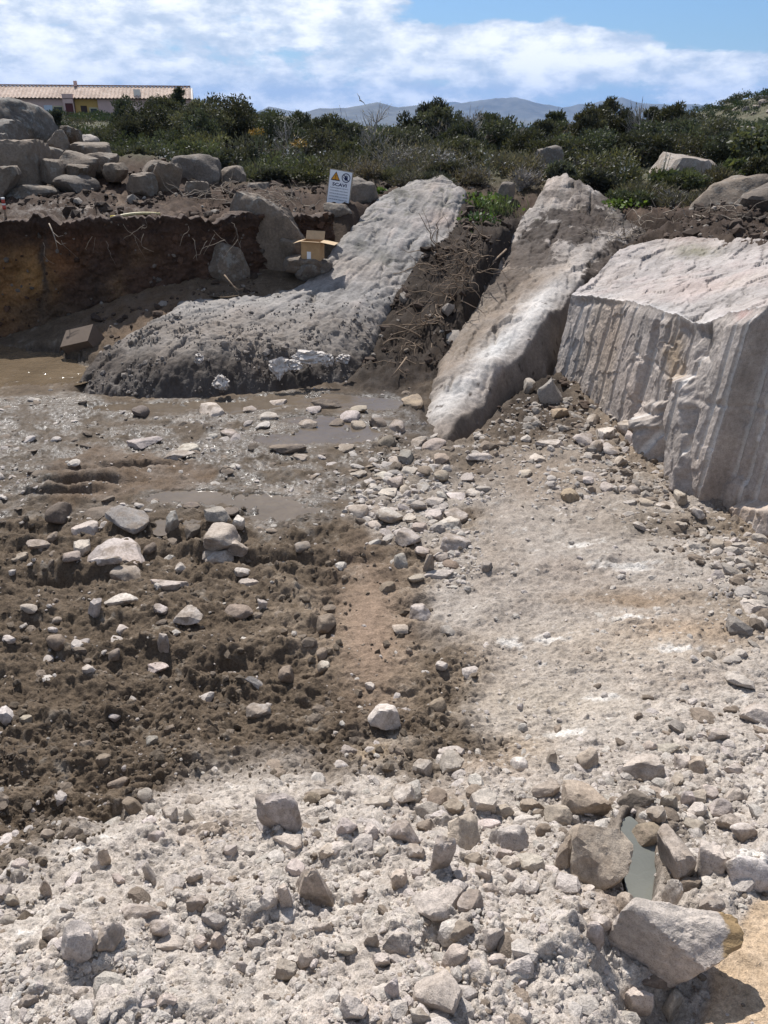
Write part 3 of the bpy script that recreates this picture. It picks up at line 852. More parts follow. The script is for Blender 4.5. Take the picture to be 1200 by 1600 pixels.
def det_A(X, Y, z, sd, px, py):
    n = fbm(p2(X, Y, 1.1), 4, seed=100); nf = fbm(p2(X, Y, 7), 4, .6, seed=101)
    st = fbm(aniso(X, Y, R(70), .9, 5.5), 4, .58, seed=102)
    low = sstep(py, 455, 520)                                         # lower part is dirtied broken rock
    z = z + .07 * n + .012 * nf * (.5 + low) + .028 * st * (1 - .3 * low)
    ledge = np.floor((st * 1.6 + n) * 3) / 3
    z = z + .016 * ledge * (1 - low * .4)
    w1, w2 = X + .10 * n, Y + .10 * nf
    f1, e1, r1 = facets(w1, w2, 3.2, 1); f2, e2, r2 = facets(w1, w2, 7.5, 2); f3, e3, r3 = facets(w1, w2, 16, 3)
    z = z + low * (.036 * f1 + .018 * f2 * (r2 < .6) + .012 * f3 + .02 * fbm(p2(X, Y, 30), 2, seed=105)) + (1 - low) * (.03 * facets(X * .5 + Y * .8, Y * .5 - X * .8, 1.5, 4)[0] + .010 * f2 * (r2 < .5) + .003 * f3)
    # cracks
    for k, (ang, f, w, a) in enumerate(((R(66), 1.7, .04, .06), (R(20), .9, .03, .035), (R(50), 3.1, .04, .03), (R(84), 2.6, .04, .03))):
        cr = perlin(aniso(X, Y, ang, .35, f), 110 + k) + .12 * nf
        z = z - a * np.exp(-(cr / w) ** 2) * sstep(perlin(p2(X, Y, 1.4), 112 + k), 0, .25)
    c = A3(.235, .218, .203) + n[:, None] * .05 + nf[:, None] * .06 + st[:, None] * .07
    c = c * (1 + .22 * (r2 - .5) + .18 * (r3 - .5))[:, None]
    pk = sstep(n + st, .1, .6)[:, None]
    c = lerp(c, A3(.33, .28, .25), pk * .6)
    crk = (np.exp(-((perlin(aniso(X, Y, R(66), .35, 1.7), 110) + .12 * nf) / .05) ** 2) * sstep(perlin(p2(X, Y, 1.4), 112), 0, .25))[:, None]
    c = lerp(c, A3(.15, .13, .11), crk * .7)
    lich = sstep(fbm(p2(X, Y, 6), 5, .65, seed=106) - (py - 330) / 400, .18, .4)[:, None]
    c = lerp(c, A3(.13, .125, .09), lich * .6)
    c = lerp(c, A3(.185, .160, .138) + nf[:, None] * .08, (low * .9)[:, None])
    dirt = sstep(nf + n * .6, .05, .5)[:, None] * low[:, None]
    c = lerp(c, A3(.12, .095, .075), dirt * .7)
    frt = sstep(py - 530 - .0 * px + nf * 40, 0, 40)[:, None]           # foot of the slab: dark wet earth plastered on
    c = lerp(c, A3(.062, .049, .040) + nf[:, None] * .03, frt * .92)
    c = lerp(c, A3(.31, .29, .27), eb(px, py, 330, 470, 90, 22, n) * .5)
    c = lerp(c, A3(.40, .30, .25), eb(px, py, 690, 340, 30, 16, n) * .5)
    for cx, cy, rx, ry in ((600, 405, 16, 12), (560, 380, 12, 10), (628, 300, 14, 6), (690, 320, 18, 6)):
        c = lerp(c, A3(.10, .095, .075), eb(px, py, cx, cy, rx, ry, nf * 2) * .7)
    w = (np.exp(-((px - 530) / 35) ** 2 - ((py - 600) / 16) ** 2) * .9) * (nf > -.1)
    w = np.maximum(w, .35 * sstep(py, 560, 620))
    return z, c, w

oA = outcrop('granite_outcrop', CTRL_A, OUT_A, (330, 400), None, det_A)
tag(oA, 'long grey granite whaleback sloping from behind the warning sign down to the muddy puddle', 'rock outcrop')

def det_C(X, Y, z, sd, px, py):
    n = fbm(p2(X, Y, 1.3), 4, seed=120); nf = fbm(p2(X, Y, 8), 4, .6, seed=121)
    st = fbm(aniso(X, Y, R(72), .7, 6), 4, .6, seed=122)
    ca, sa = math.cos(R(74)), math.sin(R(74)); U, W_ = (X * ca + Y * sa), (-X * sa + Y * ca)
    f1, e1, r1 = facets(U * .35 + .1 * n, W_ + .06 * nf, 3.4, 6); f2, e2, r2 = facets(U * .5, W_ + .05 * nf, 9, 7); f3, e3, r3 = facets(X + .05 * nf, Y, 15, 8)
    z = z + .05 * n + .012 * nf + .02 * st + .045 * f1 + .022 * f2 + .010 * f3
    cr = perlin(aniso(X, Y, R(76), .3, 2.2), 123) + .14 * nf
    cm = sstep(perlin(p2(X, Y, 1.5), 124), 0, .25)
    z = z - .05 * np.exp(-(cr / .05) ** 2) * cm
    c = A3(.285, .25, .222) + n[:, None] * .06 + nf[:, None] * .06 + st[:, None] * .06
    c = c * (1 + .25 * (r1 - .5) + .25 * (r2 - .5))[:, None]
    c = lerp(c, A3(.16, .135, .115), (cm * np.exp(-(cr / .05) ** 2))[:, None] * .7)
    # brown earth lying on the ridge, tan stained flank, bright fresh streak along the crest
    line = px - (905 - (py - 430) * .93)
    c = lerp(c, A3(.185, .148, .115) + nf[:, None] * .06, (sstep(-line + n * 30 + nf * 20, 14, 46) * sstep(py, 385, 440))[:, None] * .9)
    e = np.exp(-((line + 22 + nf * 10) / 26) ** 2) * sstep(py, 415, 470) * (1 - sstep(py, 640, 690))
    c = lerp(c, A3(.50, .485, .465), e[:, None] * .85)
    dC, _ = side_polyline(X, Y, [(x, y, 0) for x, y in CREST_C])
    c = lerp(c, A3(.20, .17, .145) + nf[:, None] * .05, (sstep(dC, 0, .06) * sstep(py, 440, 480))[:, None] * .9)
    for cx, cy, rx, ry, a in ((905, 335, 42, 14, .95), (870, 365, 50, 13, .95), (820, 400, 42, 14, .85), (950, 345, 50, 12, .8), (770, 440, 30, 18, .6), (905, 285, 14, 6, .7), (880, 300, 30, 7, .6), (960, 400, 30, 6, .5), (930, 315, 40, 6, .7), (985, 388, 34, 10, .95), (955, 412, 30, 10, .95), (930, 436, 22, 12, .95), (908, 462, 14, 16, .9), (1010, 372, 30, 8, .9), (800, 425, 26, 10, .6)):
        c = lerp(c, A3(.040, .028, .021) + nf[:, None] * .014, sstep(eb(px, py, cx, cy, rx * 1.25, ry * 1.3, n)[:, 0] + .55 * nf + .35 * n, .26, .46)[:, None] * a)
    c = lerp(c, A3(.12, .115, .08), (sstep(fbm(p2(X, Y, 6), 5, .65, seed=126), .25, .45) * (1 - sstep(py, 330, 380)))[:, None] * .6)
    tip = sstep(py, 615, 690)[:, None]
    c = lerp(c, A3(.15, .12, .095), tip * .7)
    return z, c, np.zeros_like(X)

oC = outcrop('granite_outcrop', CTRL_C, OUT_C, (300, 380), None, det_C, steep=4, surf=rock_c)
tag(oC, 'slanting granite ridge streaked with brown soil beside the dark gully', 'rock outcrop')

# ------------------------------------------------------------------ the split granite block on the right, with its drill marks
def build_split_block():
    base = np.array([(2.02, 9.35), (2.12, 9.05), (2.33, 8.1), (2.48, 6.8), (2.555, 6.25), (2.625, 5.7), (2.87, 4.9), (3.35, 3.6)])
    seg = np.concatenate([[0], np.cumsum(np.linalg.norm(np.diff(base, axis=0), axis=1))])
    ns = 620
    s = np.linspace(0, seg[-1], ns)
    bx = np.interp(s, seg, base[:, 0]); by = np.interp(s, seg, base[:, 1])
    tx, ty = np.gradient(bx), np.gradient(by); k = np.ones(31) / 31
    tx = np.convolve(np.pad(tx, 15, 'edge'), k, 'valid'); ty = np.convolve(np.pad(ty, 15, 'edge'), k, 'valid')
    L = np.hypot(tx, ty); nx, ny = ty / L, -tx / L                                  # facing the pit
    lean = .13 * (1 - s / seg[-1]) + .05
    ex, ey = bx - nx * lean + .05, by - ny * lean
    # rim heights read off the photograph
    rim_px = [600, 868, 885, 925, 960, 1000, 1030, 1060, 1085, 1110, 1140, 1180, 1200, 1300, 1500]
    rim_py = [470, 468, 461, 463, 468, 474, 483, 492, 505, 503, 488, 481, 478, 470, 465]
    rz = np.full(ns, 1.5)
    for _ in range(6):
        px, _py = proj(ex, ey, rz)
        py = np.interp(px, rim_px, rim_py)
        b = (py - 800) / FPX
        rz = EYE + (-SP - b * CP) / (CP - b * SP) * ey
    rz = rz + .035 * fbm(np.stack([s * 6, 0 * s, 0 * s], -1), 3, seed=130) + .02 * fbm(np.stack([s * 9, 0 * s, 0 * s], -1), 4, .7, seed=131)
    zb = ground(bx, by) - .35
    nvf, nvt = 190, 150
    # --- face
    v = np.linspace(0, 1, nvf)
    S, V = np.meshgrid(np.arange(ns), v); S, V = S.ravel(), V.ravel()
    z = zb[S] + (rz[S] - zb[S]) * V
    X = lerp(bx[S], ex[S], V); Y = lerp(by[S], ey[S], V)
    q = np.stack([s[S], z, 0 * z], -1)
    fpx, fpy = proj(X, Y, z)
    rag0 = fbm(q * np.array([7, 7, 1]), 3, seed=145)
    # stepped vertical panels left by the splitting
    pan = np.interp(s, [0, 1.2, 1.25, 2.05, 2.1, 2.9, 2.95, 3.4, 3.45, 3.75, 3.8, 4.3, 4.34, 5.2, 5.25, 6.5], [0, .0, .03, .03, -.01, -.02, .04, .05, .1, .1, -.06, -.06, -.02, -.02, .03, .03])[S]
    ff, fe, fr = facets(s[S] + .04 * rag0, z * .6 + .04 * rag0, 3.0, 12)
    d = pan + .022 * ff * (fr < .6) + .022 * fbm(q * np.array([1.3, 1.3, 1]), 3, seed=132) + .012 * fbm(q * np.array([5, 4, 1]), 4, .6, seed=133) + .006 * fbm(q * np.array([17, 14, 1]), 3, .6, seed=134)
    d += .009 * np.floor(3 * fbm(q * np.array([2.2, 1.7, 1]), 3, seed=138)) 
    # spalled chunks standing proud (photo-space boxes with ragged edges)
    rag = fbm(q * np.array([6, 6, 1]), 3, seed=135)
    def chunk(x0, x1, y0, y1, a, soft=5):
        u = np.maximum(np.maximum(x0 - fpx, fpx - x1), np.maximum(y0 - fpy, fpy - y1)) + rag * 7
        return a * (1 - sstep(u, -soft, soft))
    d += chunk(1058, 1094, 590, 770, .11) + chunk(1004, 1034, 652, 740, .13) + chunk(985, 1003, 690, 740, .08) + chunk(1000, 1040, 630, 668, .05) + chunk(1018, 1028, 655, 720, .08, 3)
    d += chunk(900, 1130, 455, 478, -.02) + chunk(1030, 1060, 500, 640, .03) + chunk(1094, 1112, 505, 560, -.06) + chunk(1150, 1260, 790, 840, .12)
    # half drill holes: dark-edged flutes down the face
    sideline = np.zeros_like(d); flute = np.zeros_like(d); edge = np.zeros_like(d)
    rngd = np.random.default_rng(5)
    holes = [(.28, 0, 1), (.50, 0, 1), (.74, .0, 1), (1.00, .0, 1), (1.28, .0, 1), (1.56, .25, 1), (1.86, .0, .8), (2.16, .0, 1), (2.46, .3, 1), (2.76, .1, .97), (3.08, .25, .9), (3.42, 0, .75), (3.57, .35, 1), (3.71, .0, .98), (3.85, .3, .85), (3.98, .0, .7), (4.12, .1, 1), (4.26, .0, 1), (4.42, .3, 1), (4.60, 0, 1), (4.8, .2, .9), (5.0, 0, 1), (5.25, 0, 1), (5.5, .2, 1)]
    for sc, v0, v1 in holes:
        wob = sc + .008 * (V - .5) * rngd.normal()
        u = (s[S] - wob) / .028
        on = sstep(V + rag * .05, v0 - .02, v0 + .03) * (1 - sstep(V + rag * .05, v1 - .03, v1 + .02))
        prof = np.sqrt(np.clip(1 - u * u, 0, 1))
        flute = np.maximum(flute, prof * on)
        sideline = np.maximum(sideline, np.exp(-((u - 1.05) / .2) ** 2) * on * sstep(perlin(np.stack([z * 2 + sc * 9, 0 * z, 0 * z], -1), 141), -.25, .2))
        edge = np.maximum(edge, np.exp(-((np.abs(u) - 1) / .35) ** 2) * on)
    d = d - .027 * flute + .008 * edge * rag
    for ang, f, ph, a in ((.05, .5, 3, .012),):                  # joints across the face
        cr = perlin(np.stack([s[S] * .5 + ph, (z + ang * s[S]) * f * 2.2, 0 * z], -1), 140)
        d -= a * np.exp(-(cr / .03) ** 2)
    top_fade = sstep(V, .93, 1.0)
    d = d * (1 - top_fade)
    X = X + nx[S] * d; Y = Y + ny[S] * d
    A = A3
    nb = fbm(q * 1.4, 4, .6, seed=136); nf = fbm(q * np.array([9, 6, 1]), 4, .6, seed=137)
    c = A(.37, .325, .29) + nb[:, None] * A(.07, .065, .06) + nf[:, None] * .05
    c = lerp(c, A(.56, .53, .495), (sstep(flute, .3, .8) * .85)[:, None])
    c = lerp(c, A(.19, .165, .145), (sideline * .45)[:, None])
    c = lerp(c, A(.36, .29, .22), (sstep(fbm(q * np.array([.9, .5, 1]), 3, seed=139), .12, .45) * .5)[:, None])
    c = lerp(c, A(.40, .29, .18), eb(fpx, fpy, 1052, 570, 12, 60, nf) * .7)
    c = lerp(c, A(.36, .27, .19), eb(fpx, fpy, 1160, 800, 60, 24, nf) * .6)
    c = lerp(c, A(.12, .105, .09), eb(fpx, fpy, 1112, 525, 14, 20, nf) * .8)
    c = lerp(c, A(.20, .17, .15), eb(fpx, fpy, 1018, 500, 6, 26, nf) * .6)
    c = lerp(c, A(.30, .17, .15), eb(fpx, fpy, 1165, 490, 16, 8, nf) * .6)
    c = lerp(c, A(.42, .42, .43), eb(fpx, fpy, 1160, 840, 50, 14, nf) * .6)
    i = np.arange(nvf * ns).reshape(nvf, ns)
    F = np.stack([i[:-1, :-1], i[1:, :-1], i[1:, 1:], i[:-1, 1:]], -1).reshape(-1, 4)
    root = empty('split_block', (bx[ns // 2], by[ns // 2], 0))
    tag(root, 'big granite block with a drilled and split vertical face', 'rock block')
    off = np.array([root.location.x, root.location.y, 0])
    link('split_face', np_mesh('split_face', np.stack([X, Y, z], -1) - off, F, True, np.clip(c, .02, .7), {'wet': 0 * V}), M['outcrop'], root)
    # --- weathered top, lofted from the rim back to the far crest
    far = np.array(_pts([(1000, 371, 12.0), (1040, 369, 11.7), (1100, 368, 11.1), (1150, 371, 10.6), (1200, 370, 10.1), (1300, 372, 9.2), (1450, 380, 8.0), (1700, 420, 6.2)]))
    fseg = np.concatenate([[0], np.cumsum(np.linalg.norm(np.diff(far[:, :2], axis=0), axis=1))]); fs = s / seg[-1] * fseg[-1]
    fx, fy, fz = (np.interp(fs, fseg, far[:, j]) for j in range(3))
    inner = _pts([(1100, 430, 8.9), (1200, 430, 7.7), (1000, 430, 9.9), (940, 412, 10.6), (1100, 395, 10.2), (1200, 395, 9.2), (1060, 470, 7.6), (1250, 450, 6.6)])
    rim = [(ex[j], ey[j], rz[j]) for j in range(0, ns, 40)]
    tps = TPS(inner + rim + [tuple(p) for p in far], .003)
    v = np.linspace(0, 1, nvt)
    S, V = np.meshgrid(np.arange(ns), v); S, V = S.ravel(), V.ravel()
    X, Y = lerp(ex[S], fx[S], V), lerp(ey[S], fy[S], V)
    z0 = tps(X, Y)
    w = sstep(V, 0, .06)
    z = lerp(rz[S], z0, w)
    n = fbm(p2(X, Y, 1.2), 4, seed=150); nf = fbm(p2(X, Y, 9), 4, .6, seed=151)
    st = fbm(aniso(X, Y, R(60), .8, 5), 4, .6, seed=152)
    cr = perlin(aniso(X, Y, R(58), .3, 1.8), 153) + .14 * nf
    cm = sstep(perlin(p2(X, Y, 1.5), 154), .05, .3)
    ca, sa = math.cos(R(58)), math.sin(R(58)); U, W_ = (X * ca + Y * sa), (-X * sa + Y * ca)
    f1, e1, r1 = facets(U * .4 + .1 * n, W_ + .06 * nf, 2.6, 9); f2, e2, r2 = facets(U * .6, W_ + .04 * nf, 8, 10)
    z = z + sstep(V, 0, .04) * (.05 * n + .010 * nf + .015 * st + .035 * f1 + .016 * f2 + .006 * np.floor((st * 1.5 + n) * 3) / 3 - .025 * cm * np.exp(-(cr / .04) ** 2)) - .5 * sstep(V, .97, 1.0)
    ppx, ppy = proj(X, Y, z)
    c = A(.325, .292, .27) + n[:, None] * .05 + nf[:, None] * .06 + st[:, None] * .06
    c = c * (1 + .2 * (r1 - .5) + .2 * (r2 - .5))[:, None]
    c = lerp(c, A(.35, .285, .262), sstep(n + st * .5, 0, .5)[:, None] * .6)
    c = lerp(c, A(.17, .15, .135), (cm * np.exp(-(cr / .04) ** 2))[:, None] * .6)
    c = lerp(c, A(.15, .14, .085), eb(ppx, ppy, 1085, 392, 34, 9, n + nf) * .75)
    c = lerp(c, A(.20, .155, .13), eb(ppx, ppy, 1085, 372, 40, 5, nf) * .7)
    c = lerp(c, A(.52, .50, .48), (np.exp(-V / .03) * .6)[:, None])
    i = np.arange(nvt * ns).reshape(nvt, ns)
    F = np.stack([i[:-1, :-1], i[1:, :-1], i[1:, 1:], i[:-1, 1:]], -1).reshape(-1, 4)
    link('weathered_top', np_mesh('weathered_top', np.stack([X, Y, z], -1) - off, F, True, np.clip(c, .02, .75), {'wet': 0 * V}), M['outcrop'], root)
    # --- end of the block in the crack: drops from the left rim to the ground
    j = np.arange(nvt) * ns
    P = np.stack([X[j], Y[j], z[j]], -1)
    m = 30
    vv = np.linspace(0, 1, m)
    G = np.repeat(P[None], m, 0); G[:, :, 2] -= vv[:, None] * (P[None, :, 2] - .0 + .1)
    G[:, :, 0] += (vv[:, None] * .05 + .03 * fbm(np.stack([G[:, :, 1].ravel() * 4, G[:, :, 2].ravel() * 4, 0 * G[:, :, 0].ravel()], -1), 3, seed=155).reshape(m, nvt) * np.minimum(vv * 8, 1)[:, None])
    i = np.arange(m * nvt).reshape(m, nvt)
    F = np.stack([i[:-1, :-1], i[1:, :-1], i[1:, 1:], i[:-1, 1:]], -1).reshape(-1, 4)
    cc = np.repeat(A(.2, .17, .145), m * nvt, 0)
    link('end_face', np_mesh('end_face', G.reshape(-1, 3) - off, F, True, cc, {'wet': np.zeros(m * nvt)}), M['outcrop'], root)
build_split_block()
print('t rocks', time.time() - _T0)
# ------------------------------------------------------------------ far land, hill, sea, mountains, air
_hc = at([1040, 1080, 1105, 1130, 1150, 1165, 1180, 1200, 1230, 1290, 1400, 1550], [200, 196, 187, 177, 169, 162, 155, 151, 149, 146, 152, 185], 150.0)
HILL_X, HILL_Z = _hc[:, 0], _hc[:, 2]
def far_z(X, Y):
    X = np.ravel(np.asarray(X, float)); Y = np.ravel(np.asarray(Y, float))
    base = 1.75 + .1 * sstep(Y, 18, 26) - 1.0 * sstep(Y, 30, 70)
    base = base + (2.75 - base) * sstep(Y, 50, 118) * sstep(-X, -2, 22) * (1 - sstep(Y, 170, 260))          # rise where the terrace stands
    hill = np.maximum(np.interp(X, HILL_X, HILL_Z) - .75, 0) * np.exp(-((Y - 150) / 48) ** 2)
    fall = sstep(Y, 130, 1500) * 30
    r = np.hypot(X, Y)
    z = base + hill - fall + .5 * fbm(p2(X, Y, .03), 3, seed=200) * sstep(Y, 40, 90) + .7 * fbm(p2(X, Y, .10), 4, .6, seed=202) * np.clip(hill / 4, 0, 1)
    under = 1 - sstep(Y, 22, 26.5)                                 # lies below the near ground sheet
    side = sstep(np.abs(X) / (np.maximum(Y, .3) + 2.3), .58, .63)
    z = z - under * lerp(3.0, .9, side)
    return np.maximum(z, -33)

def build_far():
    m, nt, b = new_mat('scrubland')
    tc = nd(nt, 'ShaderNodeTexCoord'); co = tc.outputs['Object']
    f = noise(nt, co, .25, 8, .65); f2 = noise(nt, co, 1.6, 6, .65)
    c = mixc(nt, 1, ramp(nt, f, [(.3, (.055, .062, .032)), (.5, (.085, .08, .045)), (.66, (.13, .115, .075)), (.8, (.30, .27, .23))]), ramp(nt, f2, [(.3, g3(.6)), (.7, g3(1.35))]), 'MULTIPLY')
    nt.links.new(c, b.inputs['Base Color']); b.inputs['Roughness'].default_value = .95
    bump(nt, b, [(f2, .8, .5)])
    M['scrubland'] = m
    ys = np.concatenate([np.linspace(-40, 20, 25), np.geomspace(21.5, 3500, 150)])
    us = np.concatenate([-np.geomspace(1, .02, 60), np.geomspace(.02, 1, 60)])
    W = np.maximum(60, ys * 1.4)
    X = us[None, :] * W[:, None]; Y = np.repeat(ys[:, None], len(us), 1)
    Z = far_z(X, Y)
    nr, nc = X.shape; i = np.arange(nr * nc).reshape(nr, nc)
    F = np.stack([i[:-1, :-1], i[:-1, 1:], i[1:, 1:], i[1:, :-1]], -1).reshape(-1, 4)
    tag(link('terrain', np_mesh('terrain', np.stack([X.ravel(), Y.ravel(), Z], -1), F, True), m), kind='structure')
    # sea
    ms, nt, b = new_mat('sea')
    tc = nd(nt, 'ShaderNodeTexCoord')
    b.inputs['Base Color'].default_value = (.03, .07, .11, 1); b.inputs['Roughness'].default_value = .28; b.inputs['Specular IOR Level'].default_value = .5
    bump(nt, b, [(noise(nt, tc.outputs['Object'], .02, 4, .6), .4, 6)])
    tag(MB().add([(-15000, 600, -28), (15000, 600, -28), (15000, 26000, -28), (-15000, 26000, -28)], [(0, 1, 2, 3)]).build('sea', ms), kind='structure')
    # mountains across the gulf: two ranges, ridge heights from the photograph
    mm = flat_mat('mountain_rock', (.10, .10, .085), .95, .35, .004)
    def rng_mesh(prof, Y0, wdt, seed, amp):
        prof = np.array(prof, float)
        zt = (at(prof[:, 0], prof[:, 1], Y0))
        xs = np.linspace(zt[0, 0], zt[-1, 0], 420)
        k = np.interp(xs, zt[:, 0], zt[:, 2] + 28); k = k * (1 + .17 * fbm(np.stack([xs / 700, 0 * xs, 0 * xs], -1), 4, .6, seed=seed + 9))
        vs = np.linspace(-1, 1, 41)
        X = np.repeat(xs[None], 41, 0); V = np.repeat(vs[:, None], len(xs), 1)
        q = np.stack([X.ravel() / 900, V.ravel() * wdt / 900, 0 * X.ravel()], -1)
        n = fbm(q, 5, .55, seed=seed, billow=True).reshape(X.shape); n2 = fbm(q * np.array([1, .3, 1]), 4, seed=seed + 5).reshape(X.shape)
        sh = np.clip(1 - np.abs(V) ** .85, 0, 1)
        Z = k[None] * sh * (1 + (n * .5 + n2 * .5) * np.abs(V) * 1.6) + n * amp * sh * (np.abs(V) + .08) - 30
        Yg = Y0 + V * wdt
        nr, nc = X.shape; i = np.arange(nr * nc).reshape(nr, nc)
        F = np.stack([i[:-1, :-1], i[:-1, 1:], i[1:, 1:], i[1:, :-1]], -1).reshape(-1, 4)
        tag(link('mountains', np_mesh('mountains', np.stack([X.ravel(), Yg.ravel(), Z.ravel()], -1), F, True), mm), kind='structure')
    rng_mesh([(200, 192), (330, 188), (395, 178), (420, 166), (448, 173), (470, 176), (500, 169), (540, 168), (570, 163), (590, 159), (622, 167), (655, 164), (690, 174), (720, 182), (760, 185), (820, 187), (900, 190), (1000, 191)], 9500, 1500, 210, 40)
    rng_mesh([(500, 192), (600, 180), (645, 168), (675, 161), (700, 166), (730, 160), (762, 155), (785, 152), (808, 150), (822, 154), (845, 161), (880, 168), (905, 163), (935, 159), (972, 152), (1005, 161), (1050, 164), (1085, 163), (1115, 168), (1160, 178), (1250, 186), (1400, 191)], 13500, 2000, 220, 60)
    rng_mesh([(660, 192), (690, 160), (710, 159), (740, 164), (790, 175), (1000, 172), (1090, 164), (1110, 163), (1140, 168), (1220, 184), (1300, 192)], 18000, 2000, 230, 60)
    # air between here and the mountains
    mh = bpy.data.materials.new('haze'); mh.use_nodes = True
    nt = mh.node_tree; nt.nodes.clear()
    pv = nd(nt, 'ShaderNodeVolumePrincipled'); pv.inputs['Color'].default_value = (.24, .50, 1.0, 1); pv.inputs['Density'].default_value = HAZE
    pv.inputs['Anisotropy'].default_value = 0.0
    out = nd(nt, 'ShaderNodeOutputMaterial'); nt.links.new(pv.outputs[0], out.inputs['Volume'])
    tag(MB().box(-17000, 17000, -300, 27500, -36, 900).build('haze', mh), kind='stuff')
HAZE = 3.3e-5
build_far()
# ------------------------------------------------------------------ boulders: (photo x0, y0, x1, y1, Y, colour, worn, seed, label)
M['stone'] = rock_mat('stone_granite', None, objcol=True, rough=.88, bscale=1.6)
M['boulder'] = rock_mat('boulder_granite', None, objcol=True, rough=.88, bscale=.8, lichen=.45)
TONES = {'p': (.405, .352, .305), 'w': (.465, .415, .365), 'g': (.29, .262, .235), 'b': (.215, .170, .130), 'o': (.30, .235, .165), 'd': (.15, .122, .10), 'k': (.34, .288, .238), 'G': (.15, .132, .116), 'K': (.18, .142, .11)}

def boulder_at(x0, y0, x1, y1, Y, tone, worn, seed, label, name='boulder', cat='boulder', group=None, deep=.9, rot=(0, 0, 0), mat='boulder', level=4, sharp=None, col=None):
    cx, cy = (x0 + x1) / 2, (y0 + y1) / 2
    p = at(cx, cy, Y); zc = float(depth(*p))
    w = (x1 - x0) * zc / FPX
    zt, zb_ = at(cx, y0, Y)[2], at(cx, y1, Y)[2]
    h = float(zt - zb_) * 1.12
    dy = w * deep
    V, F = rock_shape(level, (w, dy, h), seed, sharp=sharp or (16 if worn else 60), planes=9 if worn else 10, rough=.055, rounded=worn)
    me = np_mesh(name, V, F, True); me.set_sharp_from_angle(angle=R(26))
    o = link(name, me, M[mat], None, (p[0], p[1] + dy * .15, float((zt + zb_) / 2)), rot)
    c = np.array(col or TONES[tone]) * (np.array([.50, .47, .44]) if Y < 60 and tone not in 'KGpd' else .8); o.color = (*c, 1)
    return tag(o, label, cat, group)

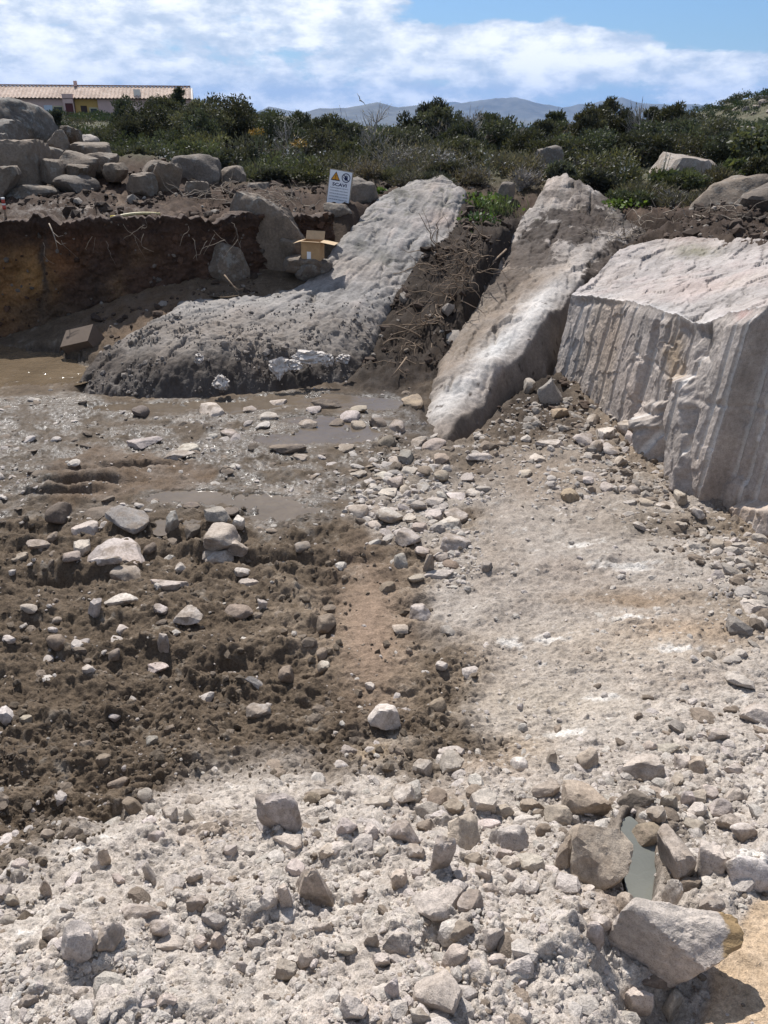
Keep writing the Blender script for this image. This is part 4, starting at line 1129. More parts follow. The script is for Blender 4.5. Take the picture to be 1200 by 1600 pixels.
BOULDERS = [
    (-55, 156, 80, 244, 17.0, 'G', 1, 301, 'largest rounded grey boulder topping the pile at the house end', 'boulder', 'boulder', None, .9, (.1, .15, .3), 'boulder', 5),
    (-40, 188, 36, 238, 15.4, 'g', 0, 302, 'broken boulder with a pale split face leaning below the largest round one'),
    (-45, 222, 66, 304, 14.2, 'k', 0, 303, 'brown stained wedge boulder at the frame edge above the red and white stake'),
    (36, 226, 92, 276, 15.0, 'g', 0, 304, 'pale faceted boulder in the middle of the heap under the big round one'),
    (70, 205, 110, 248, 15.6, 'k', 0, 305, 'upright tan boulder wedged behind the faceted one in the heap'),
    (92, 198, 128, 238, 16.2, 'b', 0, 306, 'brown sharp topped boulder at the rear of the heap'),
    (118, 211, 157, 236, 16.8, 'p', 1, 307, 'smooth pale oval boulder at the rear end of the heap'),
    (106, 224, 176, 262, 15.6, 'k', 1, 308, 'long tan boulder sloping away at the end of the heap'),
    (76, 238, 154, 286, 14.5, 'k', 0, 309, 'angular tan boulder with a dark shaded foot at the front of the heap'),
    (-30, 262, 30, 312, 13.4, 'k', 0, 351, 'broken boulder at the very frame edge just behind the stake'),
    (60, 250, 100, 290, 14.2, 'k', 0, 352, 'small tan boulder jammed between two larger ones at the front of the heap'),
    (128, 240, 182, 280, 14.9, 'k', 0, 353, 'pointed tan boulder sliding off the front end of the heap'),
    (160, 256, 200, 284, 14.4, 'b', 0, 354, 'brown block at the foot of the heap beside the soil mound'),
    (-20, 210, 24, 250, 14.9, 'g', 0, 355, 'grey block at the frame edge between the round boulder and the wedge boulder'),
    (104, 258, 140, 288, 14.2, 'b', 0, 356, 'small brown stone block under the long tan boulder'),
    (290, 284, 330, 312, 14.0, 'k', 0, 357, 'small pale block in front of the domed boulder'),
    (384, 286, 420, 306, 15.2, 'g', 0, 358, 'little grey block lying past the smaller dome'),
    (5, 290, 88, 324, 13.6, 'g', 1, 310, 'low flat boulder speckled with lichen behind the stake'),
    (78, 276, 150, 312, 13.9, 'd', 1, 311, 'dark earth covered boulder between the heap and the soil mound'),
    (258, 244, 346, 306, 15.8, 'g', 1, 312, 'domed grey boulder crusted with lichen standing clear of the heap'),
    (340, 261, 385, 296, 16.2, 'g', 1, 313, 'smaller domed boulder leaning on the lichen crusted dome'),
    (212, 252, 272, 292, 15.0, 'k', 0, 314, 'pale boulder half buried in brown soil beside the lichen crusted dome'),
    (196, 272, 244, 316, 14.0, 'k', 0, 315, 'small leaning slab boulder stuck in the turned soil above the yellow pipe'),
    (346, 313, 500, 474, 12.62, 'K', 1, 316, 'grey brown rounded boulder emerging from the cut bank beside the open cardboard box', 'boulder', 'boulder', None, .45, (.1, .1, -.35), 'boulder', 5),
    (318, 384, 392, 470, 12.1, 'K', 1, 332, 'dark rounded rock at the inner corner of the cut bank'),
    (528, 280, 592, 330, 14.75, 'g', 0, 317, 'grey tilted boulder just behind the white warning sign'),
    (1078, 276, 1225, 356, 13.6, 'k', 1, 318, 'broad brownish boulder with a shaded front above the split block'),
    (1150, 288, 1275, 352, 13.0, 'd', 1, 319, 'dark soil covered boulder at the frame edge above the split block'),
    (1018, 244, 1128, 325, 18.0, 'p', 0, 320, 'pale streaked rock sloping up among the bushes behind the soil bank'),
    (838, 230, 882, 278, 18.5, 'g', 0, 321, 'pointed grey rock poking out of the bushes behind the slanting ridge'),
    (893, 236, 926, 262, 20.0, 'g', 1, 322, 'little rounded grey rock among dark bushes behind the pointed rock'),
    (1150, 198, 1182, 218, 30.0, 'p', 1, 323, 'distant pale boulder on the slope below the rocky hill'),
    (1155, 236, 1185, 252, 24.0, 'p', 1, 324, 'small whitish rock hidden in scrub below the rocky hill'),
    (775, 286, 806, 318, 15.0, 'g', 1, 325, 'low grey rock amid the leafy green plants between the two outcrops'),
    (436, 374, 480, 410, 12.4, 'd', 1, 326, 'dark slab behind the open cardboard box'),
    (440, 400, 505, 428, 12.05, 'K', 1, 327, 'dark flat slab on which the open cardboard box stands'),
    (455, 408, 520, 440, 12.0, 'g', 0, 328, 'leaning grey slab below the open cardboard box'),
    (505, 318, 550, 345, 13.7, 'g', 1, 329, 'flat pale rock lying at the foot of the warning sign'),
]
for bdl in BOULDERS: boulder_at(*bdl)
# the tall leaning slab set in soil next to the domed boulder
boulder_at(236, 252, 282, 314, 14.3, 'k', 0, 331, 'tall brown leaning slab standing on edge beside the lichen crusted dome', deep=.45, rot=(.1, .45, .1))
HILLR = ['long pale streak of rock midway up the far hillside', 'steep pale rock beside the long streak on the far hillside', 'pale rock slab high on the far hillside', 'grey knob of rock near the summit of the far hill',
         'small pale rock under the slabs of the far hillside', 'pale slab at the frame edge on the far hillside', 'lowest small pale rock on the far hillside', 'rocky crest block on top of the far hill']
for i, (cx, cy, w, h, Y) in enumerate([(1150, 172, 12, 9, 138), (1166, 172, 10, 11, 138), (1185, 168, 16, 8, 140), (1196, 160, 20, 10, 150), (1178, 178, 9, 6, 130), (1205, 175, 16, 8, 135), (1140, 180, 8, 5, 128), (1190, 153, 22, 6, 160)]):
    _Y = np.linspace(95, 160, 300); _P = at(np.full(300, cx), np.full(300, cy), _Y)
    Y = float(_Y[np.argmax(_P[:, 2] < far_z(_P[:, 0], _P[:, 1]))])
    boulder_at(cx - w / 2, cy - h / 2, cx + w / 2, cy + h / 2, Y, 'p', 1, 340 + i, HILLR[i], cat='boulder', group='granite rocks on the far hill', level=3)
print('t boulders', time.time() - _T0)

# ------------------------------------------------------------------ stones lying on the pit floor and the heap
# (x, y, w, h in photo pixels, shape, tone, label, short reference) shape: a angular, f flat, r rounded, t tall, l leaning slab
S = []
def st(x, y, w, h, sh='a', tone='p', label=None, ref=None): S.append((x, y, w, h, sh, tone, label, ref))
# around the little water hollow, bottom right
st(1055, 1470, 214, 134, 'B', 'p', 'largest stone of the heap, a tilted boulder with an ochre end below the water hollow', 'largest tilted boulder')
st(917, 1247, 80, 58, 'a', 'k', 'broad tan stone with a flat peak just above the slab beside the water hollow', 'broad tan peaked stone')
st(1006, 1200, 70, 46, 'a', 'p', 'pale block overhanging the dark gap at the top of the water hollow', 'pale overhanging block')
st(936, 1343, 108, 112, 'l', 'k', 'big tan slab sloping down into the water hollow', 'big slab by the water')
st(1009, 1306, 54, 46, 'r', 'b', 'wet brown stone lying across the water in the hollow', 'wet brown stone')
st(1057, 1335, 62, 96, 'l', 'p', 'tall pale slab forming the far bank of the water hollow', 'tall pale slab')
st(1114, 1345, 48, 70, 'a', 'p', 'grey pointed stone outside the tall pale slab at the hollow', 'grey pointed stone')
st(993, 1247, 60, 30, 'f', 'd', 'dark flat slab in the shade under the overhanging block', 'dark shaded slab')
st(1025, 1273, 32, 28, 'a', 'k', 'small cube shaped stone above the wet brown stone', 'small cube shaped stone')
st(1078, 1386, 38, 34, 'a', 'd', 'dark triangular stone tucked at the foot of the tall pale slab', 'dark triangular stone')
st(1051, 1396, 32, 46, 't', 'w', 'white splinter standing at the lower end of the hollow water', 'white splinter')
st(1113, 1411, 42, 34, 'a', 'k', 'tan block behind the corner of the largest tilted boulder', 'tan corner block')
st(979, 1415, 38, 44, 'a', 'k', 'brownish stone damming the lower end of the hollow water', 'damming stone')
st(881, 1335, 30, 62, 't', 'k', 'narrow dark slab leaning against the big slab by the water', 'narrow leaning slab')
st(873, 1275, 46, 40, 'l', 'k', 'slanting slab under the front edge of the broad tan stone', 'slanting slab')
st(853, 1232, 46, 32, 'a', 'k', 'grey hexagonal stone beside the broad tan peaked stone', 'grey hexagonal stone')
st(832, 1260, 40, 26, 'a', 'k'); st(825, 1352, 54, 42, 'a', 'p', 'broken pale wedge leaning towards the narrow dark slab', 'broken pale wedge')
st(918, 1185, 36, 38, 'r', 'k', 'rounded pale stone half sunk behind the broad tan stone', 'half sunk pale stone')
st(811, 1194, 28, 24, 'r', 'w'); st(862, 1184, 18, 26, 't', 'w', 'little white upright stone on the tan slope', 'little white upright stone')
st(999, 1568, 48, 40, 'a', 'p', 'pale block in front of the gap under the largest tilted boulder', 'pale block under the boulder')
st(1053, 1568, 36, 48, 'a', 'p', 'pale squarish stone at the bottom frame edge beside smooth sand', 'pale squarish stone')
st(1031, 1552, 60, 24, 'f', 'b'); st(1175, 1362, 85, 50, 'r', 'w', 'white dusty mound of rock at the frame edge above the sand', 'white dusty mound')
st(1067, 1190, 28, 28, 'a', 'p'); st(1089, 1197, 28, 32, 'a', 'k'); st(1017, 1166, 26, 20, 'a', 'p'); st(1041, 1170, 46, 18, 'f', 'p'); st(1146, 1202, 30, 22, 'a', 'p'); st(1058, 1220, 26, 30, 'a', 'k'); st(1045, 1259, 28, 34, 't', 'k')
st(1025, 1237, 30, 20, 'f', 'k'); st(849, 1298, 26, 24, 'a', 'b'); st(1090, 1245, 30, 28, 'a', 'k'); st(1110, 1240, 26, 30, 'a', 'p'); st(1075, 1250, 24, 30, 't', 'p'); st(1125, 1262, 40, 30, 'a', 'p'); st(1150, 1240, 34, 22, 'a', 'p')
st(1138, 1285, 42, 30, 'a', 'p'); st(1085, 1290, 34, 26, 'f', 'k'); st(1165, 1300, 50, 30, 'r', 'w'); st(905, 1310, 20, 26, 't', 'd'); st(895, 1375, 26, 20, 'a', 'k'); st(920, 1390, 20, 18, 'r', 'p'); st(940, 1440, 36, 26, 'a', 'p'); st(930, 1460, 28, 40, 't', 'p'); st(1004, 1425, 26, 20, 'a', 'w')
# the pale rubble front, centre
st(682, 1413, 88, 58, 'f', 'p', 'pitted pale slab overhanging a shaded hole in the front rubble', 'pitted overhanging slab')
st(684, 1550, 78, 74, 'l', 'p', 'wide dusty slab dipping to the bottom edge of the picture', 'wide dusty slab')
st(658, 1588, 36, 30, 'a', 'w'); st(488, 1384, 60, 58, 'T', 'p', 'triangular grey stone standing up in the front rubble', 'triangular stone')
st(461, 1360, 32, 38, 'a', 'p'); st(435, 1270, 74, 66, 'L', 'p', 'leaning pinkish boulder on the edge between dark soil and pale rubble', 'leaning pinkish boulder')
st(629, 1301, 52, 42, 'a', 'p', 'blocky pale stone with a shaded front above the triangular stone', 'blocky pale stone')
st(692, 1336, 42, 62, 't', 'p', 'tall upright pale stone in the middle of the front rubble', 'tall upright stone')
st(725, 1306, 52, 74, 'l', 'k', 'tan tilted slab behind the tall upright stone', 'tan tilted slab')
st(755, 1251, 44, 42, 'a', 'w', 'whitish diamond shaped stone on the brown soil patch', 'whitish diamond stone')
st(705, 1261, 44, 30, 'a', 'k', 'grey tan stone nestling against the whitish diamond stone', 'grey tan stone')
st(683, 1248, 32, 38, 'r', 'b', 'brown muddy stone on the damp soil behind the rubble', 'brown muddy stone')
st(633, 1242, 38, 32, 'a', 'w', 'white lumpy stone at the rear of the front rubble', 'white lumpy stone')
st(666, 1267, 40, 30, 'l', 'p'); st(721, 1454, 40, 34, 'a', 'p'); st(711, 1494, 42, 40, 'r', 'p', 'rounded pale stone in the shaded hole below the pitted slab', 'rounded stone in the hole')
st(620, 1475, 46, 38, 'a', 'p', 'pale peaked stone in front of the pitted slab', 'pale peaked stone'); st(550, 1573, 50, 42, 'a', 'p', 'pinkish stone with rusty flecks at the bottom edge', 'rusty flecked stone')
st(447, 1515, 36, 36, 'a', 'p', 'lone cubic grey stone in the dusty lower rubble', 'lone cubic stone'); st(612, 1543, 24, 34, 't', 'p', 'small upright stone throwing a long shadow towards the camera', 'small upright stone')
st(511, 1330, 28, 28, 'a', 'p'); st(449, 1316, 48, 26, 'f', 'p'); st(418, 1406, 38, 36, 'a', 'p'); st(445, 1400, 24, 42, 't', 'p'); st(562, 1401, 28, 30, 'a', 'p'); st(623, 1376, 26, 38, 'a', 'p'); st(797, 1351, 34, 30, 'a', 'p')
st(795, 1312, 62, 46, 'a', 'p', 'large dusty stone between the whitish diamond and the slab by the water', 'large dusty stone'); st(789, 1337, 36, 24, 'a', 'w'); st(796, 1370, 24, 28, 'a', 'p'); st(735, 1410, 42, 44, 'l', 'p'); st(769, 1468, 38, 34, 'r', 'p')
st(488, 1248, 28, 22, 'r', 'o', 'little ochre stone next to the leaning pinkish boulder', 'little ochre stone'); st(503, 1240, 58, 16, 'f', 'p'); st(762, 1290, 42, 22, 'f', 'w'); st(788, 1268, 32, 26, 'a', 'p'); st(542, 1293, 34, 32, 'a', 'p'); st(579, 1298, 26, 28, 'a', 'p'); st(542, 1483, 34, 20, 'a', 'p'); st(480, 1498, 30, 30, 'a', 'p'); st(425, 1560, 28, 20, 'a', 'p')
st(590, 1255, 50, 26, 'a', 'p'); st(655, 1365, 26, 22, 'a', 'p'); st(650, 1330, 30, 26, 'a', 'w'); st(595, 1330, 24, 20, 'a', 'p'); st(740, 1345, 30, 28, 'a', 'p'); st(755, 1365, 26, 28, 'a', 'p'); st(765, 1390, 30, 22, 'a', 'p'); st(720, 1370, 26, 22, 'a', 'w'); st(665, 1290, 30, 22, 'a', 'p'); st(800, 1470, 28, 22, 'r', 'p'); st(775, 1500, 30, 22, 'r', 'p'); st(595, 1500, 30, 24, 'a', 'p'); st(580, 1470, 24, 26, 't', 'p'); st(505, 1450, 30, 20, 'a', 'p')
# left front
st(121, 1470, 54, 66, 'a', 'p', 'broad standing stone beside its cracked neighbour in the lower rubble', 'broad standing stone')
st(173, 1466, 46, 50, 'a', 'p', 'faceted stone leaning against the broad standing stone', 'faceted leaning stone'); st(143, 1470, 26, 40, 't', 'p')
st(221, 1429, 64, 36, 'f', 'p', 'flat topped pale slab above the pair of standing stones', 'flat topped slab'); st(247, 1450, 36, 28, 'r', 'p'); st(308, 1413, 36, 30, 'a', 'p'); st(334, 1440, 40, 30, 'a', 'g', 'greyish weathered stone alone on the dusty slope', 'greyish weathered stone'); st(265, 1476, 58, 32, 'f', 'p', 'low slab with a ragged front below the flat topped slab', 'ragged low slab')
st(163, 1342, 22, 30, 't', 'p'); st(232, 1364, 22, 34, 't', 'p'); st(341, 1377, 28, 20, 'a', 'w'); st(227, 1244, 26, 26, 'r', 'g'); st(265, 1270, 26, 28, 'a', 'w'); st(240, 1265, 26, 22, 'r', 'p'); st(232, 1283, 24, 20, 'r', 'w', 'whitish round stone on the rim of the dark soil', 'whitish round stone'); st(244, 1308, 28, 20, 'r', 'w')
st(185, 1226, 36, 26, 'r', 'b', 'dark brown round clod like stone on the soil edge', 'dark brown round stone'); st(207, 1259, 34, 30, 'r', 'b'); st(303, 1250, 30, 24, 'a', 'p'); st(296, 1275, 20, 26, 't', 'p'); st(75, 1305, 26, 20, 'r', 'p'); st(30, 1351, 28, 22, 'r', 'p'); st(18, 1406, 26, 20, 'r', 'w'); st(7, 1394, 24, 26, 'a', 'p'); st(71, 1390, 20, 32, 't', 'p'); st(79, 1461, 28, 26, 'a', 'p'); st(131, 1552, 28, 22, 'a', 'p'); st(260, 1564, 34, 28, 'a', 'p', 'pale block with a hollow front at the bottom of the dusty slope', 'hollow fronted block'); st(227, 1570, 36, 18, 'f', 'p')
st(313, 1472, 22, 24, 'a', 'p'); st(340, 1471, 24, 32, 'a', 'p'); st(380, 1511, 26, 20, 'a', 'p'); st(303, 1369, 28, 26, 'a', 'p'); st(44, 1566, 34, 26, 'a', 'p'); st(400, 1471, 38, 26, 'a', 'p'); st(360, 1330, 22, 20, 'a', 'p'); st(185, 1375, 22, 22, 'a', 'p'); st(15, 1440, 30, 20, 'a', 'p'); st(105, 1420, 26, 18, 'a', 'p')
# middle of the floor
st(600, 1128, 52, 42, 'a', 'w', 'lone white topped stone with a dark shadow in the middle of the soil', 'lone white topped stone')
st(684, 1102, 28, 26, 'r', 'b', 'dark round stone behind the lone white topped stone', 'dark round stone'); st(706, 1192, 40, 42, 'a', 'p', 'squat tan stone with a shadow on the brown patch', 'squat tan stone'); st(660, 1201, 32, 32, 'r', 'p'); st(658, 957, 36, 30, 'a', 'w', 'pale pyramid stone beside the beaten lane', 'pale pyramid stone'); st(508, 978, 34, 30, 'r', 'b', 'round brown stone half buried beside the beaten lane', 'round brown stone')
st(446, 1053, 24, 28, 'r', 'b', 'dark egg shaped stone on the bare soil', 'dark egg shaped stone'); st(505, 1045, 20, 20, 'r', 'p'); st(503, 1022, 18, 18, 'r', 'b'); st(404, 1111, 40, 26, 'a', 'g', 'grey block lying in the turned soil', 'grey block'); st(683, 898, 52, 16, 'f', 'w', 'flat white stone at the near end of the stone spine', 'flat white end stone'); st(605, 917, 26, 18, 'r', 'b'); st(705, 1173, 42, 16, 'f', 'p'); st(534, 1195, 26, 16, 'f', 'w'); st(545, 1172, 32, 18, 'f', 'p'); st(578, 1072, 16, 14, 'a', 'w'); st(690, 1040, 20, 16, 'a', 'p'); st(602, 1105, 22, 22, 'r', 'b'); st(625, 985, 26, 16, 'f', 'k'); st(700, 985, 26, 18, 'f', 'g')
st(198, 898, 54, 34, 'r', 'k', 'rounded tan boulder just below the flat pale boulder in the soil', 'rounded tan boulder'); st(264, 914, 60, 18, 'f', 'p', 'thin flat stone lying on the soil crest', 'thin flat stone'); st(190, 937, 54, 22, 'f', 'w', 'whitish slab casting a black shadow in the dark soil', 'whitish shadowed slab'); st(149, 945, 22, 30, 't', 'w', 'white upright stone beside the shadowed slab', 'white upright stone'); st(293, 964, 48, 30, 'l', 'w', 'pale leaf shaped slab leaning on the soil', 'leaf shaped slab'); st(373, 956, 46, 24, 'r', 'b', 'long brown rounded stone in the soil', 'long brown stone'); st(251, 1013, 20, 26, 't', 'w', 'little white pillar stone in the dark soil', 'little white pillar'); st(87, 1003, 30, 24, 'r', 'b'); st(8, 1117, 30, 30, 'a', 'w', 'white stone at the frame edge in the dark soil', 'white edge stone')
st(192, 984, 22, 18, 'r', 'p'); st(178, 1023, 18, 20, 'r', 'k'); st(140, 1047, 24, 18, 'a', 'w'); st(247, 1043, 34, 18, 'f', 'p'); st(238, 1159, 20, 20, 'r', 'g'); st(162, 1187, 26, 20, 'r', 'b'); st(177, 1124, 20, 14, 'r', 'g'); st(15, 1000, 22, 14, 'a', 'w'); st(90, 970, 18, 14, 'r', 'p'); st(330, 870, 30, 16, 'r', 'k'); st(378, 895, 26, 14, 'a', 'w'); st(390, 910, 36, 14, 'f', 'p'); st(410, 945, 16, 20, 't', 'p'); st(40, 1125, 22, 16, 'a', 'k'); st(250, 955, 24, 16, 'a', 'w'); st(45, 950, 28, 14, 'r', 'k')
st(181, 863, 88, 46, 'f', 'p', 'biggest pale flat boulder in the dark soil near the wet ground', 'biggest pale flat boulder'); st(193, 822, 70, 42, 'f', 'g', 'grey flat slab behind the biggest pale flat boulder', 'grey flat slab'); st(128, 830, 46, 32, 'a', 'p', 'pale lumpy stone to the side of the grey flat slab', 'pale lumpy stone'); st(130, 852, 28, 30, 'a', 'p'); st(343, 849, 56, 42, 'r', 'p', 'tan pear shaped boulder at the rim of the dark soil', 'tan pear shaped boulder'); st(370, 855, 38, 26, 'a', 'w', 'white pointed stone against the pear shaped boulder', 'white pointed stone'); st(342, 874, 46, 28, 'r', 'p', 'pale squat stone in front of the pear shaped boulder', 'pale squat stone'); st(372, 819, 20, 22, 'a', 'w'); st(282, 886, 18, 16, 'r', 'w'); st(90, 802, 42, 34, 'r', 'd', 'dark wet boulder at the edge of the glaring mud', 'dark wet boulder'); st(157, 802, 52, 24, 'f', 'd', 'dark flat stone behind the grey flat slab', 'dark flat stone'); st(269, 814, 22, 30, 't', 'g', 'narrow grey slab standing beside the small puddle', 'narrow grey slab'); st(334, 809, 40, 22, 'a', 'g'); st(163, 888, 50, 14, 'f', 'w'); st(110, 872, 30, 18, 'r', 'k'); st(300, 830, 26, 22, 'a', 'd'); st(235, 850, 22, 20, 'r', 'd'); st(60, 850, 40, 16, 'a', 'k'); st(30, 870, 28, 16, 'a', 'k'); st(300, 790, 30, 12, 'f', 'd'); st(360, 800, 26, 14, 'f', 'd')
# wet ground towards the strip of water
st(330, 641, 44, 28, 'a', 'p', 'pale wedge stone at the edge of the long strip of water', 'pale wedge stone by the water'); st(220, 642, 28, 18, 'r', 'd', 'dark stone standing in the long strip of water', 'dark stone in the water'); st(294, 701, 36, 18, 'f', 'w'); st(226, 691, 58, 20, 'f', 'p', 'whitish split flat stone on the reddish mud', 'whitish split flat stone'); st(280, 712, 50, 16, 'f', 'w'); st(547, 650, 32, 18, 'r', 'p', 'rounded pale stone beyond the mud pool', 'rounded pale stone by the mud pool'); st(644, 628, 34, 26, 'f', 'o', 'ochre flat stone tilted at the foot of the dark gully', 'ochre flat stone'); st(633, 711, 26, 24, 'a', 'g'); st(678, 695, 40, 22, 'r', 'k'); st(749, 716, 42, 12, 'f', 'w', 'flat white stone resting alone below the slanting ridge', 'flat white lone stone'); st(510, 631, 50, 16, 'l', 'd', 'dark tilted slab beside the long strip of water', 'dark tilted slab'); st(360, 675, 30, 14, 'f', 'p'); st(420, 650, 30, 14, 'f', 'p'); st(410, 665, 24, 12, 'f', 'w'); st(450, 700, 60, 14, 'f', 'd'); st(480, 668, 30, 14, 'f', 'k'); st(590, 660, 28, 16, 'r', 'd'); st(605, 690, 30, 22, 'r', 'd'); st(560, 665, 24, 16, 'r', 'k'); st(620, 665, 26, 20, 'a', 'k'); st(525, 660, 26, 14, 'a', 'd'); st(390, 640, 22, 12, 'f', 'p'); st(560, 640, 28, 14, 'r', 'k'); st(680, 645, 22, 18, 'a', 'k'); st(655, 690, 26, 18, 'a', 'k'); st(435, 630, 28, 12, 'f', 'p'); st(490, 640, 24, 12, 'f', 'p'); st(470, 715, 24, 12, 'f', 'k'); st(540, 700, 26, 14, 'f', 'k')
# the spine of pale stones
st(609, 808, 46, 26, 'r', 'w', 'white oval stone at the outer edge of the stone spine', 'white oval stone'); st(698, 819, 48, 26, 'f', 'w', 'white slab leaning low in the stone spine', 'white leaning slab'); st(713, 809, 40, 26, 'a', 'w', 'white pointed stone at the inner edge of the stone spine', 'white inner stone'); st(677, 806, 28, 22, 'a', 'w'); st(712, 848, 50, 32, 'a', 'w', 'large white faceted stone ending the stone spine', 'large white faceted stone'); st(637, 843, 42, 30, 'a', 'p', 'big pale stone amid the rubble of the stone spine', 'big pale spine stone'); st(626, 878, 24, 26, 'r', 'g', 'grey rounded stone at the near end of the spine', 'grey rounded spine stone'); st(704, 884, 26, 20, 'r', 'b'); st(670, 879, 18, 26, 't', 'k'); st(597, 743, 28, 14, 'f', 'w'); st(560, 798, 32, 20, 'r', 'p'); st(663, 761, 26, 18, 'a', 'w'); st(617, 753, 26, 20, 'a', 'p'); st(712, 777, 30, 16, 'f', 'w'); st(654, 789, 26, 16, 'r', 'g'); st(473, 855, 26, 18, 'r', 'g'); st(760, 884, 18, 18, 'r', 'g'); st(593, 799, 28, 18, 'r', 'p'); st(640, 735, 26, 14, 'f', 'p'); st(605, 770, 30, 16, 'f', 'p'); st(636, 765, 24, 18, 'a', 'k'); st(665, 735, 26, 16, 'r', 'b'); st(690, 745, 24, 16, 'r', 'k'); st(680, 785, 30, 14, 'f', 'w'); st(640, 810, 22, 18, 'a', 'p'); st(655, 825, 26, 18, 'a', 'k'); st(690, 870, 24, 14, 'a', 'k'); st(585, 820, 22, 14, 'r', 'p'); st(650, 905, 28, 14, 'a', 'k'); st(740, 770, 26, 14, 'a', 'p'); st(730, 745, 22, 14, 'a', 'p'); st(620, 720, 26, 16, 'a', 'k'); st(690, 715, 24, 14, 'a', 'k'); st(560, 740, 28, 12, 'f', 'p'); st(660, 860, 24, 16, 'r', 'p')
# foot of the split block
st(858, 694, 46, 16, 'f', 'w', 'flat white slab on the brown rubble below the split block', 'flat white slab below the block'); st(948, 679, 34, 24, 'a', 'w', 'white block fallen at the foot of the split face', 'white fallen block'); st(978, 669, 30, 28, 'a', 'p', 'pale block touching the foot of the split face', 'pale block touching the face'); st(910, 687, 32, 22, 'a', 'p'); st(890, 774, 30, 24, 'r', 'o', 'brownish lump alone on the pale slope below the split block', 'brownish lump'); st(932, 697, 20, 20, 'r', 'p'); st(927, 656, 22, 18, 'a', 'p'); st(956, 702, 28, 20, 'f', 'p'); st(1063, 776, 22, 24, 'a', 'p'); st(1038, 790, 38, 16, 'f', 'w'); st(922, 742, 26, 12, 'f', 'p'); st(829, 604, 20, 22, 'a', 'g', 'small grey stone in the dark corner under the ridge', 'small grey corner stone'); st(862, 612, 40, 38, 'T', 'g', 'grey triangular stone in the dark corner between ridge and block', 'grey corner triangle'); st(874, 646, 30, 18, 'a', 'o'); st(987, 766, 28, 18, 'r', 'p'); st(1062, 822, 24, 16, 'a', 'p'); st(990, 690, 20, 22, 'a', 'p'); st(950, 760, 24, 16, 'a', 'p'); st(1010, 785, 24, 16, 'r', 'k'); st(840, 715, 26, 14, 'f', 'p'); st(820, 740, 22, 14, 'a', 'p'); st(1090, 800, 26, 18, 'a', 'p'); st(1120, 850, 24, 18, 'r', 'k'); st(970, 720, 22, 16, 'a', 'p'); st(1010, 745, 26, 18, 'a', 'p')
# right hand edge
st(1180, 1117, 52, 42, 'a', 'p', 'big angular stone at the frame edge in the side rubble', 'big angular edge stone'); st(1123, 1148, 36, 24, 'a', 'p', 'light topped stone before the big angular edge stone', 'light topped stone'); st(1178, 948, 44, 24, 'f', 'p', 'long slab at the frame edge on the brown heap', 'long edge slab'); st(1187, 921, 30, 22, 'r', 'g'); st(1155, 1157, 30, 40, 'l', 'p'); st(1098, 1121, 44, 22, 'f', 'p'); st(1139, 1124, 36, 22, 'a', 'p'); st(1172, 999, 38, 30, 'r', 'k', 'tan round boulder at the frame edge', 'tan round edge boulder'); st(1150, 915, 26, 20, 'r', 'p'); st(1165, 895, 24, 18, 'r', 'k'); st(1185, 1170, 34, 30, 'a', 'p'); st(1120, 1180, 30, 18, 'a', 'p'); st(1160, 1180, 28, 20, 'a', 'p'); st(1095, 1170, 26, 18, 'a', 'p'); st(1190, 1060, 28, 20, 'a', 'p'); st(1170, 1210, 34, 24, 'a', 'p'); st(1185, 1270, 36, 28, 'a', 'p'); st(1070, 1105, 28, 16, 'a', 'p'); st(1150, 980, 24, 22, 'r', 'k'); st(1185, 985, 26, 24, 'r', 'g')
S = S[:300]

def cast(P):
    """first hit of the photo rays with the ground"""
    P = np.asarray(P, float)
    n = len(P); Ys = np.geomspace(.8, 16, 420)
    b = (P[:, 1] - 800) / FPX; a = (P[:, 0] - 600) / FPX
    dy = CP - b * SP; dz = -SP - b * CP
    T = Ys[None, :] / dy[:, None]
    X = a[:, None] * T; Z = EYE + dz[:, None] * T; Yg = np.repeat(Ys[None], n, 0)
    # coarse height lookup through a cached regular grid
    gz = GRID(X.ravel(), Yg.ravel()).reshape(X.shape)
    hit = Z < gz
    k = np.argmax(hit, 1); k = np.where(hit.any(1), k, len(Ys) - 1)
    r = np.arange(n)
    return np.stack([X[r, k], Yg[r, k], gz[r, k]], -1)

class Grid:
    def __init__(s):
        s.x0, s.y0, s.dx, s.dy = -7.5, .3, .03, .03
        s.nx, s.ny = 500, 400
        xs = s.x0 + np.arange(s.nx) * s.dx; ys = s.y0 + np.arange(s.ny) * s.dy
        X, Y = np.meshgrid(xs, ys)
        s.z = ground(X, Y).reshape(s.ny, s.nx)
    def __call__(s, x, y):
        u = np.clip((x - s.x0) / s.dx, 0, s.nx - 1.01); v = np.clip((y - s.y0) / s.dy, 0, s.ny - 1.01)
        i, j = u.astype(int), v.astype(int); fu, fv = u - i, v - j
        z = s.z
        return (z[j, i] * (1 - fu) + z[j, i + 1] * fu) * (1 - fv) + (z[j + 1, i] * (1 - fu) + z[j + 1, i + 1] * fu) * fv
GRID = Grid()
print('t grid', time.time() - _T0)

def size_word(w):
    return ('pebble sized' if w < .06 else 'fist sized' if w < .10 else 'hand sized' if w < .16 else 'brick sized' if w < .25 else 'head sized')

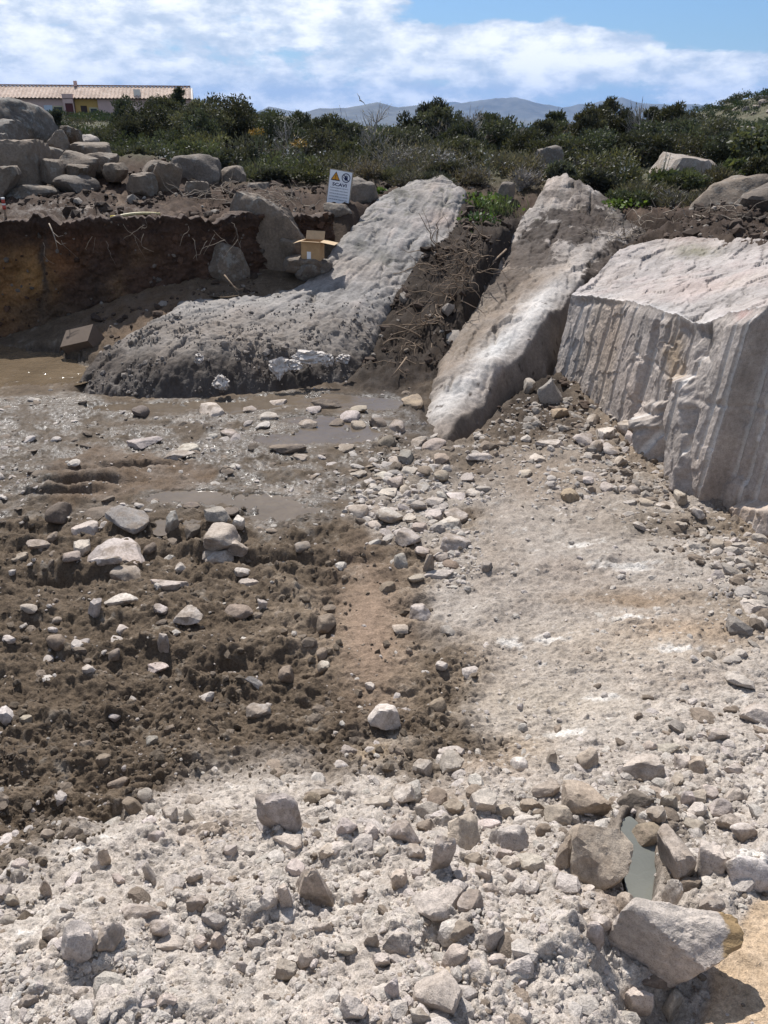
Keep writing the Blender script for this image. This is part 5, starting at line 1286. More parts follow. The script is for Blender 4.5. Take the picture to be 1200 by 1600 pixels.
def build_stones():
    P = cast([(x, y + h * .30) for x, y, w, h, *_ in S])
    refs = [(x, y, ref) for x, y, w, h, sh, tone, label, ref in S if ref]
    used = set(); rnd = random.Random(4)
    sc = np.array([(s[0], s[1]) for s in S], float)
    tonew = {'p': 'pale', 'w': 'whitish', 'g': 'grey', 'b': 'brown', 'o': 'ochre', 'd': 'dark', 'k': 'tan'}
    shw = {'a': 'angular', 'f': 'flat', 'r': 'rounded', 't': 'upright', 'l': 'leaning'}
    for i, (x, y, w, h, sh, tone, label, ref) in enumerate(S):
        p = P[i]; zc = float(depth(*p)); k = zc / FPX
        al = math.atan2(EYE - p[2], p[1])
        W = w * k; Hh = h * k
        ca, sa = math.cos(al), math.sin(al)
        f = {'a': (.62, .8), 'f': (.42, .95), 'r': (.6, .8), 't': (.95, .45), 'l': (.5, 1.0), 'B': (.66, .85), 'T': (.95, .5), 'L': (.85, .6)}[sh]
        H = f[0] * Hh / ca; D = min(max(f[1] * Hh / sa, .5 * W), 1.25 * W)
        H = min(H, 1.3 * max(W, Hh)) ; H = max(H, .35 * W if sh != 'f' else .26 * W)
        lvl = 5 if w > 150 else 4 if w >= 34 else 3 if w >= 15 else 2
        V, F = rock_shape(lvl, (W * 1.04, D, H * 1.25), 1000 + i * 7, sharp={'r': 14}.get(sh, 70), planes=rnd.choice((8, 9, 10, 12)), rough=.045 if sh != 'r' else .04, rounded=(sh == 'r'))
        rot = [rnd.uniform(-.2, .2), rnd.uniform(-.25, .25), rnd.uniform(-.25, .25)]
        if sh == 'l': rot = [rnd.uniform(.2, .4), rnd.choice((-1, 1)) * rnd.uniform(.15, .35), rnd.uniform(-.3, .3)]
        if sh == 'f': rot = [rnd.uniform(-.1, .2), rnd.uniform(-.15, .15), rnd.uniform(-.3, .3)]
        if sh == 'L': rot = [0, -.55, .1]
        if sh == 'B': rot = [.18, .22, .12]
        if x == 936 and y == 1343: rot = [.25, .42, -.25]
        if x == 1057 and y == 1335: rot = [.1, -.55, .2]
        V = V @ np.array(Euler(rot).to_matrix()).T
        if sh == 'T':                                        # triangular: narrow the top
            t = (V[:, 2] - V[:, 2].min()) / np.ptp(V[:, 2]); V[:, 0] *= 1.15 - .95 * t; V[:, 1] *= 1.1 - .6 * t
        V[:, 0] *= W / np.ptp(V[:, 0])
        sink = .36 if sh in 'arf' else .26
        ox, oy = p[0], p[1] + D * .12
        for it in range(4):                                  # settle the visible part into the space it takes in the photograph
            gz = float(GRID(np.array([ox]), np.array([oy]))[0])
            z0 = gz - V[:, 2].min() - sink * np.ptp(V[:, 2])
            wx, wy, wz = V[:, 0] + ox, V[:, 1] + oy, V[:, 2] + z0
            vis = wz > gz - .004
            qx, qy = proj(wx[vis], wy[vis], wz[vis])
            sw, sh_ = w / np.ptp(qx), h / np.ptp(qy)
            ex, ey_ = x - (qx.max() + qx.min()) / 2, y - (qy.max() + qy.min()) / 2
            ox += ex * k; oy -= ey_ * k / max(sa, .35)
            if it < 3:
                V[:, 0] *= np.clip(sw, .6, 1.5); V[:, 1:] *= np.clip(sh_, .55, 1.5)
        gz = float(GRID(np.array([ox]), np.array([oy]))[0])
        z0 = gz - V[:, 2].min() - sink * np.ptp(V[:, 2])
        me = np_mesh('stone', V, F, True); me.set_sharp_from_angle(angle=R(28))
        o = link('stone', me, M['stone'], None, (ox, oy, z0))
        c = np.array(TONES[tone]) * rnd.uniform(.88, 1.1) * np.array([1, rnd.uniform(.975, 1.015), rnd.uniform(.94, 1.04)])
        o.color = (*c, 1)
        if sh == 'B':
            o.data.materials.clear(); o.data.materials.append(M['ochre_end'])
        if label is None:
            # how it lies to the named stones around it
            order = sorted(refs, key=lambda r: (r[0] - x) ** 2 + ((r[1] - y) * 1.2) ** 2)[:5]
            cand = []
            for rx, ry, rf in order:
                dx, dy = x - rx, y - ry
                rel = ('just right of' if dx > 0 else 'just left of') if abs(dx) > abs(dy) * 1.2 else ('just in front of' if dy > 0 else 'just behind')
                if math.hypot(dx, dy) > 70: rel = rel.replace('just', 'a little way') if 'just in' in rel or 'just beh' in rel else rel.replace('just right of', 'some way right of').replace('just left of', 'some way left of')
                cd = f"{size_word(W)} {tonew[tone]} {shw.get(sh, 'angular')} stone {rel} the {rf}"
                cd = cd if len(cd.replace('-', ' ').split()) < 16 else f"{tonew[tone]} {shw.get(sh, 'angular')} stone {rel} the {rf}"
                cand.append(cd if len(cd.split()) < 17 else f"{tonew[tone]} {shw.get(sh, 'angular')} stone near the {rf}")
                if len(cand) > 2 and cand[-1] not in used: break
            label = next((c for c in cand if c not in used), None)
            if label is None: label = f"{tonew[tone]} {shw.get(sh, 'angular')} stone near the {rf}"
        used.add(label)
        tag(o, label, 'stone', 'stones strewn over the pit floor and spoil heap')

def ochre_end():
    m = rock_mat('granite_with_ochre_end', TONES['p'], rough=.88, bscale=1.4)
    nt = m.node_tree; b = nt.nodes['Principled BSDF']
    src = b.inputs['Base Color'].links[0].from_socket
    tc = nd(nt, 'ShaderNodeTexCoord'); sp = nd(nt, 'ShaderNodeSeparateXYZ'); nt.links.new(tc.outputs['Object'], sp.inputs[0])
    f = noise(nt, tc.outputs['Object'], 14, 4, .6)
    ad = nd(nt, 'ShaderNodeMath', operation='MULTIPLY_ADD'); nt.links.new(f, ad.inputs[0]); ad.inputs[1].default_value = .15; nt.links.new(sp.outputs[0], ad.inputs[2])
    r = ramp(nt, ad.outputs[0], [(.178, g3(0)), (.192, g3(1))])
    nt.links.new(mixc(nt, r, src, mixc(nt, 1, (.30, .205, .105), ramp(nt, f, [(.3, g3(.6)), (.7, g3(1.25))]), 'MULTIPLY')), b.inputs['Base Color'])
    return m
M['ochre_end'] = ochre_end()
build_stones()
print('t stones', time.time() - _T0)

# ------------------------------------------------------------------ rubble and clods nobody could count
def soup(name, pos, dims, level, planes, sharp, seed, col, mat, rough=.06, flat=True):
    rng = np.random.default_rng(seed)
    B, F = ico(level); nv = len(B); N = len(pos)
    out = np.empty((N, nv, 3), np.float32)
    for i in range(0, N, 4000):
        m = min(4000, N - i)
        n = rng.normal(size=(m, planes, 3)); n /= np.linalg.norm(n, axis=2, keepdims=True)
        c = rng.uniform(.6, 1.0, (m, planes))
        d = np.maximum(np.einsum('vk,mpk->mvp', B, n), 0) / c[:, None, :]
        r = ((d ** sharp).sum(2) + .75 ** sharp) ** (-1 / sharp)
        r *= 1 + rng.normal(size=r.shape) * rough
        V = B[None] * r[:, :, None] * dims[i:i + m, None, :] * .5
        e = rng.uniform(-.45, .45, (m, 2)); yaw = rng.uniform(0, 6.283, m)
        cx, sx, cy, sy, cz, sz = np.cos(e[:, 0]), np.sin(e[:, 0]), np.cos(e[:, 1]), np.sin(e[:, 1]), np.cos(yaw), np.sin(yaw)
        Z0 = np.zeros(m); O1 = np.ones(m)
        Rx = np.stack([O1, Z0, Z0, Z0, cx, -sx, Z0, sx, cx], -1).reshape(m, 3, 3)
        Ry = np.stack([cy, Z0, sy, Z0, O1, Z0, -sy, Z0, cy], -1).reshape(m, 3, 3)
        Rz = np.stack([cz, -sz, Z0, sz, cz, Z0, Z0, Z0, O1], -1).reshape(m, 3, 3)
        V = np.einsum('mij,mvj->mvi', Rz @ Ry @ Rx, V)
        out[i:i + m] = V + pos[i:i + m, None, :]
    FF = (F[None] + (np.arange(N) * nv)[:, None, None]).reshape(-1, 3)
    CC = np.repeat(col, nv, 0)
    o = link(name, np_mesh(name, out.reshape(-1, 3), FF, not flat, CC), mat)
    return tag(o, kind='stuff')

def rubble_mat(name, bscale):
    m, nt, b = new_mat(name)
    tc = nd(nt, 'ShaderNodeTexCoord'); a = nd(nt, 'ShaderNodeAttribute', attribute_name='tint')
    f2 = noise(nt, tc.outputs['Object'], 60 * bscale, 4, .6); f3 = noise(nt, tc.outputs['Object'], 240 * bscale, 2, .6)
    c = mixc(nt, 1, a.outputs['Color'], ramp(nt, f2, [(.3, g3(.72)), (.55, g3(1)), (.75, g3(1.2))]), 'MULTIPLY')
    c = mixc(nt, .7, c, ramp(nt, f3, [(.3, g3(.6)), (.5, g3(1)), (.7, g3(1.2))]), 'MULTIPLY')
    nt.links.new(c, b.inputs['Base Color']); b.inputs['Roughness'].default_value = .92
    bump(nt, b, [(f2, .5, .008), (f3, .5, .003)])
    return m
M['rubble'] = rubble_mat('loose_rubble', 1.0)

def scatter():
    rng = np.random.default_rng(77)
    # even spread over the ground in view: distance law keeps the count finite
    N = 215000
    Y = 1 / rng.uniform(1 / 10.5, 1 / .85, N)
    X = rng.uniform(-.80, .80, N) * (Y * CP + 2.7 * SP) * 1.05
    Z = GRID(X, Y)
    px, py = proj(X, Y, Z)
    n0 = fbm(p2(X, Y, 1.6), 4, seed=2); z = zones(px, py, n0)
    clus = sstep(fbm(p2(X, Y, 2.6), 3, seed=240), -.25, .35)
    pale, spine, wet, sand, red, trk = (z[k] for k in ('pale', 'spine', 'wet', 'sand', 'red', 'track'))
    foot = np.exp(-((px - 960) / 170) ** 2 - ((py - 740) / 60) ** 2) + np.exp(-((px - 1150) / 80) ** 2 - ((py - 880) / 60) ** 2)
    hollow = np.exp(-((px - 1010) / 190) ** 2 - ((py - 1240) / 80) ** 2) + np.exp(-((px - 770) / 90) ** 2 - ((py - 1330) / 70) ** 2)
    front = sstep(py, 1170, 1280)
    plain = pale * (1 - front) * (1 - np.clip(foot, 0, 1))
    soil = np.clip(1 - pale - spine - wet, 0, 1)
    dens = pale * (.22 + .06 * front) + 2.0 * spine + .8 * wet * (1 - red * .6) + .24 * soil + 1.6 * foot + .4 * hollow + .25 * np.exp(-((px - 1150) / 90) ** 2 - ((py - 1130) / 80) ** 2)
    dens = dens * (.25 + .9 * clus) * (1 - .93 * sand) * (1 - .75 * trk)
    # not through the outcrops, not under water
    for tp, poly in ROCKS: dens = dens * (sdf_poly(X, Y, poly) > .02)
    for lev, ells in POOLS.values():
        for cx, cy, rx, ry in ells: dens = dens * (1 - .9 * (((px - cx) / rx) ** 2 + ((py - cy) / ry) ** 2 < 1))
    d, w = side_polyline(X, Y, EDGE); dens = dens * (d > .15)
    size = .011 * rng.pareto(2.0, N) + .010
    size = np.where(front * pale > .5, .010 * rng.pareto(2.7, N) + .010, size)
    size *= (.75 + .5 * front + .9 * spine + .35 * wet + .35 * hollow + .8 * np.clip(foot, 0, 1)) * (.48 + .19 * Y)
    size = np.clip(size, .008, .085 * (.75 + .08 * Y))
    size = np.where(plain > .5, np.minimum(size, .05), size)
    vis = size / np.maximum(depth(X, Y, Z), .5) * FPX
    keep = (rng.uniform(size=N) < dens * .62) & (vis > 3.2)
    X, Y, Z, size, px, py, n0 = (a[keep] for a in (X, Y, Z, size, px, py, n0)); vis = vis[keep]
    pale, wet, soil = pale[keep], wet[keep], soil[keep]
    m = len(X); print('rubble', m)
    base = np.array([.42, .372, .328])[None] * rng.uniform(.82, 1.1, (m, 1)) * rng.uniform(.985, 1.015, (m, 3))
    brown = rng.uniform(size=m) < (.12 + .45 * soil + .35 * wet)
    base[brown] = np.array([.19, .15, .115])[None] * rng.uniform(.7, 1.3, (brown.sum(), 1))
    dims = size[:, None] * np.stack([rng.uniform(.8, 1.25, m), rng.uniform(.7, 1.1, m), rng.uniform(.4, .85, m)], -1)
    dims[:, 2] *= np.where(wet > .5, .6, 1)
    pos = np.stack([X, Y, Z - dims[:, 2] * .06], -1)
    big = vis > 11
    soup('rubble', pos[big], dims[big], 2, 9, 18, 78, base[big], M['rubble'], .012, flat=True)
    soup('gravel', pos[~big], dims[~big], 1, 8, 14, 79, base[~big], M['rubble'], .04, flat=True)
    # broken rock fallen along the foot of the split block and down the side of the heap
    N = 9000
    X = rng.uniform(.5, 3.4, N); Y = rng.uniform(2.0, 8.4, N); Z = GRID(X, Y); px, py = proj(X, Y, Z)
    line = np.interp(px, [760, 860, 930, 1000, 1080, 1200], [690, 640, 690, 760, 830, 900])
    w_ = np.exp(-((py - line) / 48.0) ** 2) * (px > 740) + .8 * np.exp(-((px - 1185) / 45) ** 2 - ((py - 960) / 90) ** 2) + .7 * np.exp(-((px - 1130) / 90) ** 2 - ((py - 1130) / 60) ** 2)
    ok = (rng.uniform(size=N) < w_ * .75) & (sdf_poly(X, Y, ROCKS[1][1]) > .1)
    X, Y, Z = X[ok], Y[ok], Z[ok]; m = len(X); print('foot rubble', m)
    size = np.clip(.022 * rng.pareto(1.9, m) + .022, 0, .13)
    col = np.array([.37, .325, .28])[None] * rng.uniform(.6, 1.15, (m, 1)); bm_ = rng.uniform(size=m) < .3; col[bm_] = np.array([.19, .15, .115])[None] * rng.uniform(.7, 1.3, (bm_.sum(), 1))
    dims = size[:, None] * np.stack([rng.uniform(.8, 1.3, m), rng.uniform(.7, 1.1, m), rng.uniform(.4, .8, m)], -1)
    soup('rubble', np.stack([X, Y, Z - dims[:, 2] * .02], -1), dims, 2, 9, 22, 84, col, M['rubble'], .012, flat=True)
    # clods of turned earth
    N = 60000
    Y = 1 / rng.uniform(1 / 6.2, 1 / 1.2, N); X = rng.uniform(-.56, .5, N) * (Y * CP + 2.7 * SP) * 1.05
    Z = GRID(X, Y); px, py = proj(X, Y, Z); n0 = fbm(p2(X, Y, 1.6), 4, seed=2); z = zones(px, py, n0)
    soil = np.clip(1 - z['pale'] - z['spine'] - z['wet'], 0, 1) * (1 - .9 * np.clip(z['track'], 0, 1))
    clus = sstep(fbm(p2(X, Y, 3.1), 3, seed=250), -.3, .4)
    size = np.clip(.012 * rng.pareto(2.2, N) + .012, .012, .055) * (.6 + .12 * Y)
    vis = size / depth(X, Y, Z) * FPX
    keep = (rng.uniform(size=N) < soil * (.05 + .95 * clus) * .3) & (vis > 4)
    X, Y, Z, size, px = (a[keep] for a in (X, Y, Z, size, px)); m = len(X); print('clods', m)
    col = lerp(np.array([.105, .081, .058]), np.array([.17, .133, .098]), (sstep(px, 150, 560) * rng.uniform(0, 1, m))[:, None]) * rng.uniform(.8, 1.3, (m, 1))
    dims = size[:, None] * rng.uniform(.7, 1.1, (m, 3))
    soup('soil_clods', np.stack([X, Y, Z + dims[:, 2] * .1], -1), dims, 1, 8, 14, 81, col, M['rubble'], .11, flat=True)
    # lumps of turned soil lying on the bank and in the gully
    N = 16000
    Y = rng.uniform(8.0, 16.5, N); X = rng.uniform(-.56, .56, N) * Y * 1.0
    Z = ground(X, Y); px, py = proj(X, Y, Z)
    dn = sstep(fbm(p2(X, Y, 1.3), 3, seed=252), -.2, .35)
    d, w = side_polyline(X, Y, EDGE)
    ok = (rng.uniform(size=N) < dn * .8) & ((d < -.35) | (w > .5) | ((px > 150) & (px < 400) & (py < 530) & (d > .1)) | ((px > 760) & (px < 930) & (py > 560) & (py < 660))) & (Y > 8.0) & ((Y > 9.4) | (px > 700))
    for tp, poly in ROCKS: ok &= sdf_poly(X, Y, poly) > .0
    X, Y, Z, px = X[ok], Y[ok], Z[ok], px[ok]; m = len(X); print('bank clods', m)
    size = np.clip(.035 * rng.pareto(2.0, m) + .035, 0, .22)
    col = np.array([.062, .042, .030])[None] * rng.uniform(.6, 1.5, (m, 1))
    st_ = rng.uniform(size=m) < .12; col[st_] = np.array([.26, .225, .19])[None] * rng.uniform(.7, 1.2, (st_.sum(), 1))
    dims = size[:, None] * rng.uniform(.6, 1.2, (m, 3)) * np.array([1.2, 1, .7])
    X_, Y_, Z_, V_ = WALL_PTS[0]
    k = rng.choice(len(X_), 520, p=(V_ < .98) / (V_ < .98).sum())
    sz = np.clip(.03 * rng.pareto(2.2, 520) + .03, 0, .16)
    X = np.concatenate([X, X_[k]]); Y = np.concatenate([Y, Y_[k]]); Z = np.concatenate([Z, Z_[k]])
    dims = np.concatenate([dims, sz[:, None] * rng.uniform(.6, 1.2, (520, 3))])
    wc = np.array([.075, .042, .027])[None] * rng.uniform(.6, 1.6, (520, 1)); gs = rng.uniform(size=520) < .3; wc[gs] = np.array([.17, .14, .115])[None] * rng.uniform(.6, 1.2, (gs.sum(), 1))
    col = np.concatenate([col, wc])
    # grit and mud lumps stuck to the lower part of the long whaleback
    va = np.empty(len(oA.data.vertices) * 3); oA.data.vertices.foreach_get('co', va); va = va.reshape(-1, 3)
    ax_, ay_ = proj(va[:, 0], va[:, 1], va[:, 2])
    sd = sdf_poly(va[:, 0], va[:, 1], ROCKS[0][1])
    pr = (sd < 0) * sstep(ay_, 440, 530) * sstep(fbm(p2(va[:, 0], va[:, 1], 2.2), 3, seed=254), -.2, .3) + 1e-9
    k = rng.choice(len(va), 1500, p=pr / pr.sum()); sz = np.clip(.014 * rng.pareto(2.2, 1500) + .016, 0, .09)
    X = np.concatenate([X, va[k, 0]]); Y = np.concatenate([Y, va[k, 1]]); Z = np.concatenate([Z, va[k, 2]])
    dims = np.concatenate([dims, sz[:, None] * rng.uniform(.6, 1.2, (1500, 3))])
    gc = np.array([.20, .172, .148])[None] * rng.uniform(.7, 1.35, (1500, 1)); col = np.concatenate([col, gc])
    soup('bank_clods', np.stack([X, Y, Z + dims[:, 2] * .1], -1), dims, 1, 8, 12, 83, col, M['rubble'], .12, flat=True)
scatter()
print('t scatter', time.time() - _T0)
# ------------------------------------------------------------------ shrubs and trees
def leaf_mat(name, col, var=.35, trans=.25, rough=.6):
    m, nt, b = new_mat(name)
    tc = nd(nt, 'ShaderNodeTexCoord'); a = nd(nt, 'ShaderNodeAttribute', attribute_name='tint')
    c = a.outputs['Color']
    nt.links.new(c, b.inputs['Base Color']); b.inputs['Roughness'].default_value = rough
    tr = nd(nt, 'ShaderNodeBsdfTranslucent'); nt.links.new(mixc(nt, 1, c, (1.2, 1.25, .7), 'MULTIPLY'), tr.inputs[0])
    mx = nd(nt, 'ShaderNodeMixShader'); mx.inputs[0].default_value = trans
    out = nt.nodes['Material Output']
    nt.links.new(b.outputs[0], mx.inputs[1]); nt.links.new(tr.outputs[0], mx.inputs[2]); nt.links.new(mx.outputs[0], out.inputs[0])
    return m
M['leaf'] = leaf_mat('leaves', None)
M['bark'] = flat_mat('bark', (.15, .12, .095), .9, .35, 30, bmp=.01)
M['grey_bark'] = flat_mat('grey_bark', (.27, .25, .23), .9, .3, 30, bmp=.01)

#             colour,               leaf length, width, up-bias, clump radius, leaf count, shell, twigs
SPECIES = {
    'juniper': ((.042, .052, .034), .060, .017, .85, .13, 12000, .45, 0),
    'dense':   ((.048, .059, .038), .055, .020, .45, .19, 12000, .5, 0),
    'bright':  ((.058, .072, .034), .060, .018, .60, .20, 7500, .7, 0),
    'broom':   ((.072, .076, .050), .085, .011, .95, .24, 6000, .6, 1),
    'heather': ((.084, .074, .058), .080, .011, .95, .26, 4200, .6, 2),
    'bare':    ((.130, .120, .105), .080, .014, .8, .30, 900, .6, 3),
    'leafy':   ((.075, .100, .040), .110, .055, .2, .22, 2600, .8, 1),
    'dead':    ((.16, .15, .13), .06, .012, .5, .3, 120, .6, 4),
}

def crown_soup(rng, h, w, dd, sp, lo=.06):
    col, ll, lw, up, cr, n, shell, tw = SPECIES[sp]
    n = int(n * np.clip(w * h / 3.6, .35, 1.9))
    nc = int(np.clip(20 + w * h * 13, 16, 130))
    # clump centres over an uneven dome
    v = rng.normal(size=(nc, 3)); v /= np.linalg.norm(v, axis=1, keepdims=True)
    r = rng.uniform(0, 1, nc) ** (1 / 3) * (1 - shell) + shell * rng.uniform(.75, 1.0, nc)
    ctr = v * r[:, None]
    ctr[:, 2] = np.where(ctr[:, 2] < -.2, ctr[:, 2] * .9, ctr[:, 2])
    ctr[:, 0] *= w / 2 * .86; ctr[:, 1] *= dd / 2 * .86
    zz = (ctr[:, 2] + 1) / 2
    if sp == 'juniper': ctr[:, 0] *= np.clip(1.25 - .85 * zz, .3, 1.1); ctr[:, 1] *= np.clip(1.25 - .85 * zz, .3, 1.1)
    ctr[:, 2] = lo * h + zz * h * (.93 - lo) + rng.normal(size=nc) * .03 * h
    ctr[:, 0] += rng.normal(size=nc) * .05 * w
    crad = cr * (.7 + .7 * rng.uniform(size=nc)) * np.clip(w / 1.6, .6, 1.5)
    k = rng.choice(nc, n, p=(crad ** 2) / (crad ** 2).sum())
    d = rng.normal(size=(n, 3)); d /= np.linalg.norm(d, axis=1, keepdims=True)
    rr = crad[k] * rng.uniform(.15, 1.0, n) ** .6
    P = ctr[k] + d * rr[:, None] * np.array([1, 1, 1.25 if sp in ('juniper', 'broom', 'heather') else .8])
    P[:, 2] = np.maximum(P[:, 2], .02)
    # leaf direction: out of its clump and upwards
    ax = d + np.array([0, 0, up]) * 1.3 + rng.normal(size=(n, 3)) * .45; ax /= np.linalg.norm(ax, axis=1, keepdims=True)
    sd = np.cross(ax, rng.normal(size=(n, 3))); sd /= np.linalg.norm(sd, axis=1, keepdims=True)
    L = ll * rng.uniform(.6, 1.5, n); Wd = lw * rng.uniform(.7, 1.4, n)
    V = np.stack([P - sd * Wd[:, None], P + sd * Wd[:, None], P + ax * L[:, None]], 1).reshape(-1, 3)
    F = np.arange(3 * n).reshape(n, 3)
    ct = rng.uniform(.72, 1.35, nc)
    c = np.array(col)[None] * ct[k][:, None] * rng.uniform(.75, 1.3, (n, 1)) * np.array([1, 1, 1])
    yel = rng.uniform(size=n) < .08
    c[yel] = c[yel] * np.array([1.7, 1.4, 1.0])
    return V, F, np.repeat(c, 3, 0), ctr, crad

def trunk_tubes(rng, h, w, ctr, crad, sp, mb):
    tw = SPECIES[sp][7]
    nst = 1 if sp in ('juniper', 'dead') else rng.integers(2, 4)
    lean = rng.normal(size=2) * .08
    for s_ in range(nst):
        b = np.array([rng.normal() * .05 * (nst > 1), rng.normal() * .05 * (nst > 1), -.12])
        top = np.array([lean[0] * h + rng.normal() * .12 * w * (nst > 1), lean[1] * h, h * (.95 if sp == 'dead' else .72)])
        t = np.linspace(0, 1, 7)[:, None]
        P = b + (top - b) * t + np.sin(t * 3.1 + s_) * rng.normal(size=3) * .04 * h * np.array([1, 1, 0])
        r0 = .018 * h + .012
        mb.tube(P, r0 * (1 - .8 * t[:, 0]) + .004, 6)
        nb = int({0: 7, 1: 9, 2: 14, 3: 26, 4: 20}[tw] * (1 if nst == 1 else .6)) + 2
        for j in range(nb):
            a = rng.uniform(.18, .95); q = b + (top - b) * a
            q = P[int(a * 6)]
            if tw < 4:
                e = ctr[rng.integers(len(ctr))] + rng.normal(size=3) * .05
                if e[2] < q[2] + .02: e[2] = q[2] + rng.uniform(.05, .3) * h * .4
            else:
                an = rng.uniform(0, 6.28); ln = (1 - a * .75) * w * .5
                e = q + np.array([math.cos(an) * ln, math.sin(an) * ln, ln * rng.uniform(.5, 1.1)])
            m_ = (q + e) / 2 + np.array([0, 0, -.03]) + rng.normal(size=3) * .03
            u = np.linspace(0, 1, 5)[:, None]
            C = q * (1 - u) ** 2 + 2 * m_ * u * (1 - u) + e * u ** 2
            r1 = r0 * .45 * (1 - a * .6)
            mb.tube(C, r1 * (1 - .75 * u[:, 0]) + .0035, 4, cap=False)
            for _ in range({0: 1, 1: 2, 2: 4, 3: 6, 4: 5}[tw]):
                g = C[rng.integers(1, 5)]; dr = rng.normal(size=3) * .5 + np.array([0, 0, .9]) + (e - q) / (np.linalg.norm(e - q) + 1e-6)
                dr /= np.linalg.norm(dr); l2 = rng.uniform(.12, .34) * min(h, 2)
                mb.tube(np.stack([g, g + dr * l2 * .5 + rng.normal(size=3) * .02, g + dr * l2]), np.array([.006, .005, .0028]), 3, cap=False)

def ground_z(x, y):
    return float(ground(np.array([x]), np.array([y]))[0]) if y < 26 else float(far_z(np.array([x]), np.array([y]))[0])

def shrub(px, ptop, Y, wpx, sp, label, name='shrub', cat='shrub', seed=0, leanpx=0, base=None):
    p = at(px, ptop, Y)
    zg = ground_z(p[0], Y)
    h = max(float(p[2]) - zg, .3)
    w = wpx * Y * CP / FPX * 1.3
    rng = np.random.default_rng(9000 + seed)
    root = empty(name, (p[0], Y, zg - .03))
    tag(root, label, cat, 'shrubs and trees of the scrub beyond the pit')
    V, F, c, ctr, crad = crown_soup(rng, h, w, w * rng.uniform(.75, 1.0), sp)
    c = c * rng.uniform(.8, 1.45) * np.array([rng.uniform(.92, 1.25), 1.0, rng.uniform(.85, 1.2)])
    c = lerp(c, c.mean(1, keepdims=True) * np.array([1.08, 1.0, .82]), .38)
    V[:, 2] = np.maximum(V[:, 2] * h / np.percentile(V[:, 2], 99.3), .02)
    V[:, 0] *= w / 2 / np.percentile(np.abs(V[:, 0]), 98.5)
    if leanpx: V[:, 0] += leanpx * Y * CP / FPX * (V[:, 2] / h) ** 2
    mb = MB(); trunk_tubes(rng, h, w, ctr, crad, sp, mb)
    link('crown', np_mesh('crown', V, F, False, c), M['leaf'], root)
    mb.build('trunk', M['grey_bark'] if SPECIES[sp][7] >= 2 else M['bark'], root, smooth=True)
    return root

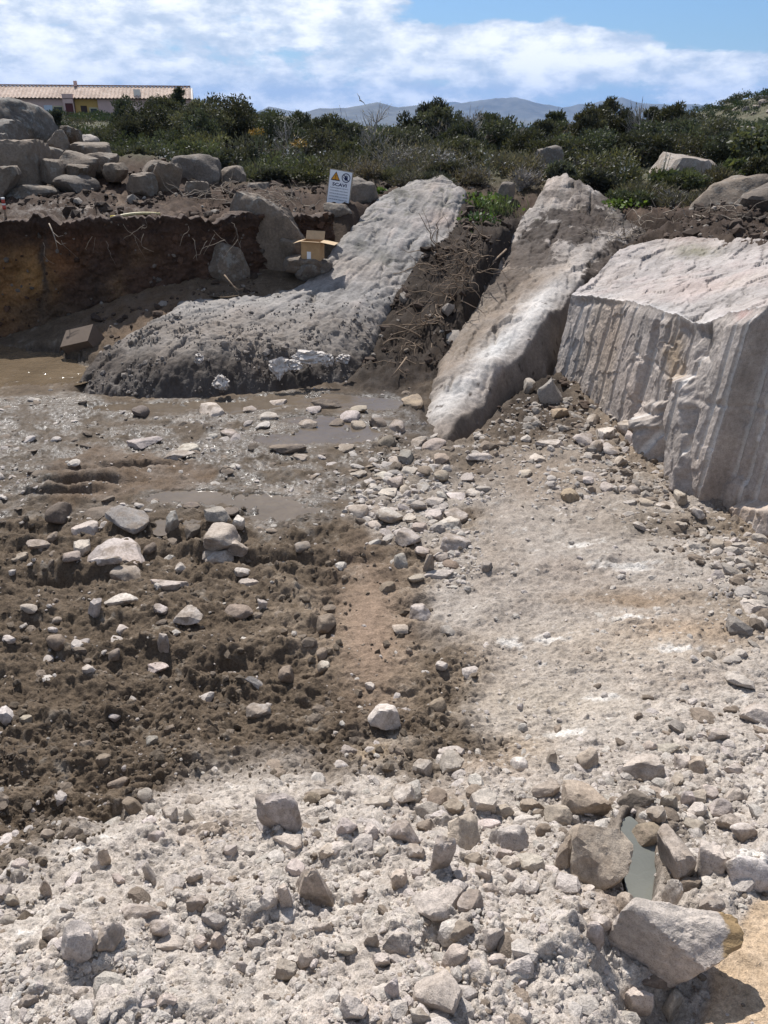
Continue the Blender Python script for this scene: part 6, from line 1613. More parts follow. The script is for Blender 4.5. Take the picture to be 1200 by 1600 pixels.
SHRUBS = [
    (82, 172, 20, 36, 'juniper', 'narrow dark shrub squeezed behind the largest round boulder'),
    (132, 198, 23, 66, 'dense', 'low green shrub under the red door of the terrace'),
    (176, 190, 25, 74, 'bright', 'mid green shrub below the ochre wall of the terrace'),
    (190, 153, 31, 46, 'juniper', 'dark conical tree in front of the ochre end of the terrace'),
    (228, 160, 25, 84, 'dense', 'tall grey green tree before the white chimney of the terrace'),
    (266, 139, 30, 44, 'juniper', 'tallest wind bent tree breaking the terrace roof line'),
    (296, 172, 22, 76, 'dense', 'full green tree beside the gable end of the terrace'),
    (343, 150, 24, 86, 'dense', 'broad dark tree standing against the sky next to the gable'),
    (388, 166, 25, 62, 'juniper', 'dark tree on the skyline between the gable and the first mountain'),
    (330, 205, 19.5, 84, 'bright', 'green bush behind the lichen crusted dome'),
    (402, 207, 18.6, 88, 'broom', 'grey green feathery bush behind the small domed boulder'),
    (436, 190, 24, 74, 'dense', 'dark shrub under the low end of the mountains'),
    (471, 175, 27, 44, 'juniper', 'small pointed conifer on the skyline above the sea glimpse'),
    (503, 181, 25, 62, 'juniper', 'dark ragged tree on the skyline above the warning sign'),
    (450, 238, 17.8, 96, 'bright', 'low green bush with a shaded foot near the warning sign'),
    (548, 186, 22, 74, 'bare', 'bare grey twiggy bush over the warning sign'),
    (520, 232, 17.4, 84, 'broom', 'pale grey green bush directly behind the warning sign'),
    (583, 166, 19.5, 44, 'dead', 'dead leafless sapling standing against the mountains'),
    (618, 214, 17.6, 82, 'heather', 'brown grey heath bush beside the dead sapling'),
    (674, 156, 23, 70, 'juniper', 'tallest dark juniper in the middle of the skyline'),
    (645, 186, 25.5, 50, 'dense', 'dark tree hugging the tall middle juniper'),
    (706, 184, 22, 62, 'bare', 'bare grey bush at the side of the tall middle juniper'),
    (756, 184, 22, 78, 'dense', 'rounded dark green tree below the highest mountain'),
    (802, 192, 24, 48, 'bare', 'thin leafless bush in front of the small orange roof'),
    (690, 216, 18.2, 88, 'heather', 'greyish brown twiggy bush above the long whaleback rock'),
    (790, 232, 17.8, 74, 'broom', 'grey green feathery bush over the leafy hollow between outcrops'),
    (852, 186, 24, 58, 'juniper', 'dark tree with reddish bare twigs near the orange roof'),
    (868, 174, 26, 46, 'juniper', 'ragged juniper on the skyline right of the highest mountain'),
    (908, 180, 24, 40, 'bare', 'leafless tree between two dark junipers on the skyline'),
    (961, 153, 24, 56, 'juniper', 'tallest dark pine like tree over the slanting ridge'),
    (922, 171, 22.5, 46, 'juniper', 'dark tree at the foot of the pine like tree'),
    (1000, 168, 26, 34, 'bare', 'grey leafless crown on the skyline by the pine like tree'),
    (1022, 167, 25, 26, 'juniper', 'slender dark spire shaped tree on the skyline'),
    (1053, 161, 24, 56, 'juniper', 'spiky broad dark tree nearest the rocky hill'),
    (1082, 176, 23, 58, 'dense', 'dark tree with a flat top touching the rocky hill'),
    (1112, 184, 22, 70, 'dense', 'dense dark tree below the slope of the rocky hill'),
    (940, 230, 16.9, 112, 'bright', 'large round bright green bush behind the slanting ridge'),
    (992, 248, 17.6, 74, 'bright', 'yellowish green bush joined to the large round bush'),
    (1140, 206, 20, 64, 'dense', 'dark shrub above the pale streaked rock'),
    (1184, 192, 18.4, 66, 'leafy', 'thin leafed shrub against the rocky hill at the frame edge'),
    (1128, 256, 16.4, 54, 'broom', 'soft green broom bush beside the broad brownish boulder'),
    (1022, 284, 15.2, 84, 'broom', 'low olive bush growing on the soil bank over the split block'),
    (830, 236, 17.2, 60, 'heather', 'low brownish bush behind the pointed grey rock'),
    (744, 256, 16.4, 62, 'heather', 'low grey heath bush crowning the leafy hollow'),
    (568, 247, 16.4, 50, 'heather', 'twiggy heath bush at the side of the warning sign'),
    (1196, 218, 20, 84, 'leafy', 'loose leafy shrub at the frame edge under the rocky hill'),
    (872, 214, 20, 84, 'dense', 'dark green shrub behind the pointed grey rock'),
    (1066, 208, 20.5, 84, 'dense', 'dark shrub directly behind the pale streaked rock'),
    (1004, 204, 20.5, 80, 'dense', 'dark shrub under the spire shaped tree'),
    (300, 218, 18.6, 70, 'bright', 'low bush beside the domed boulders'),
    (242, 216, 20, 84, 'dense', 'bushy shrub above the brown soil mound'),
    (200, 206, 22, 66, 'bright', 'light green shrub beyond the end of the boulder heap'),
    (1048, 262, 16.6, 44, 'leafy', 'sparse leafy bush in front of the pale streaked rock'),
    (250, 151, 27, 62, 'dense', 'dark full tree between the white chimney and the wind bent tree'),
    (314, 157, 23, 74, 'dense', 'bushy tree right against the white gable of the terrace'),
    (368, 157, 24.5, 60, 'juniper', 'dark upright tree behind the small domed boulder on the skyline'),
    (208, 178, 23, 70, 'juniper', 'dark tree under the ochre end of the terrace'),
    (726, 190, 21, 66, 'juniper', 'dark shrub between the middle juniper and the rounded tree'),
    (590, 205, 22, 70, 'dense', 'dark shrub behind the dead sapling'),
    (452, 184, 20, 40, 'dead', 'bare dead stems rising by the sea glimpse'),
    (742, 172, 21, 40, 'dead', 'bare dead stems beside the rounded dark tree'),
    (1008, 160, 23, 40, 'dead', 'bare dead stems next to the pine like tree'),
    (640, 262, 16.0, 50, 'heather', 'low brownish heath on the crest behind the long whaleback'),
    (684, 264, 15.9, 46, 'broom', 'pale low broom at the end of the whaleback crest'),
    (1052, 296, 14.6, 60, 'heather', 'thin brownish bush on the soil bank below the pale streaked rock'),
    (1090, 300, 14.3, 40, 'broom', 'small pale broom bush touching the broad brownish boulder'),
    (984, 296, 14.8, 56, 'bright', 'low green bush spreading onto the soil bank'),
    (822, 258, 16.2, 50, 'bare', 'bare twiggy bush at the head of the gully'),
    (934, 262, 16.0, 60, 'dense', 'dark low bush behind the back of the slanting ridge'),
    (622, 200, 23, 60, 'dense', 'grey green tree between the sapling and the tall middle juniper'),
    (788, 192, 25, 44, 'juniper', 'narrow dark tree just before the orange roof'),
    (885, 188, 25, 60, 'dense', 'dark tree filling the skyline over the pointed grey rock'),
    (1030, 183, 24, 60, 'dense', 'dark tree joining the spire and the spiky broad tree'),
    (412, 186, 25, 50, 'dense', 'dark tree under the first mountain'),
    (432, 172, 22.5, 70, 'dense', 'full dark tree over the grey green bushes left of the first mountain'),
    (536, 180, 21.5, 60, 'juniper', 'dark ragged tree just behind the bare bush over the sign'),
    (698, 166, 22.4, 56, 'dense', 'dark tree leaning on the flank of the tall middle juniper'),
    (640, 196, 20.5, 80, 'dense', 'broad dark shrub below the tall middle juniper'),
    (770, 176, 23, 64, 'dense', 'taller dark tree behind the rounded dark green tree'),
    (846, 200, 21, 80, 'dense', 'broad dark shrub under the reddish twigged tree'),
    (935, 164, 23.5, 60, 'dense', 'dark tree merged with the pine like tree'),
    (985, 172, 23.5, 54, 'juniper', 'dark ragged tree on the far side of the pine like tree'),
    (1050, 186, 22, 90, 'dense', 'broad dark tree below the spiky one by the hill'),
    (920, 200, 20.5, 90, 'dense', 'broad dark shrub behind the large round bush'),
    (720, 212, 19.5, 80, 'dense', 'dark shrub over the top of the leafy hollow'),
    (560, 214, 19.5, 70, 'dense', 'dark shrub behind the pale bush at the sign'),
    (500, 202, 20.5, 80, 'dense', 'broad dark shrub above the low bush near the sign'),
    (168, 246, 17.6, 60, 'bright', 'low green bush touching the smooth pale oval boulder'),
    (214, 240, 17.9, 70, 'dense', 'dark low bush behind the half buried pale boulder'),
    (262, 234, 18.2, 64, 'broom', 'grey green low bush behind the largest domed boulder'),
    (396, 252, 16.8, 60, 'broom', 'feathery low bush on the bank beyond the small domed boulder'),
    (428, 262, 16.4, 50, 'dense', 'dark low bush on the bank between the domes and the sign'),
    (482, 258, 16.4, 66, 'bright', 'green low bush with a dark hollow beside the warning sign'),
    (610, 258, 16.6, 50, 'broom', 'grey green low bush on the crest of the long whaleback'),
    (655, 248, 16.8, 60, 'heather', 'brownish low bush over the crest of the long whaleback'),
    (705, 250, 16.8, 60, 'dense', 'dark low bush at the top of the leafy hollow'),
    (880, 250, 16.4, 40, 'dense', 'dark low bush at the tip of the slanting ridge'),
    (1078, 262, 16.0, 50, 'bright', 'green low bush between the streaked rock and the broad brownish boulder'),
    (1168, 246, 16.6, 70, 'leafy', 'leafy low bush behind the broad brownish boulder'),
    (1200, 240, 16.2, 60, 'dense', 'dark low bush at the frame edge behind the soil covered boulder'),
    (365, 232, 17.6, 66, 'dense', 'dark low bush behind the small domed boulder'),
]
for i, s_ in enumerate(SHRUBS):
    px, pt, Y, w, sp, lab = s_
    tree = sp in ('juniper', 'dense', 'dead') and pt < 190
    shrub(px, pt, Y, w, sp, lab, 'tree' if tree else 'shrub', 'tree' if tree else 'shrub', i, leanpx=10 if i == 5 else 0)
print('t shrubs', time.time() - _T0)

def scrub_mass():
    """the scrub beyond the nearer bushes, and on the hill: reads as one mass"""
    rng = np.random.default_rng(55)
    Vs, Cs = [], []
    def clumps(n, gen, ls, per):
        for _ in range(n):
            x, y, h, w = gen()
            zg = ground_z(x, y) if y > 26 else None
            if zg is None: continue
            m = per
            d = rng.normal(size=(m, 3)); d /= np.linalg.norm(d, axis=1, keepdims=True)
            d[:, 2] = np.abs(d[:, 2])
            P = np.array([x, y, zg]) + d * np.array([w / 2, w / 2, h]) * (rng.uniform(.5, 1.0, m) + .25 * perlin(d * 2.3 + rng.uniform(0, 40), 3))[:, None]
            ax = d * .6 + np.array([0, 0, .7]) + rng.normal(size=(m, 3)) * .5; ax /= np.linalg.norm(ax, axis=1, keepdims=True)
            sd = np.cross(ax, rng.normal(size=(m, 3))); sd /= np.linalg.norm(sd, axis=1, keepdims=True)
            L = ls * rng.uniform(.6, 1.4, m)[:, None]
            Vs.append(np.stack([P - sd * L * .35, P + sd * L * .35, P + ax * L], 1).reshape(-1, 3))
            c = np.array([(.045, .062, .032), (.062, .075, .040), (.085, .080, .055)][rng.choice(3, p=[.5, .33, .17])]) * rng.uniform(.75, 1.3)
            Cs.append(np.repeat(c[None] * .75 * rng.uniform(.8, 1.25, (m, 1)), 3, 0))
    def band():
        y = rng.uniform(27, 62); return rng.uniform(-.56, .6) * y * .95, y, rng.uniform(.55, 1.2), rng.uniform(1.6, 3.4)
    clumps(380, band, .10, 750)
    def mid():
        y = rng.uniform(60, 120); return rng.uniform(-.22, .62) * y * .95, y, rng.uniform(.6, 1.1), rng.uniform(2.5, 5)
    clumps(200, mid, .2, 300)
    def rise():
        y = rng.uniform(70, 126); return rng.uniform(-.56, -.2) * y, y, rng.uniform(.35, .8), rng.uniform(2.5, 5)
    clumps(170, rise, .2, 260)
    def hill():
        y = rng.uniform(85, 175); return rng.uniform(.30, .62) * y, y, rng.uniform(.6, 1.6), rng.uniform(1.5, 4)
    clumps(420, hill, .24, 170)
    V = np.concatenate(Vs); print('scrub tris', len(V) // 3)
    tag(link('scrub', np_mesh('scrub', V, np.arange(len(V)).reshape(-1, 3), False, np.concatenate(Cs)), M['leaf']), kind='stuff')
scrub_mass()
print('t scrub', time.time() - _T0)

def small_plants():
    rng = np.random.default_rng(66)
    M['petal'] = flat_mat('petal', (.62, .60, .56), .6, .1, 30)
    M['stem'] = flat_mat('stem', (.13, .14, .07), .7, .2, 30)
    M['gorse'] = flat_mat('yellow_blossom', (.36, .22, .04), .7, .3, 30)
    # flowering stalks: thin stems with white blossoms
    spots = [(266, 258, 228, 16.8, 'white flowering stalks beside the lichen crusted dome'), (424, 250, 212, 18.2, 'white flowering stalks in the grey green bush beyond the small dome'), (448, 262, 222, 18.0, 'white flowering stalks over the low green bush by the warning sign'),
             (492, 262, 234, 17.6, 'white flowering stalks just above the warning sign'), (648, 258, 228, 17.4, 'white flowering stalks beside the heath bush near the dead sapling'), (700, 262, 232, 17.6, 'white flowering stalks over the end of the long whaleback'),
             (770, 262, 230, 17.2, 'white flowering stalks behind the leafy hollow'), (974, 262, 228, 16.2, 'white flowering stalk before the large round bush'), (1034, 270, 232, 17.0, 'white flowering stalks by the pale streaked rock')]
    for i, (px, pb, pt, Y, lab) in enumerate(spots):
        p = at(px, pt, Y); zg = ground_z(p[0], Y); h = float(p[2]) - zg
        root = tag(empty('asphodel', (p[0], Y, zg)), lab, 'wild flower', 'white flowers in the scrub')
        ms, mf = MB(), MB()
        for k in range(rng.integers(4, 7)):
            x, y = rng.normal(size=2) * .14; hh = h * rng.uniform(.7, 1.05)
            P = np.array([[x * .4, y * .4, 0], [x * .8, y * .8, hh * .5], [x, y, hh]])
            ms.tube(P, [.008, .006, .004], 4)
            for q in range(rng.integers(2, 4)):
                c = P[2] + np.array([rng.normal() * .06, rng.normal() * .06, -rng.uniform(0, .35)])
                for _ in range(5):
                    a = rng.normal(size=3); a /= np.linalg.norm(a); b = np.cross(a, rng.normal(size=3)); b /= np.linalg.norm(b)
                    mf.add(np.stack([c, c + a * .022 + b * .009, c + a * .03, c + a * .022 - b * .009]), [(0, 1, 2, 3)])
        ms.build('stem', M['stem'], root); mf.build('blossom', M['petal'], root)
    for px, py, Y, lab in ((403, 206, 18.0, 'yellow gorse blossom in the bushes above the small dome'), (468, 224, 17.2, 'orange yellow gorse blossom above the warning sign')):
        p = at(px, py, Y); mb = MB()
        for _ in range(70):
            d = rng.normal(size=3); d /= np.linalg.norm(d); c = d * np.array([.15, .12, .06]); a = rng.normal(size=3) * .03; b = rng.normal(size=3) * .03
            mb.add(np.stack([c, c + a, c + b]), None, [(0, 1, 2)])
        root = tag(empty('gorse', (p[0], Y, float(p[2]))), lab, 'gorse')
        mb.build('blossom', M['gorse'], root)
        st_ = MB(); hz = float(p[2]) - ground_z(p[0], Y)
        for k in range(5): st_.tube([[0, 0, -hz], [rng.normal() * .05, 0, -hz * .4], [rng.normal() * .12, rng.normal() * .1, .03]], [.012, .009, .004], 4)
        st_.build('stem', M['stem'], root)
    # broad leafed green plants in the hollow between the outcrops
    for px, py, Y, wpx, hpx, lab, tone in ((742, 352, 13.9, 66, 50, 'leafy dark green plant spilling into the top of the gully', (.05, .085, .025)), (760, 318, 14.8, 70, 40, 'brighter green leafy plant higher in the hollow between the outcrops', (.10, .14, .04)),
                                     (730, 372, 13.3, 30, 22, 'small yellowish green plant hanging over the gully edge', (.16, .19, .05)), (780, 330, 14.6, 60, 56, 'wispy grey green grass tuft beside the slanting ridge', (.12, .14, .075)),
                                     (968, 318, 14.6, 60, 22, 'bright green low weeds at the foot of the large round bush', (.12, .17, .04)), (1110, 345, 12.6, 40, 20, 'yellow green moss tuft on the soil bank over the split block', (.22, .22, .07)),
                                     (590, 300, 15.2, 24, 14, 'small green tuft on the crest of the long whaleback', (.09, .13, .04))):
        p = at(px, py + hpx / 2, Y); w = wpx * Y * CP / FPX; h = hpx * Y / 1512 * 1.0
        zg = float(p[2]) - .04
        n = 520; P = rng.normal(size=(n, 3)) * np.array([w * .26, w * .22, 0]); P[:, 2] = rng.uniform(0, 1, n) * h
        ax = rng.normal(size=(n, 3)) + np.array([0, -.3, .5]); ax /= np.linalg.norm(ax, axis=1, keepdims=True)
        if 'grass' in lab: ax = ax * .4 + np.array([0, 0, 1]); P[:, 2] *= .6
        sd = np.cross(ax, rng.normal(size=(n, 3))); sd /= np.linalg.norm(sd, axis=1, keepdims=True)
        L = (.25 if 'grass' in lab else .075) * rng.uniform(.6, 1.4, n)[:, None]; W = (.005 if 'grass' in lab else .032) * rng.uniform(.7, 1.3, n)[:, None]
        V = np.stack([P, P + ax * L * .5 + sd * W, P + ax * L, P + ax * L * .5 - sd * W], 1).reshape(-1, 3)
        c = np.repeat(np.array(tone)[None] * rng.uniform(.6, 1.5, (n, 1)), 4, 0)
        root = tag(empty('plant', (p[0], Y, zg)), lab, 'plant')
        link('leaves', np_mesh('leaves', V, np.arange(4 * n).reshape(n, 4), False, c), M['leaf'], root)
        st_ = MB()
        for k in range(7):
            e = np.array([rng.normal() * w * .25, rng.normal() * w * .2, h * .8]); st_.tube([[0, 0, -.08], e * .5 + [0, 0, .02], e], [.008, .006, .003], 4)
        st_.build('stem', M['stem'], root)
small_plants()
print('t plants', time.time() - _T0)
# ------------------------------------------------------------------ the warning sign
def text_mesh(body, w, h, name, mat, parent, loc, bold=.0):
    cu = bpy.data.curves.new(name, 'FONT'); cu.body = body; cu.size = 1; cu.offset = bold; cu.extrude = .0
    cu.resolution_u = 3
    o = bpy.data.objects.new(name, cu); COL.objects.link(o)
    bpy.context.view_layer.update()
    me = bpy.data.meshes.new_from_object(o.evaluated_get(bpy.context.evaluated_depsgraph_get()))
    bpy.data.objects.remove(o)
    co = np.empty(len(me.vertices) * 3); me.vertices.foreach_get('co', co); co = co.reshape(-1, 3)
    lo, hi = co.min(0), co.max(0)
    q = (co - (lo + hi) / 2) / np.maximum(hi - lo, 1e-6) * np.array([w, h, 0])
    me.vertices.foreach_set('co', np.stack([q[:, 0], 0 * q[:, 0], q[:, 1]], -1).ravel().astype(np.float32)); me.update()
    me.name = name
    return link(name, me, mat, parent, loc)

def build_sign():
    Y = 14.25
    b = at(527, 322, Y)
    root = empty('warning_sign', tuple(b), (-.10, R(9), R(4)))
    tag(root, 'white SCAVI warning sign with triangle and prohibition symbols, tilted on the bank', 'warning sign')
    W, H = .375, .56
    wood = flat_mat('weathered_board', (.30, .25, .19), .85, .3, 25)
    white = flat_mat('sign_white', (.74, .75, .78), .45, .06, 12)
    blk = flat_mat('sign_black', (.012, .012, .022), .5, .1); org = flat_mat('sign_orange', (.62, .27, .02), .5, .08); navy = flat_mat('sign_navy', (.015, .018, .07), .5, .1)
    MB().box(-.012, W + .022, .012, .030, -.012, H + .014).build('board', wood, root, loc=(-W / 2, 0, 0))
    MB().box(0, W, 0, .0118, 0, H).build('panel', white, root, loc=(-W / 2, 0, 0))
    MB().box(-.02, .02, .030, .06, -.25, .42).build('post', wood, root)
    # warning triangle
    def tri(s): 
        c = np.array([-.085, .462]); return [(c[0] - s, c[1] - s * .78), (c[0] + s, c[1] - s * .78), (c[0], c[1] + s * .98)]
    t = MB().prism(tri(.082), -.002, -.0005).build('warning_triangle', blk, root)
    MB().prism(tri(.062), -.0035, -.0025).build('triangle_field', org, t)
    MB().prism([(-.092, .488), (-.0885, .440), (-.0815, .440), (-.078, .488)], -.005, -.004).box(-.0905, -.0795, -.005, -.004, .416, .428).build('exclamation_mark', blk, t)
    # no entry hand
    th = np.linspace(0, 2 * np.pi, 40, endpoint=False); cx, cz = .092, .462
    ring = MB(); ro, ri = .074, .060
    V = [(cx + r * math.cos(a), y, cz + r * math.sin(a)) for y in (-.0022, -.0006) for r in (ro, ri) for a in th]
    q = [(i, (i + 1) % 40, 40 + (i + 1) % 40, 40 + i) for i in range(40)]
    ring.add(V, q + [(i, 80 + i, 80 + (i + 1) % 40, (i + 1) % 40) for i in range(40)] + [(40 + i, 40 + (i + 1) % 40, 120 + (i + 1) % 40, 120 + i) for i in range(40)])
    rg = ring.build('prohibition_ring', navy, root)
    hand = MB()
    hand.prism([(cx - .022, cz - .040), (cx + .022, cz - .040), (cx + .030, cz - .010), (cx + .026, cz + .008), (cx - .024, cz + .008)], -.002, -.0006)
    for x0, l in ((-.024, .034), (-.011, .042), (.003, .040), (.016, .032)):
        hand.prism([(cx + x0, cz + .006), (cx + x0 + .0105, cz + .006), (cx + x0 + .0115, cz + l), (cx + x0 + .001, cz + l)], -.0021, -.0007)
    hand.prism([(cx - .024, cz - .024), (cx - .022, cz - .008), (cx - .044, cz + .014), (cx - .050, cz + .006)], -.0022, -.0008)
    hand.build('hand_symbol', navy, rg)
    a = math.radians(135); d = np.array([math.cos(a), math.sin(a)]); n = np.array([-d[1], d[0]]) * .0065
    MB().prism([tuple(np.array([cx, cz]) + d * .066 + n), tuple(np.array([cx, cz]) + d * .066 - n)[::1], tuple(np.array([cx, cz]) - d * .066 - n), tuple(np.array([cx, cz]) - d * .066 + n)], -.0032, -.0024).build('prohibition_bar', navy, rg)
    text_mesh('SCAVI', .245, .054, 'heading', navy, root, (-.005, -.001, .340), .035)
    for k, (s_, wd) in enumerate((('\u00c8 SEVERAMENTE VIETATO', .31), ('AVVICINARSI AGLI SCAVI', .30), ('SOSTARE AL PERICOLO DI FRANE', .31), ('SOSTARE PRESSO LE SCARPATE', .315), ('DEPOSITARE MATERIALI SUI CIGLI', .315))):
        text_mesh(s_, wd, .0165, 'text_line', navy, root, (-.004, -.001, .285 - k * .046), .02)
    MB().box(-.16, .15, -.0015, -.0005, .042, .048).build('footer_line', flat_mat('sign_grey', (.30, .36, .48), .5), root)
build_sign()

# ------------------------------------------------------------------ cartons
def carton_mat(name, col): 
    return flat_mat(name, col, .85, .12, 14)
def build_cartons():
    kraft = carton_mat('kraft_card', (.40, .255, .13)); inner = carton_mat('kraft_inside', (.46, .33, .20)); lab = flat_mat('paper_label', (.72, .73, .75), .6, .05)
    Y = 12.05; p = at(489, 405, Y)
    W, D, H = .285, .27, .265; t = .006
    root = empty('cardboard_box', (float(p[0]), Y, float(p[2])), (0, R(2), R(-10)))
    tag(root, 'open brown cardboard box with flaps spread, standing on dark rocks below the sign', 'cardboard box')
    MB().box(-W / 2, W / 2, -D / 2, D / 2, 0, t).build('bottom', kraft, root)
    MB().box(-W / 2, W / 2, -D / 2, -D / 2 + t, t, H).build('front_wall', kraft, root)
    MB().box(-W / 2, W / 2, D / 2 - t, D / 2, t, H).build('rear_wall', kraft, root)
    MB().box(-W / 2, -W / 2 + t, -D / 2 + t, D / 2 - t, t, H).build('side_wall', kraft, root)
    MB().box(W / 2 - t, W / 2, -D / 2 + t, D / 2 - t, t, H).build('side_wall', kraft, root)
    f = MB().box(-W / 2, W / 2, -.13, 0, 0, t * .8).build('flap', inner, root, loc=(0, -D / 2, H)); f.rotation_euler = (R(-4), 0, 0); f.scale = (1, .45, 1)
    f = MB().box(-W / 2, W / 2, 0, .13, 0, t * .8).build('flap', inner, root, loc=(0, D / 2, H)); f.rotation_euler = (R(64), 0, 0)
    f = MB().box(-.13, 0, -D / 2, D / 2, 0, t * .8).build('flap', inner, root, loc=(-W / 2, 0, H)); f.rotation_euler = (0, R(-18), R(0))
    f = MB().box(0, .22, -D / 2, D / 2, 0, t * .8).build('flap', inner, root, loc=(W / 2, 0, H)); f.rotation_euler = (0, R(8), R(0))
    MB().box(-.055, .005, -D / 2 - .002, -D / 2 - .0004, .01, .125).build('paper_label', lab, root)
    # tipped carton by the pool
    wetk = carton_mat('damp_card', (.125, .092, .068)); dk = carton_mat('card_shadow_side', (.20, .155, .12))
    Y = 10.3; p = at(140, 548, Y)
    root = empty('tipped_carton', (float(p[0]), Y, float(p[2]) + .02), (R(33), R(-14), R(-12)))
    tag(root, 'damp brown carton lying on its side at the edge of the muddy pool', 'carton')
    L, W, H, t = .43, .30, .27, .008
    for nm, bx_ in (('top_wall', (-L / 2, L / 2, -W / 2, W / 2, H - t, H)), ('bottom_wall', (-L / 2, L / 2, -W / 2, W / 2, -t, 0)), ('front_wall', (-L / 2, L / 2, -W / 2, -W / 2 + t, 0, H - t)), ('rear_wall', (-L / 2, L / 2, W / 2 - t, W / 2, 0, H - t)), ('end_wall', (L / 2 - t, L / 2, -W / 2 + t, W / 2 - t, 0, H - t))):
        MB().box(*bx_).build(nm, wetk, root)
    f = MB().box(-.14, 0, -W / 2, W / 2, 0, t).build('flap', wetk, root, loc=(-L / 2, 0, 0)); f.rotation_euler = (0, R(-10), 0)
    f = MB().box(-.10, 0, -W / 2, W / 2, 0, t).build('flap', wetk, root, loc=(-L / 2, 0, H - t)); f.rotation_euler = (0, R(-50), 0)
    f = MB().box(-L / 2, L / 2, -.1, 0, 0, t).build('flap', carton_mat('pale_card_edge', (.42, .36, .28)), root, loc=(.02, -W / 2, -t)); f.rotation_euler = (R(12), 0, 0); f.scale = (1, .5, 1)
build_cartons()

# ------------------------------------------------------------------ small things on the bank
def build_bits():
    rng = np.random.default_rng(91)
    Y = 11.95
    a, b = at(176, 346, Y - .1), at(252, 340, Y + .35)
    pr = empty('yellow_pipe', tuple(a)); tag(pr, 'yellow plastic pipe lying along the edge of the cut bank', 'pipe')
    d = b - a; d[2] += .0
    t = np.linspace(0, 1, 9)[:, None]
    MB().tube(d * t * 0.98 + np.sin(t * 3.1) * np.array([0, 0, .03]) + np.array([0, 0, .05]), .022, 8).build('tube', flat_mat('pipe_straw', (.50, .42, .22), .5, .15), pr, True)
    MB().tube(d * np.array([[-.02], [.18]]) + np.array([0, 0, .055]), .026, 8).build('yellow_end', flat_mat('pipe_yellow', (.60, .46, .05), .45, .1), pr, True)
    Y = 12.0; p = at(10, 345, Y); z = ground_z(p[0], Y)
    s_ = tag(empty('survey_stake', (p[0], Y, z), (0, R(3), 0)), 'thin stake with red and white bands at the frame edge of the bank', 'stake')
    red, wh = flat_mat('stake_red', (.42, .07, .05), .6), flat_mat('stake_white', (.7, .68, .65), .6)
    MB().tube([[0, 0, -.1], [0, 0, .12]], .018, 8).build('rod', flat_mat('stake_wood', (.25, .17, .11), .8), s_, True)
    MB().tube([[0, 0, .12], [0, 0, .175]], .026, 8).build('red_band', red, s_, True)
    MB().tube([[0, 0, .175], [0, 0, .20]], .027, 8).build('white_band', wh, s_, True)
    MB().tube([[0, 0, .20], [0, 0, .255]], .026, 8).build('red_band', red, s_, True)
    MB().tube([[0, 0, .255], [0, 0, .28]], .027, 8).build('white_band', wh, s_, True)
    # muddy cloth scraps on the foot of the whaleback
    cloth = flat_mat('muddy_cloth', (.52, .47, .42), .9, .3, 18)
    for k, (px, py, w, h, Y, lab) in enumerate(((437, 577, 30, 34, 9.05, 'triangular muddy cloth scrap hanging on the foot of the whaleback'), (458, 571, 30, 16, 9.1, 'short muddy cloth scrap next to the triangular one'), (484, 558, 56, 22, 9.25, 'long crumpled muddy cloth on the foot of the whaleback'),
                                                (512, 562, 20, 22, 9.25, 'bunched muddy cloth at the end of the long crumpled one'), (345, 597, 28, 20, 8.75, 'torn pale cloth on the whaleback above the strip of water'), (536, 560, 24, 14, 9.4, 'small pale cloth scrap nearest the gully'), (311, 561, 14, 16, 9.0, 'little pale cloth scrap high on the whaleback foot'))):
        c = at(px, py, Y - .16); W = w * Y * .98 / FPX; H = h * Y / 1300
        B, F = ico(4)
        q = B * np.array([2.6, 2.6, 2.6]) + k * 7.3
        V = B * np.array([W * .5, .035, H * .5]) * (1 + .45 * fbm(q * .6, 2, seed=300) - .35 * np.abs(perlin(q * 1.5, 303)))[:, None]
        V[:, 1] += .05 * perlin(q * .8, 305) + V[:, 2] * .55 - .025 * np.abs(perlin(q * 1.9, 306))
        if k == 0: V[:, 0] *= (.9 + V[:, 2] / H * 1.5).clip(.1)
        V[:, 2] += .10 * H * perlin(q * .7, 304)
        me = np_mesh('cloth_scrap', V, F, True); me.set_sharp_from_angle(angle=R(40))
        tag(link('cloth_scrap', me, cloth, None, tuple(c)), lab, 'cloth scrap', 'muddy cloth scraps at the foot of the whaleback')
    # gull
    p = at(563, 157, 90)
    g = tag(empty('gull', tuple(p), (0, R(50), R(20))), 'tiny gull flying over the mountains', 'bird')
    gm = flat_mat('feather', (.45, .46, .48), .7)
    MB().tube([[0, -.3, 0], [0, -.15, .02], [0, .1, .02], [0, .35, 0]], [.02, .08, .09, .02], 8).build('body', gm, g, True)
    for s_ in (-1, 1): MB().tube([[s_ * .05, 0, .03], [s_ * .35, .05, .16], [s_ * .75, -.1, .12]], [.06, .05, .01], 5).build('wing', gm, g, True)
    # roots and twigs
    rootm = flat_mat('root_bark', (.20, .145, .10), .9, .3); pale = flat_mat('dry_root', (.28, .23, .18), .9, .25)
    def on_surface(px, py): return cast([(px, py)])[0]
    mb = MB()
    def wander(p, d, n, step, rad, m, drop=.02):
        P = [np.array(p, float)]; d = np.array(d, float)
        for _ in range(n):
            d = d + rng.normal(size=3) * .35 + np.array([0, 0, -drop]); d /= np.linalg.norm(d); P.append(P[-1] + d * step)
        m.tube(P, np.linspace(rad, rad * .35, len(P)), 4, cap=False)
    gx = [(700, 395), (720, 410), (690, 430), (740, 400), (735, 420), (715, 440), (700, 460), (725, 450), (680, 470), (755, 405), (690, 490), (670, 500), (660, 530), (700, 420), (745, 385), (760, 390), (650, 560)]
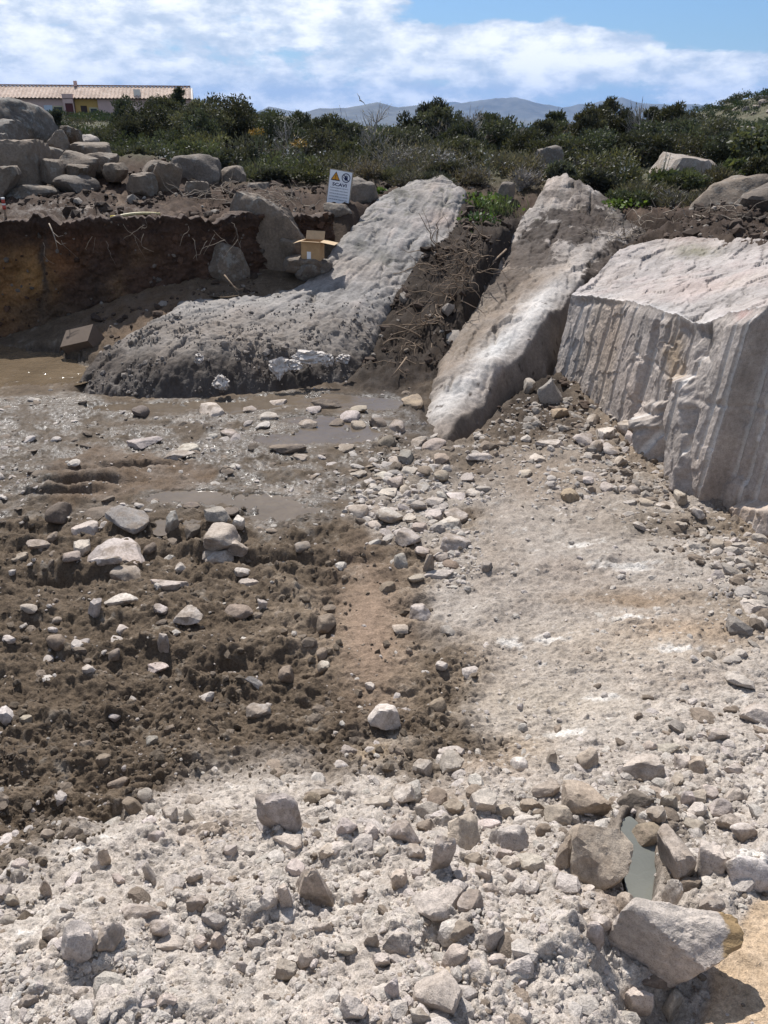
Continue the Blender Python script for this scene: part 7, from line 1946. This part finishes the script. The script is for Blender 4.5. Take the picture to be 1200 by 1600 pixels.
    for px, py in gx:
        for _ in range(6):
            p = cast_wide(px + rng.normal() * 16, py + rng.normal() * 10)
            wander(p + np.array([0, -.03, .05]), (-.5 + rng.normal() * .4, -.5, rng.normal() * .4), 8, .09, rng.uniform(.005, .012), mb)
    tag(mb.build('roots', rootm, None, smooth=True), kind='stuff')
    mb = MB()
    for _ in range(20):
        px, py = rng.uniform(60, 400), rng.uniform(345, 380)
        p = at(px, py, 11.3 + .0016 * px - .08)
        wander(p + np.array([0, -.15, 0]), (rng.normal() * .6, -.2, -.6), 6, .06, rng.uniform(.002, .005), mb, .1)
    for _ in range(130):
        px, py, Y = rng.choice([(310, 318, 13.6), (350, 312, 14), (420, 312, 14), (450, 322, 13.6), (960, 375, 12.8), (985, 368, 12.6), (1100, 352, 12.4), (1010, 345, 13), (1180, 350, 11.8)], axis=0)
        p = at(px + rng.normal() * 26, py + rng.normal() * 5, Y); z = ground_z(p[0], p[1])
        wander((p[0], p[1], max(z, float(p[2])) + .05), (rng.normal(), rng.normal(), .25), 6, .08, rng.uniform(.004, .009), mb, .03)
    tag(mb.build('brushwood', pale, None, smooth=True), kind='stuff')
    for k, (pts, r, lab) in enumerate((([(790, 392, 12.7), (760, 420, 12.0), (728, 452, 11.3), (690, 482, 10.7)], .016, 'long bare root running down the gully below the slanting ridge'), ([(80, 352, 11.3), (86, 366, 11.2), (90, 378, 11.15), (93, 392, 11.15)], .009, 'pale root dangling from the cut bank'),
                               ([(352, 432, 11.6), (365, 448, 11.5), (372, 458, 11.4)], .014, 'bent dark branch beside the small seep of water'), ([(635, 560, 9.5), (622, 578, 9.25), (612, 590, 9.1)], .012, 'short stick at the foot of the gully'))):
        P = [at(*q) + np.array([0, -.06, .03]) for q in pts]
        m2 = MB(); m2.tube(P, np.linspace(r, r * .5, len(P)), 6)
        m3 = MB()
        for q in P[1:-1]: m3.tube([q, q + np.array([.08, -.05, -.05]), q + np.array([.16, -.06, -.03])], [r * .5, r * .4, r * .2], 5)
        root = tag(empty('branch', tuple(P[0])), lab, 'branch')
        m2.V = [v - P[0] for v in m2.V]; m3.V = [v - P[0] for v in m3.V]
        m2.build('limb', rootm if k != 1 else pale, root, True); m3.build('twig', rootm if k != 1 else pale, root, True)

def cast_wide(px, py):
    Ys = np.geomspace(3, 16, 200); P = at(np.full(200, px), np.full(200, py), Ys)
    gz = ground(P[:, 0], P[:, 1]); k = np.argmax(P[:, 2] < gz)
    return P[k]
build_bits()

# ------------------------------------------------------------------ the terrace of houses
def build_house():
    Y0 = 128.0
    L = at(-90, 190, Y0); Rr = at(302, 190, Y0 + 7)
    ang = math.atan2(Rr[1] - L[1], Rr[0] - L[0]); ln = float(np.hypot(Rr[0] - L[0], Rr[1] - L[1]))
    zf = EYE + .32
    root = empty('terraced_house', (float(L[0]), float(L[1]), zf), (0, 0, ang))
    tag(root, 'long low terraced house with a tiled roof and pink and ochre walls', 'house')
    pink = flat_mat('pink_render', (.56, .40, .36), .9, .08, 1.2); ochre = flat_mat('ochre_render', (.56, .36, .12), .9, .08, 1.2); cream = flat_mat('cream_render', (.70, .66, .60), .9, .06, 1)
    dark = flat_mat('dark_red_door', (.10, .025, .025), .6); brown = flat_mat('brown_door', (.06, .035, .025), .6); glass = flat_mat('window_glass', (.03, .04, .045), .15, .1); frame = flat_mat('window_frame', (.50, .44, .28), .7); blue = flat_mat('pale_shutter', (.52, .58, .66), .7)
    tile, nt, b = new_mat('roof_tiles')
    tc = nd(nt, 'ShaderNodeTexCoord'); f = noise(nt, tc.outputs['Object'], 3.2, 5, .7); f2 = noise(nt, tc.outputs['Object'], .35, 4, .6)
    nt.links.new(mixc(nt, 1, ramp(nt, f, [(.3, (.23, .15, .115)), (.5, (.41, .31, .245)), (.68, (.56, .48, .41))]), ramp(nt, f2, [(.3, g3(.8)), (.7, g3(1.15))]), 'MULTIPLY'), b.inputs['Base Color']); b.inputs['Roughness'].default_value = .9
    def xat(px): 
        # distance along the facade where this photo column meets it
        a = (px - 600) / FPX * 1.0; u = np.array([math.cos(ang), math.sin(ang)])
        k = a * (CP - (-.505) * SP) ** -1 * 1.0
        # ray x = k*y at the horizon row
        kk = (px - 600) / FPX / (CP + .505 * SP)
        s = (kk * L[1] - L[0]) / (u[0] - kk * u[1]); return float(s)
    He, Hr, D = 2.95, 4.65, 9.0
    xo0, xo1 = xat(121), xat(157)
    dx0, dx1 = xat(104), xat(120)
    wall = MB()
    def facade(mb, x0, x1, y, z0, z1, holes):
        xs = sorted({x0, x1, *[h[0] for h in holes], *[h[1] for h in holes]}); zs = sorted({z0, z1, *[h[2] for h in holes], *[h[3] for h in holes]})
        for xa, xb in zip(xs[:-1], xs[1:]):
            for za, zb_ in zip(zs[:-1], zs[1:]):
                if any(h[0] <= xa and xb <= h[1] and h[2] <= za and zb_ <= h[3] for h in holes): continue
                mb.box(xa, xb, y, y + .25, za, zb_)
    w1 = (xat(88), xat(101), .55, 1.75)
    facade(wall, 0, dx0, 0, -1.5, He, [w1])
    facade(wall, xo1, ln, 0, -1.5, He - .1, [])
    wall.build('wall', pink, root)
    w2 = (xat(144), xat(154), .45, 1.55); d2 = (xat(129), xat(139), -.1, 1.95)
    om = MB(); facade(om, xo0, xo1, .35, -1.5, He + .05, [w2, d2]); om.build('ochre_wall', ochre, root)
    pm = MB(); facade(pm, dx0, dx1, -.5, -1.5, He + .55, [(xat(107), xat(119), -.1, 2.25)]); pm.box(dx0, dx0 + .2, -.25, 1, -1.5, He + .5); pm.box(dx1 - .2, dx1, -.25, 1, -1.5, He + .5); pm.box(dx0, dx1, -.25, 2, He + .45, He + .55); pm.build('porch', pink, root)
    MB().box(xat(107), xat(119), -.38, -.30, -.1, 2.25).build('door', dark, root)
    MB().box(d2[0], d2[1], .45, .53, d2[2], d2[3]).build('door', brown, root)
    for (x0, x1, z0, z1), yy in ((w1, 0), (w2, .35)):
        fr = MB(); fr.box(x0 - .18, x1 + .18, yy - .06, yy - .003, z0 - .18, z0); fr.box(x0 - .18, x1 + .18, yy - .06, yy - .003, z1, z1 + .18); fr.box(x0 - .18, x0, yy - .06, yy - .003, z0, z1); fr.box(x1, x1 + .18, yy - .06, yy - .003, z0, z1)
        fo = fr.build('window', frame, root)
        MB().box(x0, x1, yy + .12, yy + .15, z0, z1).build('pane', glass, fo)
    MB().box(xat(73), xat(86), -.08, -.003, .3, 2.0).build('shutter', blue, root)
    # gable and rear
    gm = MB(); gm.prism([(0, -1.5), (D, -1.5), (D, He - .1), (D / 2, Hr - .1), (0, He - .1)], 0, .25)
    g = gm.build('gable', cream, root, loc=(ln, .0, 0)); g.rotation_euler = (0, 0, math.pi / 2); g.location = (ln + .26, 0, 0)
    MB().box(0, ln, D - .25, D, -1.5, He - .1).build('rear_wall', pink, root)
    # roof: sloping sheets with rows of barrel tiles as ridges
    rf = MB(); n = int(ln / .55)
    for side in (0, 1):
        for k in range(n):
            x0, x1 = k * ln / n, (k + 1) * ln / n; xm = (x0 + x1) / 2
            y0, y1 = (-.45, D / 2) if side == 0 else (D + .45, D / 2)
            zl_, zh = He - .02, Hr
            V = [(x0, y0, zl_), (x0 + .08, y0, zl_), (xm, y0, zl_ + .13), (x1 - .08, y0, zl_), (x1, y0, zl_), (x0, y1, zh), (x0 + .08, y1, zh), (xm, y1, zh + .13), (x1 - .08, y1, zh), (x1, y1, zh)]
            rf.add(V, [(i, i + 1, i + 6, i + 5) for i in range(4)])
    r = rf.build('roof', tile, root)
    MB().box(0, ln, D / 2 - .15, D / 2 + .15, Hr + .06, Hr + .22).build('ridge_course', flat_mat('ridge_tile', (.30, .17, .12), .9, .25, 3), r)
    MB().box(0, ln, -.5, -.40, He - .16, He - .03).build('eave_gutter', brown, r)
    c0, c1 = xat(214), xat(224)
    ch = MB().box(c0, c1, .6, 2.0, He + .2, He + 1.25).build('chimney', cream, r)
    c0 = xat(118)
    MB().box(c0, c0 + .45, D / 2 - .4, D / 2 + .3, Hr, Hr + .75).build('chimney', pink, r)
    rl = MB()
    for k in range(9): rl.tube([[xo0 + .2 + k * .28, -1.2, -.3], [xo0 + .2 + k * .28, -1.2, .65]], .03, 5)
    rl.tube([[xo0 + .1, -1.2, .68], [xo0 + 2.6, -1.2, .68]], .04, 5)
    rl.build('railing', cream, root)
    # far cottage roof
    p = at(815, 212, 150)
    root = empty('cottage', (float(p[0]), 150, float(p[2]) - 1.2)); tag(root, 'small distant cottage showing an orange roof above the bushes', 'house')
    MB().box(-2.4, 2.4, 0, 4, -3.5, 1.0).build('wall', ochre, root)
    MB().prism([(-2.7, 1.0), (2.7, 1.0), (1.9, 1.75), (-1.9, 1.75)], -.3, 4.3).build('roof', tile, root)
    MB().box(-.4, .4, -.06, -.003, -1.0, .4).build('window', glass, root)
build_house()
print('t things', time.time() - _T0)
print('script time', time.time() - _T0)
